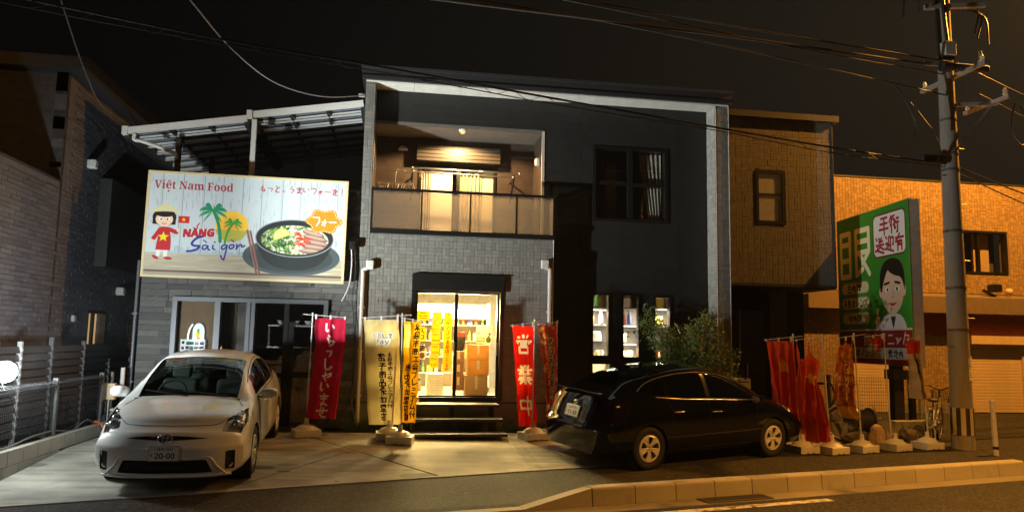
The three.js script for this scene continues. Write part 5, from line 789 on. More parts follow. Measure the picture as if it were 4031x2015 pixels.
    c.fillStyle = '#a8a488'; c.beginPath(); c.ellipse(1046, 458, 246, 112, 0, 0, 7); c.fill(); c.save(); c.clip();
    for (let i = 0; i < 520; i++) { const a = r() * 6.28, q = Math.sqrt(r()), x = 1046 + Math.cos(a) * q * 246, y = 458 + Math.sin(a) * q * 112, lft = x < 1010; c.fillStyle = lft ? ['#2c5a22', '#3f7a2c', '#1f4a1c', '#6a9a40', '#dfe3c8'][Math.floor(r() * 5)] : ['#dcd7bd', '#c9c29e', '#4a7a30', '#eee9d8'][Math.floor(r() * 4)]; c.globalAlpha = 0.85; c.beginPath(); c.ellipse(x, y, 6 + r() * 16, 4 + r() * 7, r() * 3, 0, 7); c.fill(); } c.globalAlpha = 1;
    for (const [x, y, w, a] of [[1180, 404, 84, 0.25], [1196, 438, 92, 0.2], [1206, 474, 96, 0.16], [1190, 508, 92, 0.1], [1160, 538, 78, 0.05]]) { c.fillStyle = '#8a6a5c'; c.beginPath(); c.ellipse(x, y, w, 21, a, 0, 7); c.fill(); c.fillStyle = '#b79a8a'; c.beginPath(); c.ellipse(x - 6, y - 5, w * 0.86, 11, a, 0, 7); c.fill(); c.strokeStyle = '#5d453b'; c.lineWidth = 3; c.beginPath(); c.ellipse(x, y, w, 21, a, 0.2, 2.8); c.stroke(); }
    for (let i = 0; i < 16; i++) { c.strokeStyle = '#d23a22'; c.lineWidth = 9; c.beginPath(); const x = 1020 + r() * 110, y = 400 + r() * 110; c.moveTo(x, y); c.quadraticCurveTo(x + 22, y - 12, x + 44, y + 4); c.stroke(); }
    c.fillStyle = '#e2dc86'; c.beginPath(); c.arc(952, 436, 62, 2.6, 6.0); c.closePath(); c.fill(); c.strokeStyle = '#a8b43c'; c.lineWidth = 7; c.stroke(); c.restore();
    for (const [x, o] of [[700, 0], [722, 6]]) { c.strokeStyle = '#7a5148'; c.lineWidth = 15; c.lineCap = 'butt'; c.beginPath(); c.moveTo(x, 396 + o); c.lineTo(x + 84, 722 + o); c.stroke(); c.strokeStyle = '#a87a6c'; c.lineWidth = 4; c.beginPath(); c.moveTo(x - 4, 396 + o); c.lineTo(x + 80, 722 + o); c.stroke(); }
    // orange badge
    c.fillStyle = '#cf8a22'; c.beginPath(); for (let k = 0; k <= 120; k++) { const a = k / 120 * 6.283, q = 1 + 0.11 * Math.cos(6 * a); c.lineTo(1252 + Math.cos(a) * 126 * q, 304 + Math.sin(a) * 92 * q); } c.fill(); c.setLineDash([14, 10]); c.strokeStyle = '#f4ead2'; c.lineWidth = 4; c.beginPath(); for (let k = 0; k <= 120; k++) { const a = k / 120 * 6.283, q = 0.9 * (1 + 0.11 * Math.cos(6 * a)); c.lineTo(1252 + Math.cos(a) * 126 * q, 304 + Math.sin(a) * 92 * q); } c.stroke(); c.setLineDash([]);
    write(c, 'フォー', 1164, 264, 62, { color: '#fbf6ea', w: 0.15, gap: 0.95, sy: 80 });
  });
  const t = thing('billboard', 'large restaurant billboard with a bowl of noodles above the annex window', 'billboard', [-2.0, 3.585, 0.1]);
  t.rotation.z = -0.008;
  part('board_face', new THREE.PlaneGeometry(3.42, 1.82).translate(0, 0, 0.024), mat({ map: tex, roughness: 0.45 }), t);
  part('board_back', bx(3.44, 1.84, 0.04, 0, 0, 0), mt.fascia, t);
  part('board_frame', [frame(-1.755, 1.755, -0.955, 0.955, 0.045, -0.03, 0.035)], mat({ c: [0.66, 0.55, 0.32], roughness: 0.5 }), t);
  part('board_bracket', [bx(0.05, 1.7, 0.14, -1.2, 0, -0.1), bx(0.05, 1.7, 0.14, 1.2, 0, -0.1)], mt.black, t);
  const sp_ = thing('spotlight', 'small black floodlight fitting fixed beside the billboard edge', 'lamp fitting', [-0.12, 3.45, 0.05]); part('lamp_arm', bar([0, 0.1, -0.1], [-0.02, -0.08, 0.12], 0.03, 0.04), mt.black, sp_); part('lamp_head', rb(0.1, 0.16, 0.07, 0.02, 0.0, -0.12, 0.1), mt.black, sp_);
  solo('hanging_cable', tube([[-0.14, 3.3, 0.08], [-0.12, 3.0, 0.1], [-0.15, 2.6, 0.12], [-0.22, 2.4, 0.14], [-0.27, 2.3, 0.15]], 0.012, 40, 8), mt.paint, 'loose white cable dangling from the billboard corner', 'cable');
  solo('hanging_cable', tube([[-0.08, 3.35, 0.05], [-0.05, 2.8, 0.06], [-0.09, 2.4, 0.05], [-0.04, 1.9, 0.05], [0.0, 1.4, 0.12], [-0.02, 0.78, 0.1]], 0.008, 60, 6), mt.cable, 'black cable hanging beside the corner rain pipe', 'cable');
}
// ------------------------------------------------------------------ neighbouring house on the left
{
  const n = thing('neighbour_house', 'tall dark brick-sided neighbour house behind the slat fence', 'house');
  const X = -5, siding = mat({ c: [0.1, 0.108, 0.13], map: tGrain, roughness: 0.75 });
  const low = poly([[-0.58, -0.2], [-6.5, -0.2], [-6.5, 4.17], [-0.58, 4.17]]), back = hole(hole(poly([[-0.58, -0.2], [8, -0.2], [8, 6.1], [-0.58, 6.1]]), 1.0, 1.9, 1.4, 2.04), 3.2, 3.62, 1.28, 1.86);
  const side = (s, d) => metric(ext(s, d).rotateY(Math.PI / 2)).translate(X - d, 0, 0);
  part('side_wall', [side(low, 0.2), side(back, 0.2), bb(-9, X, -0.2, 4.17, 6.5, 6.7)], siding, n);
  part('upper_front_wall', [bb(-9, X - 0.001, 4.1, 6.1, 0.37, 0.58)], mat({ c: [0.09, 0.085, 0.08], map: tSiding, bumpMap: tSidingBump, bumpScale: 0.004, roughness: 0.7 }), n);
  part('parapet_cap', [bb(-9, X + 0.02, 4.171, 4.2, 0.58, 6.72)], mt.fascia, n);
  const r = part('roof', [bb(-9.2, X + 0.28, 6.1, 6.32, -8.2, 0.82)], mt.fascia, n); part('eave_gutter', [bb(X + 0.28, X + 0.36, 6.2, 6.32, -8.2, 0.84)], mt.black, r);
  part('corner_post', bb(X - 0.005, X + 0.012, -0.2, 6.09, 0.54, 0.6), mt.fascia, n);
  // brick pattern siding standing proud
  const list = [], bw = 0.31, bh = 0.075, holes = [[-1.9, -1.0, 1.4, 2.04], [-3.62, -3.2, 1.28, 1.86]];
  for (let j = 0, y = 0; y < 6.0; j++, y += bh) for (let i = 0, z = -7.9 + (j % 2) * bw / 2; z < 6.3; i++, z += bw) {
    if (y > 4.05 && z > 0.3) continue; if (holes.some((h) => z + bw / 2 > h[0] && z - bw / 2 < h[1] && y + bh > h[2] && y < h[3])) continue;
    const k = rr(0.75, 1.15); list.push({ m: mat4(X, y + bh / 2, z, 0, 0, 0, rr(0.014, 0.03), bh - 0.008, bw - 0.01), c: lin(k, k, k * 1.02) });
  }
  stuff(instances('siding_brick', norm(new THREE.BoxGeometry(1, 1, 1)), siding, list, n));
  // lit windows
  const win = (z0, z1, y0, y1, split, bars, label) => {
    const w = part('lit_window', [frame(-z1 - 0.03, -z0 + 0.03, y0 - 0.03, y1 + 0.03, 0.04, -0.1, 0.03)].map((g) => g.rotateY(Math.PI / 2).translate(X, 0, 0)), mt.black, n, label);
    part('pane', bb(X - 0.08, X - 0.075, y0, y1, z0, z1), mt.glass, w);
    part('lit_blind', bb(X - 0.16, X - 0.15, y0 - 0.02, y1 + 0.02, z0 - 0.02, z1 + 0.02), mat({ c: [0.4, 0.33, 0.22], emissive: new THREE.Color().setRGB(1, 0.6, 0.24), emissiveIntensity: 0.62, roughness: 0.9 }), w);
    for (const z of split) part('window_rail', bb(X - 0.06, X - 0.02, y0, y1, z - 0.05, z + 0.05), mt.black, w);
    for (let k = 1; k <= bars; k++) part('window_bar', bb(X + 0.01, X + 0.025, y0 + (y1 - y0) * k / (bars + 1) - 0.008, y0 + (y1 - y0) * k / (bars + 1) + 0.008, z0, z1), mt.black, w);
    const a = new THREE.RectAreaLight(0xffffff, 1.2, z1 - z0, y1 - y0); a.color.setRGB(1, 0.6, 0.24); a.position.set(X + 0.03, (y0 + y1) / 2, (z0 + z1) / 2); a.lookAt(9, (y0 + y1) / 2, (z0 + z1) / 2); a.name = 'window_light'; scene.add(a);
  };
  win(-1.86, -1.0, 1.42, 2.02, [-1.38], 0, 'wide lit window'); win(-3.6, -3.22, 1.3, 1.84, [], 5, 'small barred lit window');
  part('wall_vent', [[4.73, -0.45], [2.5, -2.38]].map(([y, z]) => rb(0.16, 0.17, 0.14, 0.03, X + 0.09, y, z)), mt.plasticWhite, n); part('wall_vent', rb(0.06, 0.12, 0.12, 0.02, X + 0.04, 1.89, -0.32), mt.plasticGrey, n);
  part('projecting_bay', [bb(X, X + 0.22, 2.9, 4.6, -3.6, -1.1)], mt.fascia, n);
}
{ // tall slat fence: each slat a piece, posts with toothed brackets
  const f = thing('slat_fence', 'tall dark horizontal slat fence beside the neighbour house', 'fence'), X = -4.6, slat = bx(0.02, 0.095, 1, 0, 0, 0), dk = mat({ c: [0.022, 0.022, 0.025], roughness: 0.6 });
  const zs = [5.6, 4.35, 3.1, 2.35, 1.35, 0.1, -1.1, -2.3, -3.4];
  for (let k = 0; k + 1 < zs.length; k++) {
    const mid = (zs[k] + zs[k + 1]) / 2, len = zs[k] - zs[k + 1] - 0.05;
    const n = k > 5 ? 8 : 11; for (let j = 0; j < n; j++) { const m = part('slat', slat, dk, f); m.position.set(X, 0.2 + j * 0.118, mid); m.scale.z = len; m.rotation.z = 0.28; }
    part('fence_post', [bb(X - 0.03, X + 0.03, 0, k === 3 ? 1.56 : k > 4 ? 1.16 : 1.5, zs[k + 1] - 0.022, zs[k + 1] + 0.022)].concat([...Array(k > 4 ? 8 : 11)].map((_, j) => bx(0.02, 0.035, 0.03, X + 0.03, 0.2 + j * 0.118, zs[k + 1]))), k === 2 ? mt.alu : mt.postDark ?? (mt.postDark = mat({ c: [0.07, 0.07, 0.075], roughness: 0.5 })), f);
  }
}
{ // low welded wire fence on a block kerb
  const f = thing('wire_fence', 'low grey welded wire fence standing on the block kerb', 'fence'), X = -4.0, wm = mat({ c: [0.03, 0.03, 0.033], roughness: 0.5, metalness: 0.3 });
  const zs = [6.2, 4.4, 2.55, 0.85];
  for (let k = 0; k + 1 < zs.length; k++) {
    const a = [], z0 = zs[k + 1], z1 = zs[k]; for (let z = z0 + 0.025; z < z1; z += 0.05) a.push(rod([X, 0.2, z], [X, 0.96, z], 0.0028, 0.0028, 4)); for (const y of [0.24, 0.42, 0.62, 0.8]) a.push(rod([X, y, z0], [X, y, z1], 0.004, 0.004, 5));
    a.push(tube([[X, 0.88, z0], [X, 0.88, (z0 + z1) / 2], [X, 0.88, z1]], 0.004, 4, 4), rod([X + 0.05, 0.93, z0], [X + 0.05, 0.93, z1], 0.005, 0.005, 5), rod([X, 0.97, z0], [X, 0.97, z1], 0.005, 0.005, 5)); for (let z = z0; z < z1; z += 0.05) a.push(rod([X, 0.88, z], [X + 0.05, 0.93, z], 0.0028, 0.0028, 4), rod([X + 0.05, 0.93, z], [X, 0.97, z], 0.0028, 0.0028, 4));
    stuff(part('wire_panel', a, wm, f));
  }
  for (const z of zs) part('fence_post', [bb(X - 0.03, X + 0.03, 0.05, 1.0, z - 0.03, z + 0.03)], mt.postDark, f);
  const w = thing('block_wall', 'low kerb of grey concrete blocks along the drive', 'wall');
  for (let k = 0; k < 15; k++) { const z = 6.2 - k * 0.4, y = G0(-3.93, z) - 0.02; part('block', metric(rb(0.12, 0.19, 0.392, 0.006, -3.95, 0.105, z, 1)), mt.block, w); if (y < -0.02) part('block', metric(rb(0.12, 0.17, 0.392, 0.006, -3.946, -0.08, z + 0.12, 1)), mt.block, w); }
  part('block_footing', bb(-4.02, -3.9, -0.4, -0.166, 0.4, 6.4), mt.block, w);
}
{ // the white floodlight clamped to the fence, and the pole fitting in front of it
  const p = [-4.02, 1.14, 4.02], aim = V(4.4, 6.7, -0.3), t = thing('floodlight', 'glaring white floodlight clamped on top of the wire fence', 'floodlight', p);
  const dir = aim.clone().sub(V(...p)).normalize(), q = new THREE.Quaternion().setFromUnitVectors(V(0, 0, 1), dir);
  part('lamp_housing', [rb(0.15, 0.13, 0.05, 0.01, 0, 0, -0.09), ...[-2, -1, 0, 1, 2].map((k) => bx(0.006, 0.1, 0.04, k * 0.025, 0, -0.13))].map((g) => g.applyQuaternion(q)), mt.black, t);
  part('lamp_lens', [sp(0.13, 0, 0, 0.02, 28, 20)].map((g) => g.applyQuaternion(q)), mat({ c: [0.8, 0.8, 0.8], emissive: new THREE.Color().setRGB(0.9, 0.98, 0.97), emissiveIntensity: 30 }), t);
  part('lamp_bracket', [rod([0, -0.2, 0], [0, -0.1, 0], 0.014), bx(0.05, 0.06, 0.05, 0, -0.19, 0)], mt.steel, t);
  const s = new THREE.SpotLight(0xffffff, LAMP.flood, 0, 0.62, 1, 2); s.color.setRGB(0.9, 0.98, 0.95); s.position.set(...p).addScaledVector(dir, 0.16); s.target.position.copy(aim); s.shadow.radius = 3; s.castShadow = true; s.name = 'floodlight_beam'; scene.add(s, s.target);
  const b = new THREE.PointLight(0xffffff, LAMP.floodSpill); b.color.setRGB(0.9, 0.98, 0.95); b.position.set(...p).addScaledVector(dir, 0.17); b.shadow.radius = 4; b.castShadow = true; b.name = 'floodlight_spill'; scene.add(b);
  const wide = new THREE.SpotLight(0xffffff, LAMP.floodWide, 0, 1.2, 1, 2); wide.color.setRGB(0.88, 0.97, 1); wide.position.set(p[0] + 0.1, p[1] + 0.02, p[2] - 0.17); wide.target.position.set(p[0] + 4.1, p[1] + 4.0, p[2] - 8.4); wide.shadow.radius = 4; wide.castShadow = true; wide.name = 'floodlight_beam'; scene.add(wide, wide.target);
  const up = new THREE.SpotLight(0xffffff, LAMP.floodUpFill, 0, 0.45, 1, 2); up.color.setRGB(0.9, 0.98, 0.95); up.position.set(p[0] + 0.03, p[1] + 0.16, p[2] - 0.1); up.target.position.set(-3.2, 5.7, -1.2); up.shadow.radius = 3; up.castShadow = true; up.name = 'floodlight_beam'; scene.add(up, up.target);  // extra spot added at the lamp to brighten the terrace roof from below
}
{ // bits along the fence
  const m = thing('meter_box', 'cream electric box on a pole beside the drive', 'electric box', [-3.96, 0, 0.6]); part('box_body', rb(0.2, 0.27, 0.12, 0.015, 0, 0.68, 0.0), mt.beige, m); part('box_door', rb(0.17, 0.22, 0.01, 0.004, 0, 0.69, 0.063), mt.beige, m); part('pole', [rod([0.0, 0, -0.08], [0, 1.0, -0.08], 0.028)], mt.cableGrey, m); part('cable_duct', [rod([0, 0.1, 0.0], [0, 0.55, 0.0], 0.012)], mt.plasticGrey, m);
  const c = thing('capped_post', 'grey post with a white sleeve behind the electric box', 'post', [-3.9, 0, 0.2]); part('post_shaft', rod([0, 0, 0], [0, 0.95, 0], 0.028), mt.cableGrey, c); part('post_sleeve', rod([0, 0.72, 0], [0, 1.06, 0], 0.036, 0.034, 14), mt.plasticWhite, c);
  const b = thing('lidded_drum', 'pale plastic drum with a lid behind the white car', 'drum', [-3.72, 0, 0.72]); part('drum_body', lathe([[0, 0], [0.13, 0], [0.155, 0.04], [0.16, 0.3], [0.15, 0.36], [0, 0.36]], 28), mt.plasticGrey, b); part('drum_lid', lathe([[0, 0.37], [0.165, 0.37], [0.165, 0.4], [0.15, 0.415], [0, 0.42]], 28), mt.plasticWhite, b); part('drum_clip', [rb(0.05, 0.06, 0.02, 0.005, 0, 0.33, 0.16)], mt.plasticGrey, b);
  const o = thing('orange_duct', 'bright orange cable duct curving out of the block kerb', 'duct', [0, 0, 0]); part('duct_pipe', tube([[-3.96, 0.24, 1.2], [-3.93, 0.22, 1.08], [-3.86, 0.12, 0.98], [-3.8, 0.02, 0.93]], 0.026, 30, 12), mt.orangePlastic, o);
  solo('loose_cable', tube([[-4.0, 0.28, 4.6], [-3.98, 0.22, 3.9], [-3.98, 0.27, 3.2], [-4.0, 0.26, 2.5], [-3.99, 0.2, 1.9], [-3.97, 0.3, 1.45], [-3.96, 0.25, 1.2]], 0.012, 70, 8), mt.cableGrey, 'grey cable draped along the block kerb', 'cable');
  solo('loose_cable', tube([[-4.02, 1.0, 4.05], [-4.0, 0.8, 3.8], [-4.03, 0.5, 3.5], [-4.0, 0.3, 3.2], [-3.94, 0.22, 2.9]], 0.006, 40, 6), mt.cable, 'thin black lead hanging from the floodlight', 'cable');
  solo('rain_pipe', [rod([-3.87, 0, -0.1], [-3.87, 2.95, -0.12], 0.028, 0.028, 12), ...[0.8, 2].map((y) => bx(0.09, 0.03, 0.09, -3.87, y, -0.12))], mat({ c: [0.12, 0.125, 0.13], roughness: 0.35 }), 'slim grey rain pipe on the corner of the stone annex', 'pipe');
}
// ------------------------------------------------------------------ laundry on the balcony
{
  const pole = (label, a, b, r) => { const t = thing('laundry_pole', label, 'laundry pole', a); const d = [b[0] - a[0], b[1] - a[1], b[2] - a[2]]; part('pole_tube', rod([0, 0, 0], d, r), mt.steel, t); part('pole_cap', [sp(r * 1.5, 0, 0, 0, 10, 8), sp(r * 1.5, ...d, 10, 8)], mt.plasticWhite, t); part('pole_sleeve', rod(d.map((v) => v * 0.62), d.map((v) => v * 0.65), r * 1.3), mt.plasticWhite, t); };
  pole('upper laundry pole across the balcony window, longer of the pair', [0.95, 5.1, -0.95], [3.16, 5.09, -0.95], 0.014); pole('lower laundry pole in front of the balcony window', [0.98, 5.06, -1.1], [3.05, 5.04, -1.1], 0.014); pole('thin laundry pole from the fin to the window', [0.2, 5.0, -0.8], [1.15, 4.99, -0.85], 0.011);
  const h = thing('clip_hanger', 'white laundry hanger with rows of clothes pegs on the balcony', 'hanger', [0.62, 4.72, -0.8]);
  part('hanger_frame', [frame(-0.36, 0.36, -0.12, 0.12, 0.02, -0.008, 0.008).rotateX(Math.PI / 2), bx(0.7, 0.01, 0.015), bx(0.015, 0.01, 0.22)].map(norm), mt.plasticWhite, h); part('hanger_hook', tube([[0, 0.0, 0], [0, 0.16, 0], [0.02, 0.27, 0], [0.05, 0.3, 0]], 0.006, 20, 6), mt.plasticWhite, h);
  const peg = M([bx(0.014, 0.09, 0.006, 0, -0.06, 0.006), bx(0.014, 0.09, 0.006, 0, -0.06, -0.006)]);
  for (let i = 0; i < 22; i++) { const p = part('peg', peg, i % 3 ? mt.plasticWhite : mt.card, h); p.position.set(-0.34 + (i % 11) * 0.068, -0.01, i < 11 ? -0.11 : 0.11); p.rotation.set(0, rr(-0.8, 0.8), rr(-0.5, 0.5)); }
  solo('peg_bunch', [0, 1, 2, 3].map((i) => bx(0.014, 0.12, 0.02).rotateZ(rr(-0.4, 0.4)).translate(1.1 + i * 0.025, 4.95 - (i % 2) * 0.05, -0.84)), mt.card, 'bunch of wooden pegs on the laundry pole by the window', 'pegs');
  const l = thing('balcony_sensor', 'pale wedge fitting under the balcony ceiling near the fin', 'fitting', [0.75, 5.58, -1.44]); part('fitting_body', [lathe([[0, 0.09], [0.05, 0.09], [0.14, 0], [0, 0]], 4).rotateY(0.785)], mt.plasticWhite, l);
}
// ------------------------------------------------------------------ banner flags on weighted stands
const tankShape = (() => { const s = new THREE.Shape(); s.moveTo(-0.2, 0); s.lineTo(-0.09, 0); s.quadraticCurveTo(-0.06, 0.035, -0.03, 0); s.lineTo(0.03, 0); s.quadraticCurveTo(0.06, 0.035, 0.09, 0); s.lineTo(0.2, 0); s.lineTo(0.2, 0.1); s.lineTo(-0.2, 0.1); s.closePath(); return norm(new THREE.ExtrudeGeometry(s, { depth: 0.36, bevelEnabled: true, bevelSize: 0.012, bevelThickness: 0.012, bevelSegments: 2 }).translate(0, 0.012, -0.18)); })();
const tankDome = lathe([[0.19, 0.12], [0.165, 0.15], [0.12, 0.185], [0.06, 0.205], [0.045, 0.21], [0.036, 0.26], [0.036, 0.3], [0.024, 0.31], [0.018, 0.31]], 24);
function cloth(rows, nx = 40, ny = 56, wave = 0.02, waves = 3, slack = 0, seed_ = 0, tw = 0) { // rows: [left x, y, right x], top to bottom
  const g = new THREE.PlaneGeometry(1, 1, nx, ny), p = g.attributes.position, top = rows[0][1], bot = rows[rows.length - 1][1];
  const at = (y) => { let i = 0; while (i < rows.length - 2 && y < rows[i + 1][1]) i++; const a = rows[i], b = rows[i + 1], t = Math.min(1, Math.max(0, (a[1] - y) / (a[1] - b[1]))), s = t * t * (3 - 2 * t) * 0.4 + t * 0.6; return [a[0] + (b[0] - a[0]) * s, a[2] + (b[2] - a[2]) * s]; };
  const w0 = rows[0][2] - rows[0][0];
  for (let i = 0; i < p.count; i++) {
    const u = p.getX(i) + 0.5, v = 0.5 - p.getY(i), y = top + (bot - top) * v, [l, r] = at(y), w = r - l, tight = Math.max(0, 1 - w / Math.max(w0, 0.3));
    const amp = wave * (0.35 + 1.1 * v) + tight * 0.09, sag = slack * Math.abs(Math.sin(u * Math.PI * 2)) * Math.pow(1 - v, 5);
    const ph = u * waves * 6.283 + seed_ + v * 1.6 * Math.sin(seed_ + 1) + tw * v;
    const z = amp * Math.sin(ph) + 0.5 * amp * Math.sin(ph * 1.9 + 3.1 * v + seed_ * 2) + 0.004 * Math.sin(v * 60 + u * 11);
    p.setXYZ(i, l + w * (u + (0.06 + tight * 0.1) * Math.sin(ph + 1.2) * u * (1 - u) * 2) + 0.006 * Math.sin(v * 23 + seed_), y - sag, z);
  }
  g.computeVertexNormals(); return g;
}
function flag(label, base, o) {
  const [x, y, z] = base, t = thing('banner_flag', label, 'banner flag', [x, y, z], 0, o.group);
  const b = part('stand', [tankShape.clone().rotateY(o.turn ?? 0.3), tankDome.clone()], mt.plasticWhite, t);
  part('filler_cap', lathe([[0, 0.02], [0.03, 0.02], [0.03, 0], [0, 0]], 14).translate(0.09, 0.17, 0.06).rotateY(o.turn ?? 0.3), mt.plasticWhite, b);
  const [p0, p1] = o.pole; part('pole', [rod([p0[0], Math.min(p0[1], 0.28), 0.0], [p0[0] + (p1[0] - p0[0]) * 0.55, p0[1] + (p1[1] - p0[1]) * 0.55, 0], 0.0135, 0.0135, 10), rod([p0[0] + (p1[0] - p0[0]) * 0.5, p0[1] + (p1[1] - p0[1]) * 0.5, 0], [...p1, 0], 0.0105, 0.0105, 10), rod([p1[0], p1[1] - 0.02, 0], [p1[0], p1[1] + 0.03, 0], 0.015, 0.015, 10)], mt.pipe, t);
  part('pole_joint', rod([p0[0] + (p1[0] - p0[0]) * 0.52, p0[1] + (p1[1] - p0[1]) * 0.52 - 0.04, 0], [p0[0] + (p1[0] - p0[0]) * 0.56, p0[1] + (p1[1] - p0[1]) * 0.56, 0], 0.0165, 0.0165, 10), mt.plasticWhite, t);
  const [b0, b1] = o.bar; part('cross_bar', [rod([...b0, 0.012], [...b1, 0.012], 0.006, 0.006, 8)], mt.pipe, t);
  const c = part('cloth', cloth(o.rows, 44, 64, o.wave ?? 0.015, o.waves ?? 2.5, o.slack ?? 0, o.seed ?? 1, o.tw ?? 0).translate(0, 0, 0.01), o.mat, t);
  const r0 = o.rows[0]; for (const u of o.ties ?? [0.03, 0.5, 0.97]) { const lx = r0[0] + (r0[2] - r0[0]) * u, by = b0[1] + (b1[1] - b0[1]) * (lx - b0[0]) / (b1[0] - b0[0]); part('tie_loop', [bx(0.03, Math.max(0.03, by - r0[1] + 0.03), 0.003, lx, (by + r0[1]) / 2, 0.02), bx(0.03, Math.max(0.03, by - r0[1] + 0.03), 0.003, lx, (by + r0[1]) / 2, 0.003)], mt.paint, t); }
  return t;
}
const clothMat = (w, h, draw, o = {}) => mat({ physical: true, map: canvasTex(w, h, draw), transmission: 0.3, thickness: 0, roughness: 0.9, specularIntensity: 0.15, side: THREE.DoubleSide, ...o });
{
  const g1 = 'banner flags before the shop', G = (p) => [p[0], G0(p[0], p[2]), p[2]];
  flag('crimson banner with white hiragana running down it, beside the white car', [-0.69, 0, 1.1], { group: g1, pole: [[0.0, 0.26], [0.02, 2.02]], bar: [[-0.14, 2.02], [0.58, 1.98]], rows: [[0.06, 1.96, 0.57], [0.08, 1.53, 0.57], [0.05, 1.1, 0.54], [0.02, 0.68, 0.5], [-0.01, 0.29, 0.48]], wave: 0.02, waves: 2, seed: 2, mat: clothMat(180, 600, (c) => { c.fillStyle = '#c01f3c'; c.fillRect(0, 0, 180, 600); write(c, 'いらっしゃいませ', 52, 22, 76, { down: true, color: '#f1e6dc', w: 0.15, gap: 0.93 }); }) });
  flag('cream banner with black lettering and a payment logo near its top', G([0.67, 0, 1.32]), { group: g1, turn: 0.05, pole: [[0.05, 0.18], [0.09, 2.04]], bar: [[-0.51, 1.99], [0.31, 2.06]], rows: [[-0.48, 1.97, 0.09], [-0.44, 1.41, 0.13], [-0.39, 0.83, 0.16], [-0.34, 0.24, 0.19]], wave: 0.008, waves: 2, seed: 4, mat: clothMat(240, 760, (c) => {
    c.fillStyle = '#d6c489'; c.fillRect(0, 0, 240, 760); write(c, 'いとしま', 52, 96, 38, { color: '#4d72ad', w: 0.16, gap: 0.9, edge: '#f4f1e6' }); c.lineJoin = 'round'; c.font = 'bold 52px sans-serif'; c.lineWidth = 14; c.strokeStyle = '#f4f1e6'; c.strokeText('Pay', 76, 178); c.fillStyle = '#7d94b8'; c.fillText('Pay', 76, 178);
    write(c, '糸島市商工会プレミアム付', 150, 236, 33, { down: true, color: '#2a2622', w: 0.13, gap: 1.02 }); write(c, '電子商品券加盟店', 86, 244, 58, { down: true, color: '#1c1a18', w: 0.14, gap: 1.05 }); }) });
  flag('golden yellow banner with black lettering left of the shop door', G([0.85, 0, 1.63]), { group: g1, turn: -0.15, pole: [[0.01, 0.25], [-0.03, 2.07]], bar: [[-0.06, 2.03], [0.3, 1.97]], rows: [[0.0, 1.97, 0.29], [0.01, 1.45, 0.27], [0.01, 0.88, 0.26], [0.01, 0.33, 0.23]], wave: 0.012, waves: 1.5, seed: 5, mat: clothMat(150, 760, (c) => { c.fillStyle = '#efb014'; c.fillRect(0, 0, 150, 760); c.fillStyle = '#f6d568'; c.fillRect(6, 20, 60, 180); write(c, '糸島市商工会プレミアム付', 84, 18, 56, { down: true, color: '#151310', w: 0.14, gap: 1.06 }); write(c, '商品券加盟店舗', 18, 318, 58, { down: true, color: '#151310', w: 0.14, gap: 1.05 }); }) });
  flag('bright red banner with three big cream characters right of the steps', G([3.14, 0, 1.12]), { group: g1, turn: 0.35, pole: [[-0.02, 0.14], [0.0, 2.04]], bar: [[-0.43, 1.95], [0.09, 2.04]], rows: [[-0.4, 1.95, -0.02], [-0.36, 1.48, 0.0], [-0.31, 0.87, 0.03], [-0.26, 0.22, 0.06]], wave: 0.012, waves: 2, seed: 6, mat: clothMat(180, 720, (c) => { c.fillStyle = '#e01c10'; c.fillRect(0, 0, 180, 720); write(c, '営業中', 22, 62, 138, { down: true, color: '#f6dfc0', w: 0.13, gap: 1.6 }); }) });
  flag('patterned autumn coloured banner just behind the black car tail', G([3.6, 0, 0.84]), { group: g1, turn: 0.3, pole: [[-0.09, -0.01], [0.01, 2.03]], bar: [[-0.36, 1.98], [0.03, 2.03]], rows: [[-0.35, 1.98, 0.01], [-0.28, 1.47, 0.02], [-0.22, 1.0, 0.02], [-0.18, 0.56, -0.04]], wave: 0.03, waves: 2, seed: 3, mat: clothMat(180, 640, (c) => {
    c.fillStyle = '#b8502a'; c.fillRect(0, 0, 180, 640); let s = 9; const r = () => (s = s * 16807 % 2147483647) / 2147483647; for (let i = 0; i < 70; i++) { c.fillStyle = ['#d8b04a', '#a03a22', '#cf7a38', '#8a5a2c', '#8c8a34', '#e0c878'][i % 6]; c.globalAlpha = 0.8; c.beginPath(); const x = r() * 180, y = r() * 640, R = 14 + r() * 30; for (let k = 0; k < 10; k++) { const a = k * 0.628 + i, q = k % 2 ? R * 0.5 : R; c.lineTo(x + Math.cos(a) * q, y + Math.sin(a) * q); } c.fill(); } c.globalAlpha = 1;
    write(c, 'アジアン雑貨', 62, 110, 74, { down: true, color: '#7a2c3c', w: 0.16, gap: 1.08, edge: '#e6c9a0' }); }) });
  const g2 = 'limp banner flags along the pavement by the eye clinic sign', star = (c, x, y, R) => { c.fillStyle = '#e8c24a'; c.beginPath(); for (let k = 0; k < 10; k++) { const a = -Math.PI / 2 + k * Math.PI / 5, q = k % 2 ? R * 0.4 : R; c.lineTo(x + Math.cos(a) * q, y + Math.sin(a) * q); } c.fill(); };
  const red = (y) => clothMat(220, 640, (c) => { c.fillStyle = '#d4553a'; c.fillRect(0, 0, 220, 640); star(c, 124, y, 66); });
  flag('red starred banner hanging straight behind the black car nose', G([7.75, 0, 1.86]), { group: g2, turn: 0.25, pole: [[-0.05, 0.16], [-0.13, 2.01]], bar: [[-0.68, 1.92], [0.05, 2.0]], rows: [[-0.66, 1.91, -0.16], [-0.6, 1.53, -0.14], [-0.55, 1.16, -0.13], [-0.5, 0.78, -0.11], [-0.45, 0.37, -0.09]], wave: 0.085, waves: 3.1, seed: 7, mat: red(190) });
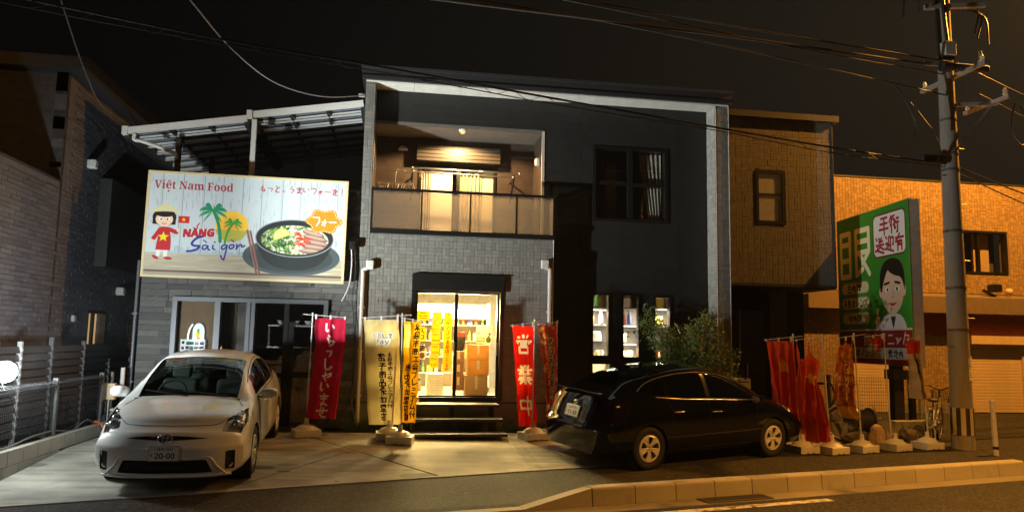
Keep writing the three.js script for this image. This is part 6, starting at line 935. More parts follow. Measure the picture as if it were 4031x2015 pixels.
  flag('red starred banner sagging in a deep notch at its top', G([8.29, 0, 1.89]), { group: g2, turn: 0.3, pole: [[-0.04, 0.25], [-0.14, 2.03]], bar: [[-0.65, 1.94], [-0.02, 2.03]], rows: [[-0.65, 1.93, -0.14], [-0.64, 1.55, -0.16], [-0.62, 1.27, -0.24], [-0.59, 0.84, -0.16], [-0.52, 0.47, -0.06], [-0.49, 0.2, -0.06]], wave: 0.09, waves: 2.6, slack: 0.32, seed: 1, tw: 1, mat: red(230) });
  flag('orange and yellow patterned banner curling at its foot', G([8.97, 0, 1.72]), { group: g2, turn: 0.3, pole: [[-0.01, 0.23], [-0.09, 2.06]], bar: [[-0.36, 2.0], [0.12, 2.07]], rows: [[-0.41, 1.97, -0.11], [-0.46, 1.56, -0.11], [-0.49, 1.17, -0.12], [-0.5, 0.88, -0.11], [-0.42, 0.68, -0.08], [-0.26, 0.58, -0.1]], wave: 0.075, waves: 2.6, slack: 0.1, seed: 8, mat: clothMat(180, 640, (c) => { c.fillStyle = '#c8772e'; c.fillRect(0, 0, 180, 640); let s = 31; const r = () => (s = s * 16807 % 2147483647) / 2147483647; for (let i = 0; i < 60; i++) { c.fillStyle = ['#dcb548', '#a83c1e', '#d8863c', '#8a4a22', '#e4c976'][i % 5]; c.globalAlpha = 0.75; c.beginPath(); c.ellipse(r() * 180, r() * 640, 12 + r() * 30, 10 + r() * 24, r() * 3, 0, 7); c.fill(); } c.globalAlpha = 1; c.fillStyle = '#e0bf4e'; c.fillRect(0, 540, 180, 100); write(c, 'アジアン雑貨', 60, 120, 58, { down: true, color: '#7a2418', w: 0.14, gap: 1.1, edge: '#e9cf9a' }); }) });
  flag('bare banner pole with only a red and grey scrap of cloth', G([9.76, 0, 1.53]), { group: g2, turn: 0.3, pole: [[-0.08, 0.26], [-0.16, 2.08]], bar: [[-0.53, 2.03], [-0.14, 2.08]], rows: [[-0.4, 2.02, -0.18], [-0.37, 1.93, -0.22], [-0.42, 1.86, -0.28], [-0.44, 1.76, -0.36]], wave: 0.03, waves: 2, seed: 4, ties: [0.1, 0.9], mat: clothMat(64, 64, (c) => { c.fillStyle = '#c83420'; c.fillRect(0, 0, 64, 64); c.fillStyle = '#8a8070'; c.fillRect(0, 30, 26, 34); }) });
  flag('twisted banner of red, yellow and white rolled to a thin tail', G([10.55, 0, 1.34]), { group: g2, turn: 0.2, pole: [[0.02, 0.24], [-0.07, 2.05]], bar: [[-0.37, 2.0], [-0.05, 2.05]], rows: [[-0.34, 1.99, -0.08], [-0.33, 1.73, -0.13], [-0.28, 1.48, -0.15], [-0.25, 1.23, -0.16], [-0.23, 1.01, -0.15], [-0.22, 0.91, -0.14]], wave: 0.05, waves: 2.6, seed: 5, ties: [0.06, 0.8], mat: clothMat(96, 320, (c) => { c.fillStyle = '#d9c493'; c.fillRect(0, 0, 96, 320); c.fillStyle = '#cf3a22'; c.fillRect(0, 0, 96, 76); c.fillStyle = '#d8a838'; c.fillRect(40, 70, 18, 100); c.fillStyle = '#5c5a34'; c.fillRect(48, 110, 12, 70); }) });
}
// ------------------------------------------------------------------ nandina clump before the house
{
  const t = thing('garden_shrub', 'tall airy shrub with many thin stems before the slit windows', 'shrub', [6.25, 0, 0.45]);
  const tips = [], stems = [];
  for (let i = 0; i < 17; i++) {
    const a = rr(0, 6.28), q = Math.sqrt(rnd()), tx = Math.cos(a) * q * 0.85, tz = Math.sin(a) * q * 0.55, H = rr(1.5, 2.45) - q * 0.35, bx_ = tx * 0.18, bz = tz * 0.18;
    const mid = [tx * 0.5 + rr(-0.08, 0.08), H * 0.55, tz * 0.5 + rr(-0.08, 0.08)], top = [tx, H, tz]; stems.push(tube([[bx_, -0.05, bz], mid, top], rr(0.008, 0.015), 14, 6));
    for (let k = 0; k < 8; k++) { const f = 0.4 + 0.62 * k / 8 + rr(-0.04, 0.04), u = Math.min(1, f), b = [bx_ + (mid[0] - bx_) * Math.min(1, u * 2), 0, 0]; const lerp = (c) => u < 0.5 ? [bx_, -0.05, bz][c] + (mid[c] - [bx_, -0.05, bz][c]) * u * 2 : mid[c] + (top[c] - mid[c]) * (u - 0.5) * 2; const p = [lerp(0), lerp(1), lerp(2)], ang = rr(0, 6.28), L = rr(0.22, 0.5), e = [p[0] + Math.cos(ang) * L, p[1] + rr(0.02, 0.26), p[2] + Math.sin(ang) * L]; stems.push(rod(p, e, 0.004, 0.002, 4)); tips.push([p, e]); }
  }
  part('trunk', stems, mat({ c: [0.16, 0.13, 0.08], roughness: 0.9 }), t);
  const lf = new THREE.BufferGeometry(); lf.setAttribute('position', new THREE.BufferAttribute(new Float32Array([0, 0, 0, 0.014, 0.02, 0.004, 0, 0.026, 0, 0, 0, 0, 0, 0.026, 0, -0.014, 0.02, 0.004, 0.014, 0.02, 0.004, 0.01, 0.045, 0.003, 0, 0.026, 0, 0, 0.026, 0, -0.01, 0.045, 0.003, -0.014, 0.02, 0.004, 0, 0.026, 0, 0.01, 0.045, 0.003, 0, 0.07, -0.006, 0, 0.026, 0, 0, 0.07, -0.006, -0.01, 0.045, 0.003]), 3)); lf.computeVertexNormals();
  const leaves = []; for (const [p, e] of tips) for (let k = 0; k < 48; k++) { const u = 0.2 + 0.85 * rnd(), s = rr(0.8, 1.5); leaves.push({ m: mat4(p[0] + (e[0] - p[0]) * u + rr(-0.11, 0.11), p[1] + (e[1] - p[1]) * u + rr(-0.1, 0.1), p[2] + (e[2] - p[2]) * u + rr(-0.11, 0.11), rr(-1.6, 1.6), rr(0, 6.28), rr(-1.6, 1.6), s), c: lin(rr(0.6, 1.3), rr(0.75, 1.25), rr(0.5, 0.9)) }); }
  stuff(instances('crown', norm(lf), mat({ physical: true, c: [0.1, 0.16, 0.03], roughness: 0.5, transmission: 0.25, thickness: 0, side: THREE.DoubleSide }), leaves, t));
}
// ------------------------------------------------------------------ tiled shop building on the right
{
  const b = thing('tiled_building', 'shuttered shop building faced in small tan tiles beyond the clinic sign', 'building'), z = -3.5, x0 = 10.9, x1 = 24;
  const joint = mat({ c: [0.2, 0.15, 0.1], roughness: 0.95 }), tile = mat({ c: [0.46, 0.33, 0.18], roughness: 0.45, map: tGrain });
  part('wall', [ext(hole(poly([[x0, -0.3], [x1, -0.3], [x1, 6.06], [x0, 6.06]]), 15.54, 16.85, 3.68, 4.74), 0.2, z - 0.2), bb(x0, x0 + 0.2, -0.3, 6.06, -12, z - 0.2)], joint, b);
  part('wall_coping', bb(x0 - 0.03, x1, 6.061, 6.1, z - 0.25, z + 0.03), mt.fascia, b);
  const list = [], tw = 0.082, th = 0.046, tg = norm(new THREE.BoxGeometry(1, 1, 1));
  const field = (a, e, c, d, skip) => { for (let j = 0, y = c; y < d - th / 2; j++, y += th) for (let i = 0, x = a; x < e - tw / 2; i++, x += tw) { if (skip && x + tw > skip[0] && x < skip[1] && y + th > skip[2] && y < skip[3]) continue; const h = hash(i + j * 131, j), k = h > 0.66 ? rr(1.05, 1.28) : rr(0.76, 1.0); list.push({ m: mat4(x + tw / 2, y + th / 2, z + 0.004, 0, 0, 0, tw - 0.009, th - 0.009, rr(0.012, 0.018)), c: lin(k, k * 0.98, k * 0.94) }); } };
  field(x0, 18.6, 3.1, 6.05, [15.5, 16.9, 3.64, 4.78]); field(13.42, 15.4, 0.2, 1.98); field(x0, 11.94, 0.2, 2.6);
  stuff(instances('facade_tile', tg, tile, list, b));
  const w = part('sliding_window', [frame(15.5, 16.89, 3.64, 4.78, 0.05, z - 0.12, z + 0.04), bb(16.02, 16.09, 3.69, 4.73, z - 0.1, z + 0.0)], mt.black, b); for (const [l, r, d] of [[15.55, 16.05, 0.03], [16.05, 16.84, 0.06]]) part('pane', bb(l, r, 3.69, 4.73, z - d - 0.004, z - d), mt.glass, w);
  part('window_blind', bb(16.08, 16.6, 3.66, 4.76, z - 0.3, z - 0.29), mat({ c: [0.4, 0.3, 0.18], roughness: 0.9 }), w); part('window_backing', bb(15.4, 17, 3.5, 4.9, z - 0.6, z - 0.55), mt.darkRoom, w);
  // eave, maroon band, shutters
  const es = new THREE.Shape(); es.moveTo(0, 0); es.lineTo(0.42, 0); es.lineTo(0.42, 0.42); es.lineTo(0, 0.52); es.closePath();
  part('eave', [metric(new THREE.ExtrudeGeometry(es, { depth: x1 - 13.5, bevelEnabled: false }).rotateY(-Math.PI / 2).scale(-1, 1, 1)).translate(13.5, 2.55, z + 0.02)].map((g) => { g.computeVertexNormals(); return g; }), mat({ c: [0.2, 0.15, 0.1], map: tGrain, roughness: 0.7, side: THREE.DoubleSide }), b);
  part('side_eave', bb(x0, 13.3, 2.6, 2.95, z + 0.02, z + 0.35), mat({ c: [0.3, 0.22, 0.13], map: tGrain, roughness: 0.7 }), b);
  part('maroon_band', bb(13.35, x1, 2.0, 2.55, z + 0.02, z + 0.12), mt.maroon, b);
  part('shutter_housing', [bb(15.45, x1, 1.78, 1.995, z + 0.02, z + 0.3), bb(15.45, x1, 1.7, 1.78, z + 0.02, z + 0.2)], mt.beige, b);
  const slat = metric(rb(1, 0.078, 0.02, 0.009, 0, 0, 0, 1));
  const shutter = (l, r, h, zz) => { const s = part('roller_shutter', [bb(l, r, 0, h, zz - 0.02, zz - 0.012), bb(l - 0.07, l, -0.05, h, zz - 0.02, zz + 0.05), bb(r, r + 0.07, -0.05, h, zz - 0.02, zz + 0.05)], mt.beige, b); for (let y = 0.06; y < h; y += 0.082) { const m = part('slat', slat, mt.beige, s); m.position.set((l + r) / 2, y, zz); m.scale.x = r - l; } };
  shutter(15.55, 17.05, 1.7, z + 0.1); shutter(17.2, 19.2, 1.7, z + 0.1); shutter(12.2, 13.3, 1.5, z + 0.05);
  part('door_frame', [bb(11.95, 12.1, 0, 2.55, z, z + 0.06), bb(12.13, 13.38, 1.5, 2.55, z, z + 0.05)], mt.beige, b); part('plinth', bb(x0, 24, -0.3, 0.19, z + 0.001, z + 0.03), mt.found, b);
  const fx = thing('eave_lamp', 'small unlit lamp box standing on the eave of the tiled building', 'lamp fitting', [16.25, 3.02, -3.25]); part('lamp_head', rb(0.3, 0.2, 0.2, 0.03, 0, 0.22, 0), mt.black, fx); part('lamp_arm', bar([0, 0, 0], [-0.35, 0.16, 0], 0.06, 0.06), mt.black, fx); part('lamp_globe', sp(0.09, 0.42, 0.14, 0), mt.beige, fx);
}
// ------------------------------------------------------------------ eye clinic sign, seen along its face
{
  const W = 900, H = 990, tex = canvasTex(W, H, (c) => {
    c.fillStyle = '#2f8a26'; c.fillRect(0, 0, W, H);
    write(c, '眼', 26, 52, 424, { color: '#f2e7b8', w: 0.085, sy: 372 });
    const rbx = (x, y, w, h, r, f, s) => { c.beginPath(); c.roundRect(x, y, w, h, r); c.fillStyle = f; c.fill(); if (s) { c.strokeStyle = s; c.lineWidth = 9; c.stroke(); } };
    rbx(492, 44, 372, 270, 40, '#ece8e2', '#5a1420'); write(c, '手術', 562, 66, 116, { color: '#9e1826', w: 0.13 }); write(c, '送迎有', 508, 188, 110, { color: '#9e1826', w: 0.13 });
    const pills = ['白内障', '多焦点レンズ', '緑内障']; pills.forEach((t, i) => { const y = 450 + i * 102; rbx(44, y, 370, 80, 40, '#e2d6a2', '#8a8a4a'); if (i === 1) write(c, t, 60, y + 13, 54, { color: '#2b2a18', w: 0.14, gap: 1.04 }); else write(c, t, 118, y + 10, 60, { color: '#2b2a18', w: 0.13, gap: 1.08 }); });
    // a doctor in a white coat, plainly drawn
    c.fillStyle = '#e8e4e0'; c.beginPath(); c.moveTo(520, 772); c.quadraticCurveTo(560, 690, 650, 678); c.lineTo(740, 678); c.quadraticCurveTo(820, 690, 842, 772); c.fill(); c.fillStyle = '#26372e'; c.beginPath(); c.moveTo(660, 680); c.lineTo(694, 772); c.lineTo(730, 680); c.fill();
    c.fillStyle = '#e9c6a6'; c.fillRect(660, 636, 70, 60); c.beginPath(); c.ellipse(694, 530, 128, 150, 0, 0, 7); c.fill(); c.beginPath(); c.ellipse(560, 540, 18, 34, 0, 0, 7); c.ellipse(826, 540, 18, 34, 0, 0, 7); c.fill();
    c.fillStyle = '#15110e'; c.beginPath(); c.moveTo(558, 540); c.quadraticCurveTo(520, 340, 690, 334); c.quadraticCurveTo(866, 330, 830, 544); c.quadraticCurveTo(816, 470, 776, 452); c.quadraticCurveTo(690, 440, 650, 404); c.quadraticCurveTo(600, 450, 574, 540); c.fill();
    c.lineCap = 'round'; c.strokeStyle = '#17120f'; c.lineWidth = 14; c.beginPath(); c.moveTo(606, 492); c.lineTo(660, 484); c.moveTo(728, 484); c.lineTo(782, 494); c.stroke(); c.fillStyle = '#fff'; c.beginPath(); c.ellipse(636, 526, 25, 15, 0, 0, 7); c.ellipse(752, 526, 25, 15, 0, 0, 7); c.fill(); c.fillStyle = '#17120f'; c.beginPath(); c.arc(640, 527, 11, 0, 7); c.arc(748, 527, 11, 0, 7); c.fill(); c.strokeStyle = '#b98f6e'; c.lineWidth = 7; c.beginPath(); c.moveTo(700, 540); c.lineTo(708, 574); c.lineTo(688, 578); c.stroke(); c.fillStyle = '#b03028'; c.beginPath(); c.moveTo(648, 608); c.quadraticCurveTo(694, 618, 742, 606); c.quadraticCurveTo(700, 652, 648, 608); c.fill();
    c.fillStyle = '#e9c6a6'; c.beginPath(); c.roundRect(500, 640, 22, 76, 10); c.roundRect(484, 690, 54, 52, 18); c.fill(); c.fillStyle = '#e8e4e0'; c.fillRect(484, 736, 60, 40);
    c.fillStyle = '#d8d4cc'; c.fillRect(0, 768, W, 14); c.fillStyle = '#8d1c22'; c.fillRect(0, 780, W, 108); c.fillStyle = '#c9c6bf'; c.fillRect(0, 888, W, 70); c.fillStyle = '#8d1c22'; c.fillRect(0, 958, W, 32);
    write(c, '眼', 330, 790, 84, { color: '#e8ddd2', w: 0.1 }); write(c, 'クリニック', 440, 790, 84, { color: '#e8ddd2', w: 0.11, gap: 1.02 }); write(c, '原イオン', 220, 896, 54, { color: '#24221f', w: 0.13, gap: 1.08 }); write(c, '敷地内', 620, 896, 54, { color: '#24221f', w: 0.13, gap: 1.08 });
  });
  const mx = (11.11 + 10.75) / 2, mz = (-2.17 + 0.82) / 2, t = thing('clinic_sign', 'tall green eye clinic sign board on a steel post', 'sign', [mx, 0, mz], -1.691);
  part('sign_face', new THREE.PlaneGeometry(3.0, 3.3).translate(0, 2.95, 0.004), mat({ map: tex, roughness: 0.6 }), t);
  part('sign_box', [bx(3.02, 3.32, 0.22, 0, 2.95, -0.112)], mat({ c: [0.62, 0.55, 0.45], map: tGrain, roughness: 0.6 }), t);
  part('sign_edge', frame(-1.515, 1.515, 1.285, 4.615, 0.018, -0.006, 0.01), mat({ c: [0.1, 0.3, 0.08], roughness: 0.5 }), t);
  part('sign_post', [bb(0.55, 0.75, -0.2, 1.3, -0.2, 0.0)], mt.fascia, t); part('post_collar', [bb(0.46, 0.84, 1.0, 1.2, -0.26, 0.05)], mt.cableGrey, t);
}
// ------------------------------------------------------------------ utility pole
{
  const t = thing('utility_pole', 'tall concrete utility pole with a striped guard beside the bicycle', 'utility pole', [11.33, -0.22, 1.3]);
  const pc = mat({ c: [0.48, 0.455, 0.4], map: tConc, roughness: 0.9 });
  part('pole_shaft', lathe([[0.2, 0], [0.197, 0.4], [0.125, 9], [0.115, 11], [0, 11]], 32), pc, t);
  for (let k = 0; k < 16; k++) { const g = new THREE.CylinderGeometry(0.202, 0.206, 0.5, 4, 1, true, k * Math.PI / 8, Math.PI / 8).translate(0, 0.52, 0); part('guard_stripe', norm(g), k % 2 ? mt.guardB ?? (mt.guardB = mat({ c: [0.02, 0.02, 0.02], roughness: 0.6, side: THREE.DoubleSide })) : mt.guardY ?? (mt.guardY = mat({ c: [0.5, 0.42, 0.22], roughness: 0.6, side: THREE.DoubleSide })), t); }
  for (const y of [2.2, 3.0, 4.1, 5.3, 5.62, 6.3]) part('pole_band', lathe([[0.2 - y * 0.0079 + 0.002, y], [0.2 - y * 0.0079 + 0.006, y], [0.2 - y * 0.0079 + 0.006, y + 0.05], [0.2 - y * 0.0079 + 0.002, y + 0.05]], 28), mt.cableGrey, t);
  for (let k = 0; k < 8; k++) { const y = 1.9 + k * 0.55, s = k % 2 ? 1 : -1, r = 0.195 - y * 0.0079; part('step_bolt', rod([s * r * 0.9, y, r * 0.4], [s * (r + 0.12), y, r * 0.45], 0.01), mt.steel, t); }
  part('ad_plate', [new THREE.CylinderGeometry(0.192, 0.194, 0.42, 12, 1, true, 0.15, 0.85).translate(0, 1.48, 0)], mat({ map: canvasTex(120, 200, (c) => { c.fillStyle = '#c9c4ba'; c.fillRect(0, 0, 120, 200); c.strokeStyle = '#2a2826'; c.lineWidth = 9; c.beginPath(); c.moveTo(20, 60); c.lineTo(64, 76); c.lineTo(96, 34); c.stroke(); c.fillStyle = '#8a2a22'; c.fillRect(60, 14, 24, 16); c.fillStyle = '#efece4'; c.fillRect(8, 104, 104, 84); c.fillStyle = '#55524c'; c.fillRect(20, 120, 76, 8); c.fillRect(20, 140, 60, 8); c.fillRect(20, 160, 70, 8); }), side: THREE.DoubleSide, roughness: 0.6 }), t);
  part('ad_plate', new THREE.CylinderGeometry(0.188, 0.189, 0.3, 8, 1, true, 0.9, 0.4).translate(0, 2.05, 0), mt.paint, t); part('ad_plate', new THREE.CylinderGeometry(0.178, 0.18, 0.34, 8, 1, true, 0.95, 0.35).translate(0, 3.35, 0), mt.paint, t);
  part('junction_box', [rb(0.24, 0.28, 0.2, 0.02, -0.05, 7.72, 0.14)], mt.plasticGrey, t); part('box_vent', [bx(0.16, 0.08, 0.12, -0.03, 7.54, 0.14)], mt.black, t);
  part('riser_duct', [tube([[-0.09, 10, 0.12], [-0.1, 8.6, 0.14], [-0.05, 7.85, 0.15]], 0.035, 20, 8), tube([[-0.15, 9.6, 0.02], [-0.19, 8.3, 0.05], [-0.19, 7.3, 0.08]], 0.03, 20, 8)], mt.cable, t);
  part('cross_arm', [bb(0.12, 0.2, 7.18, 7.26, -0.9, 0.85), bb(-0.6, 0.8, 7.34, 7.42, 0.16, 0.22)], mt.steelDull ?? (mt.steelDull = mat({ c: [0.4, 0.39, 0.36], roughness: 0.6, metalness: 0.6 })), t);
  part('cross_arm', [bar([0.1, 6.62, 0.1], [0.8, 6.62, 0.35], 0.07, 0.07), bb(0.68, 0.75, 6.6, 6.67, -0.4, 0.75)], mt.steelDull, t); part('arm_brace', [bar([0.13, 5.75, 0.05], [0.72, 6.6, 0.3], 0.035, 0.035)], mt.steelDull, t);
  part('cross_arm', [bar([-0.4, 8.62, 0.0], [0.75, 8.66, 0.25], 0.09, 0.09)], mt.steelDull, t); part('splice_box', [rb(0.85, 0.14, 0.14, 0.05, 0.25, 7.3, 0.32), rod([-0.35, 7.3, 0.32], [-0.15, 7.3, 0.32], 0.11)], mt.darkPlastic, t);
  part('insulator', [[0.16, 7.26, -0.8], [0.16, 7.26, 0.75], [0.7, 6.68, -0.3], [0.7, 6.68, 0.65], [0.6, 7.42, 0.2]].map(([x, y, z]) => lathe([[0, 0], [0.03, 0], [0.045, 0.03], [0.02, 0.05], [0.04, 0.08], [0.015, 0.14], [0, 0.14]], 12).translate(x, y, z)), mt.plasticWhite, t); part('stub_rod', rod([0.62, 7.42, 0.2], [0.62, 7.72, 0.2], 0.03), mt.plasticGrey, t);
  part('coil', [tube([[1.15, 6.62, 0.4], [1.0, 6.3, 0.45], [1.02, 5.95, 0.45], [1.2, 5.78, 0.45], [1.4, 5.95, 0.42], [1.42, 6.3, 0.4], [1.28, 6.6, 0.38]], 0.018, 50, 6)], mt.cable, t);
  part('hanging_fuse', [[-0.9, 9.2, 8.3], [-0.7, 9.3, 8.45], [0.65, 8.6, 8.1], [0.8, 8.6, 7.9], [0.72, 8.6, 8.0]].map(([x, a, c], i) => tube([[x * 0.6, a, 0.1], [x, (a + c) / 2 + 0.2, 0.15], [x + (i % 2 ? 0.06 : -0.1), c, 0.15]], 0.02, 16, 6)), mt.cable, t);
  part('joint_box', [rb(0.5, 0.16, 0.13, 0.03, -0.45, 5.5, 0.1)], mt.darkPlastic, t); part('drop_loop', [tube([[-1.4, 6.9, 0.3], [-1.1, 6.5, 0.3], [-0.95, 6.1, 0.3], [-0.98, 5.8, 0.3]], 0.014, 30, 6), tube([[-1.2, 6.7, 0.32], [-0.75, 6.2, 0.3], [-0.5, 5.95, 0.25], [-0.4, 5.6, 0.25], [-0.48, 5.4, 0.25]], 0.014, 30, 6)], mt.cable, t);
}
// ------------------------------------------------------------------ overhead cables
{
  const cab = (label, pts, r, m = mt.cable) => solo('overhead_cable', tube(pts, r, 90, 6), m, label, 'cable', 'overhead cables');
  cab('thick upper cable sagging to the pole from the top edge', [[-9, 5.6, 6.8], [1.24, 6.4, 4.01], [3.61, 6.61, 3.37], [6.65, 6.86, 2.55], [11.25, 7.18, 1.35]], 0.03, mt.cableGrey);
  cab('uppermost cable reaching the pole splice box', [[-9, 6.1, 6.8], [3.4, 6.87, 3.43], [6.65, 7.04, 2.55], [11.2, 7.28, 1.4]], 0.018, mt.cableGrey);
  cab('third cable down, meeting the pole below the splice box', [[-6, 6.6, 5.9], [5.05, 6.85, 2.98], [7.52, 6.88, 2.32], [11.3, 7.02, 1.35]], 0.014, mt.cableGrey);
  cab('long slanting cable above the roof line to the mid pole', [[-9, 5.6, 6.9], [1.76, 6.51, 3.87], [5.05, 6.62, 2.98], [11.25, 6.58, 1.4]], 0.016, mt.cableGrey);
  const low = [[-9, 5.7, 6.75], [-3.49, 5.37, 5.28], [-1.67, 5.29, 4.79], [0.61, 5.27, 4.18], [2.96, 5.23, 3.55], [5.73, 5.2, 2.8], [8.37, 5.18, 2.09], [10.67, 5.21, 1.47], [11.25, 5.24, 1.32]];
  const lc = cab('low cable crossing before the balcony with a thin wire wound round it', low, 0.017); 
  cab('thin messenger wire just beneath the low cable', low.map(([x, y, z], i) => [x, y - 0.05 - 0.05 * Math.sin(i * 1.3) ** 2, z]), 0.008);
  const cv = new THREE.CatmullRomCurve3(low.map((p) => V(...p))), hx = []; for (let k = 0; k <= 220; k++) { const p = cv.getPoint(k / 220), a = k * 1.05; hx.push([p.x, p.y - 0.045 + 0.045 * Math.cos(a), p.z + 0.02 * Math.sin(a)]); } part('lashing_wire', tube(hx, 0.004, 660, 4), mt.cable, lc);
  cab('pale drop wire curving down to the neighbour roof', [[-3.23, 5.43, 5.21], [-3.6, 5.25, 3.6], [-4.2, 5.35, 1.2], [-4.75, 5.9, -1.6], [-5.0, 6.1, -3.0]], 0.009, mt.cableGrey);
  cab('bluish drop wire falling to the top of the white fin', [[-1.96, 5.75, 4.87], [-1.75, 5.7, 3.4], [-1.35, 5.78, 1.7], [-0.7, 6.0, 0.5], [-0.05, 6.28, -0.15]], 0.009, mat({ c: [0.25, 0.3, 0.38], roughness: 0.5 }));
  for (const [l, a, c, r] of [['low cable leaving the pole to the right edge', [11.35, 5.24, 1.28], [17, 4.7, -0.4], 0.016], ['lowest cable leaving the pole to the right edge', [11.4, 5.11, 1.27], [17, 4.35, -0.4], 0.013], ['cable from the splice box to the right edge', [11.6, 7.3, 1.3], [17, 6.9, -0.4], 0.016], ['cable from the long cross arm to the right edge', [12.05, 6.7, 1.3], [17, 6.3, -0.4], 0.014]]) cab(l, [a, [(a[0] + c[0]) / 2, (a[1] + c[1]) / 2 - 0.15, (a[2] + c[2]) / 2], c], r);
}
// ------------------------------------------------------------------ bicycles, clutter, marker post, mailbox
function makeBike(t, frameMat, basket = true) {
  for (const [x, n] of [[0, 'rear'], [1.08, 'front']]) {
    const w = part('wheel', new THREE.TorusGeometry(0.31, 0.021, 10, 48).translate(x, 0.331, 0), mt.rubber, t); part('rim', new THREE.TorusGeometry(0.287, 0.011, 8, 48).translate(x, 0.331, 0), mt.steel, w);
    const sp2 = []; for (let k = 0; k < 24; k++) { const a = k / 24 * 6.283; sp2.push(rod([x + Math.cos(a + 0.3) * 0.02, 0.331 + Math.sin(a + 0.3) * 0.02, k % 2 ? 0.025 : -0.025], [x + Math.cos(a) * 0.282, 0.331 + Math.sin(a) * 0.282, 0], 0.0016, 0.0016, 4)); } stuff(part('spokes', sp2, mt.steel, w)); part('hub', rod([x, 0.331, -0.045], [x, 0.331, 0.045], 0.02), mt.steel, w);
    const fen = []; for (let k = 0; k <= 14; k++) { const a = (n === 'rear' ? 0.15 : 0.7) + k / 14 * 2.6; fen.push([x + Math.cos(a) * 0.35, 0.331 + Math.sin(a) * 0.35, 0]); } part('mudguard', tube(fen, 0.024, 28, 8), mt.alu, t);
  }
  part('frame', [tube([[0.93, 0.78, 0], [0.8, 0.52, 0], [0.6, 0.36, 0], [0.44, 0.3, 0]], 0.022, 24, 10), rod([0.44, 0.28, 0], [0.31, 0.72, 0], 0.016), rod([0.44, 0.3, 0.02], [0, 0.331, 0.06], 0.011), rod([0.44, 0.3, -0.02], [0, 0.331, -0.06], 0.011), rod([0.33, 0.64, 0.015], [0, 0.331, 0.06], 0.009), rod([0.33, 0.64, -0.015], [0, 0.331, -0.06], 0.009), rod([0.91, 0.72, 0], [0.95, 0.86, 0], 0.021)], frameMat, t);
  part('fork', [rod([0.95, 0.73, 0.04], [1.08, 0.331, 0.055], 0.011), rod([0.95, 0.73, -0.04], [1.08, 0.331, -0.055], 0.011), rod([0.95, 0.73, -0.045], [0.95, 0.73, 0.045], 0.014)], mt.steel, t);
  part('handlebar', [rod([0.945, 0.85, 0], [0.9, 1.02, 0], 0.014), tube([[0.66, 1.06, -0.29], [0.78, 1.07, -0.27], [0.86, 1.08, -0.18], [0.9, 1.02, -0.05], [0.9, 1.02, 0.05], [0.86, 1.08, 0.18], [0.78, 1.07, 0.27], [0.66, 1.06, 0.29]], 0.012, 50, 8), rod([0.65, 1.06, -0.29], [0.76, 1.07, -0.275], 0.018), rod([0.65, 1.06, 0.29], [0.76, 1.07, 0.275], 0.018)], mt.black, t);
  const sd = new THREE.SphereGeometry(1, 20, 12); { const p = sd.attributes.position; for (let i = 0; i < p.count; i++) { const x = p.getX(i); p.setXYZ(i, x * 0.13, p.getY(i) * 0.04, p.getZ(i) * (0.1 - 0.055 * Math.max(0, x))); } sd.computeVertexNormals(); } part('saddle', [norm(sd).translate(0.27, 0.84, 0), rod([0.31, 0.7, 0], [0.28, 0.82, 0], 0.012)], mt.darkPlastic, t);
  part('crank', [rod([0.44, 0.28, -0.07], [0.44, 0.28, 0.07], 0.016), bar([0.44, 0.28, 0.07], [0.56, 0.17, 0.07], 0.02, 0.014), bar([0.44, 0.28, -0.07], [0.32, 0.39, -0.07], 0.02, 0.014), bx(0.08, 0.02, 0.09, 0.57, 0.165, 0.12), bx(0.08, 0.02, 0.09, 0.31, 0.395, -0.12), new THREE.CylinderGeometry(0.09, 0.09, 0.008, 24).rotateX(Math.PI / 2).translate(0.44, 0.28, 0.05)], mt.steel, t); part('chain_cover', rb(0.5, 0.1, 0.012, 0.005, 0.22, 0.31, 0.055), mt.darkPlastic, t);
  part('carrier', [bx(0.36, 0.012, 0.012, 0.0, 0.72, 0.06), bx(0.36, 0.012, 0.012, 0, 0.72, -0.06), bx(0.36, 0.008, 0.008, 0, 0.72, 0), rod([-0.1, 0.72, 0.06], [0, 0.34, 0.07], 0.006), rod([-0.1, 0.72, -0.06], [0, 0.34, -0.07], 0.006), bx(0.012, 0.012, 0.13, -0.17, 0.72, 0)], mt.steel, t); part('kick_stand', [rod([0.02, 0.33, 0.08], [-0.08, 0.01, 0.14], 0.009)], mt.steel, t);
  if (basket) { const bk = []; for (let k = 0; k <= 10; k++) { const u = -0.17 + k * 0.034; bk.push(rod([1.0, 0.76, u * 0.8], [0.99, 0.99, u], 0.0025, 0.0025, 4), rod([1.22, 0.76, u * 0.8], [1.28, 0.99, u], 0.0025, 0.0025, 4), rod([1.0, 0.76, u * 0.8], [1.22, 0.76, u * 0.8], 0.0025, 0.0025, 4)); } for (let k = 0; k <= 8; k++) for (const s of [-1, 1]) bk.push(rod([1.0 + k * 0.0275, 0.76, s * 0.136], [0.99 + k * 0.036, 0.99, s * 0.17], 0.0025, 0.0025, 4)); for (const y of [0.82, 0.88, 0.94, 0.99]) { const q = (y - 0.76) / 0.23, w = 0.136 + 0.034 * q, a = 1 - 0.01 * q, e = 1.22 + 0.06 * q; bk.push(rod([a, y, -w], [e, y, -w], 0.003, 0.003, 4), rod([a, y, w], [e, y, w], 0.003, 0.003, 4), rod([a, y, -w], [a, y, w], 0.003, 0.003, 4), rod([e, y, -w], [e, y, w], 0.003, 0.003, 4)); } part('basket', bk, mt.cableGrey, t); part('lamp', [new THREE.CylinderGeometry(0.03, 0.035, 0.06, 16).rotateZ(Math.PI / 2).translate(1.2, 0.62, 0.08)], mt.chrome, t); }
}
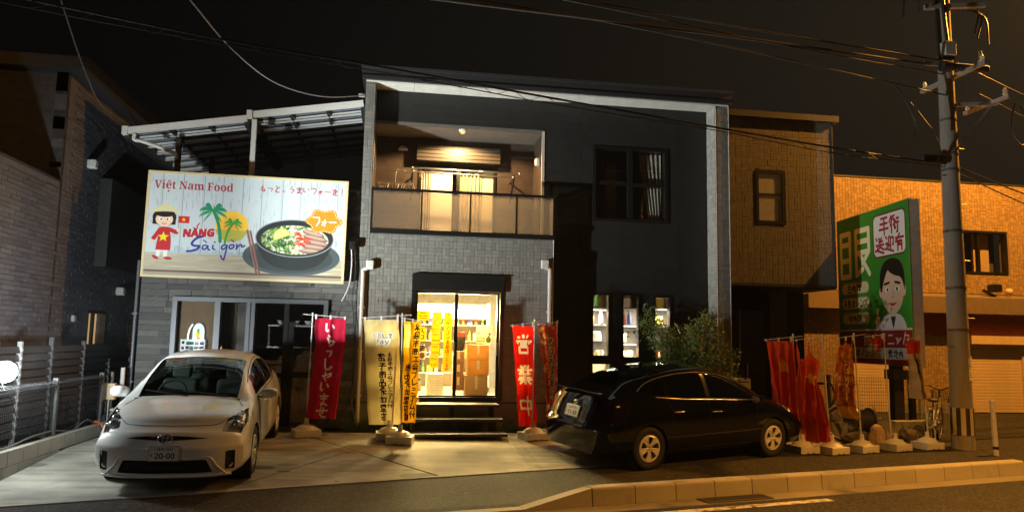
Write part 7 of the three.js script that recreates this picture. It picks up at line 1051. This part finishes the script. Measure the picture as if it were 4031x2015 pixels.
{
  const b1 = thing('bicycle', 'silver framed city bicycle with a wire basket beside the utility pole', 'bicycle', [10.78, -0.18, 1.08], 0.74); makeBike(b1, mat({ c: [0.62, 0.68, 0.8], roughness: 0.25, metalness: 0.15 })); b1.rotation.x = 0.0; b1.rotateX(0.07);
  const b2 = thing('bicycle', 'dark bicycle half hidden behind the red starred banners', 'bicycle', [8.25, -0.13, 0.3], -0.6); makeBike(b2, mat({ c: [0.03, 0.03, 0.035], roughness: 0.3, metalness: 0.4 }), false); b2.rotateX(-0.06);
  const d = thing('marker_post', 'white road marker post with a black collar behind the kerb', 'post', [11.52, -0.26, 1.86]); part('post_shaft', [rod([0, 0, 0], [-0.03, 0.98, 0], 0.045, 0.043, 20)], mt.plasticWhite, d); part('post_collar', rod([0, 0.12, 0], [-0.002, 0.17, 0], 0.05, 0.05, 20), mt.black, d); part('post_cap', rod([-0.03, 0.98, 0], [-0.0305, 1.0, 0], 0.044, 0.03, 20), mt.plasticGrey, d); for (const y of [0.36, 0.62]) part('post_ring', rod([-y * 0.03, y, 0], [-y * 0.03, y + 0.006, 0], 0.0455, 0.0455, 20), mt.plasticGrey, d);
  const m = thing('letter_box', 'pale grey letter box on a stand before the entrance porch', 'letter box', [7.72, 0, -0.4]); part('box_body', rb(0.36, 0.24, 0.2, 0.02, 0, 0.85, 0), mt.plasticWhite, m); part('box_slot', bx(0.26, 0.02, 0.01, 0, 0.9, 0.1), mt.black, m); part('box_stand', [bb(-0.03, 0.03, -0.1, 0.73, -0.03, 0.03)], mt.cableGrey, m);
  const mk = thing('slim_stake', 'thin dark stake standing by the letter box', 'stake', [7.98, 0, -0.6]); part('stake_rod', rod([0, 0, 0], [0, 1.25, 0], 0.008), mt.steel, mk);
  const k1 = thing('concrete_beam', 'long concrete beam lying behind the limp banners', 'beam', [10.65, -0.12, 0.5], 0.1); part('beam_body', metric(rb(1.35, 0.34, 0.22, 0.015, 0, 0.17, 0)), mt.block, k1);
  const k2 = thing('concrete_beam', 'shorter concrete beam beside the hidden bicycle', 'beam', [9.45, -0.12, 0.4], 0.1); part('beam_body', metric(rb(0.75, 0.3, 0.22, 0.015, 0, 0.15, 0)), mt.block, k2);
  const reel = thing('cable_reel', 'black reel lying by a grey screw jack among the banner poles', 'reel', [9.95, -0.13, 0.55]); part('reel_drum', [new THREE.CylinderGeometry(0.2, 0.2, 0.42, 28).rotateZ(Math.PI / 2).translate(-0.25, 0.36, 0), new THREE.CylinderGeometry(0.24, 0.24, 0.03, 28).rotateZ(Math.PI / 2).translate(-0.03, 0.36, 0)], mt.darkPlastic, reel); part('jack', [rod([0.06, 0.02, 0.05], [0.06, 0.62, 0.05], 0.022), bx(0.16, 0.02, 0.12, 0.06, 0.02, 0.05), rod([0.06, 0.4, 0.05], [0.2, 0.4, 0.05], 0.018)], mt.plasticGrey, reel);
  const lump = (r, sx, sy, sz, sd) => { const g = new THREE.IcosahedronGeometry(1, 4), p = g.attributes.position; for (let i = 0; i < p.count; i++) { const x = p.getX(i), y = p.getY(i), z = p.getZ(i), n = 0.72 + 0.5 * vnoise(x * 2 + 9 + sd, y * 2 + z * 1.7 + 9, 64, sd) + 0.12 * vnoise(x * 7 + 20, z * 7 + y * 5 + 20, 64, sd); p.setXYZ(i, x * r * sx * n, Math.max(-0.02, y * r * sy * n + r * 0.6), z * r * sz * n); } g.computeVertexNormals(); return norm(g); };
  solo('paper_sack', lump(0.2, 1, 1.3, 0.7, 3), mat({ c: [0.45, 0.33, 0.22], map: tGrain, roughness: 0.8 }), 'crumpled tan sack slumped behind the bare banner pole', 'sack', undefined, [9.62, -0.18, 1.28]);
  solo('garden_rock', lump(0.2, 1.1, 0.8, 0.8, 5), mat({ c: [0.14, 0.11, 0.08], map: tConc, roughness: 0.95 }), 'dark rock between the sack and the bicycle', 'rock', undefined, [10.5, -0.16, 0.95]); solo('garden_rock', lump(0.22, 1.4, 0.6, 0.8, 8), mat({ c: [0.12, 0.1, 0.08], map: tConc, roughness: 0.95 }), 'low flat rock at the foot of the crumpled sack', 'rock', undefined, [9.3, -0.17, 1.1]);
  const wf = thing('wire_fence', 'wire fence with a black end post before the tiled building', 'fence', [0, 0, 0]); { const a = [], zz = -0.75; for (let x = 9.9; x < 12.1; x += 0.055) a.push(rod([x, 0.05, zz], [x, 1.0, zz], 0.0035, 0.0035, 4)); for (let y = 0.1; y <= 1.0; y += 0.075) a.push(rod([9.9, y, zz], [12.1, y, zz], 0.003, 0.003, 4)); stuff(part('wire_panel', a, mt.cableGrey, wf)); part('fence_post', [bb(11.78, 11.9, -0.1, 1.12, zz - 0.05, zz + 0.05)], mt.black, wf); part('fence_post', rod([12.05, -0.1, zz], [12.0, 1.5, zz], 0.025), mt.alu, wf); part('fence_post', bb(9.86, 9.92, -0.1, 1.05, zz - 0.03, zz + 0.03), mt.cableGrey, wf); }
}
// ------------------------------------------------------------------ sodium street lamps outside the frame
function streetLamp(label, p, reach, turn, I, cut, hue = [1, 0.4, 0.055]) {
  const t = thing('street_lamp', label, 'street lamp', [p[0], -0.31, p[2]], turn);
  part('lamp_post', [lathe([[0.09, 0], [0.085, 0.4], [0.05, p[1]], [0, p[1]]], 20), tube([[0, p[1] - 0.1, 0], [0.1, p[1] + 0.3, 0], [reach * 0.5, p[1] + 0.42, 0], [reach, p[1] + 0.45, 0]], 0.035, 24, 8)], mt.alu, t);
  const h = part('lamp_head', [rb(0.5, 0.1, 0.22, 0.04, reach + 0.15, p[1] + 0.48, 0)], mt.alu, t); part('lamp_lens', rb(0.36, 0.05, 0.16, 0.02, reach + 0.17, p[1] + 0.425, 0), mat({ c: [0.6, 0.5, 0.4], emissive: new THREE.Color().setRGB(...hue), emissiveIntensity: 14 }), h);
  const lp = V(p[0] + Math.cos(turn) * (reach + 0.17), p[1] + 0.06, p[2] - Math.sin(turn) * (reach + 0.17)), l = cut ? new THREE.SpotLight(0xffffff, I, 0, cut, 0.7, 2) : new THREE.PointLight(0xffffff, I);
  l.color.setRGB(...hue); l.position.copy(lp); if (cut) { l.target.position.set(lp.x, -1, lp.z); scene.add(l.target); } l.shadow.radius = 4; l.castShadow = true; l.name = 'street_lamp_light'; scene.add(l);
}
streetLamp('sodium street lamp beyond the tiled building side, out of view', [16.6, 9.9, 0.7], 0.9, Math.PI, LAMP.sodiumA);
streetLamp('sodium street lamp far down the road to the west, out of view', [-15.5, 7.4, 11.2], 0.9, 0.6, LAMP.sodiumC);
streetLamp('sodium street lamp over the road on the far pavement, out of view', [10.0, 7.2, 12.2], 2.6, Math.PI / 2, LAMP.sodiumB, 1.12);
streetLamp('white street lamp on the near pavement behind the viewpoint', [-5.2, 5.9, 15.2], 1.6, Math.PI / 2, LAMP.whiteLamp, 1.14, [0.92, 1, 0.94]);
scene.traverse((o) => { if (o.isMesh) cast(o); });
scene.fog = new THREE.FogExp2(new THREE.Color(0.88, 0.93, 1), 0.00035); // thin haze added so the lamps glow, in place of lens glare
renderer.render(scene, camera);
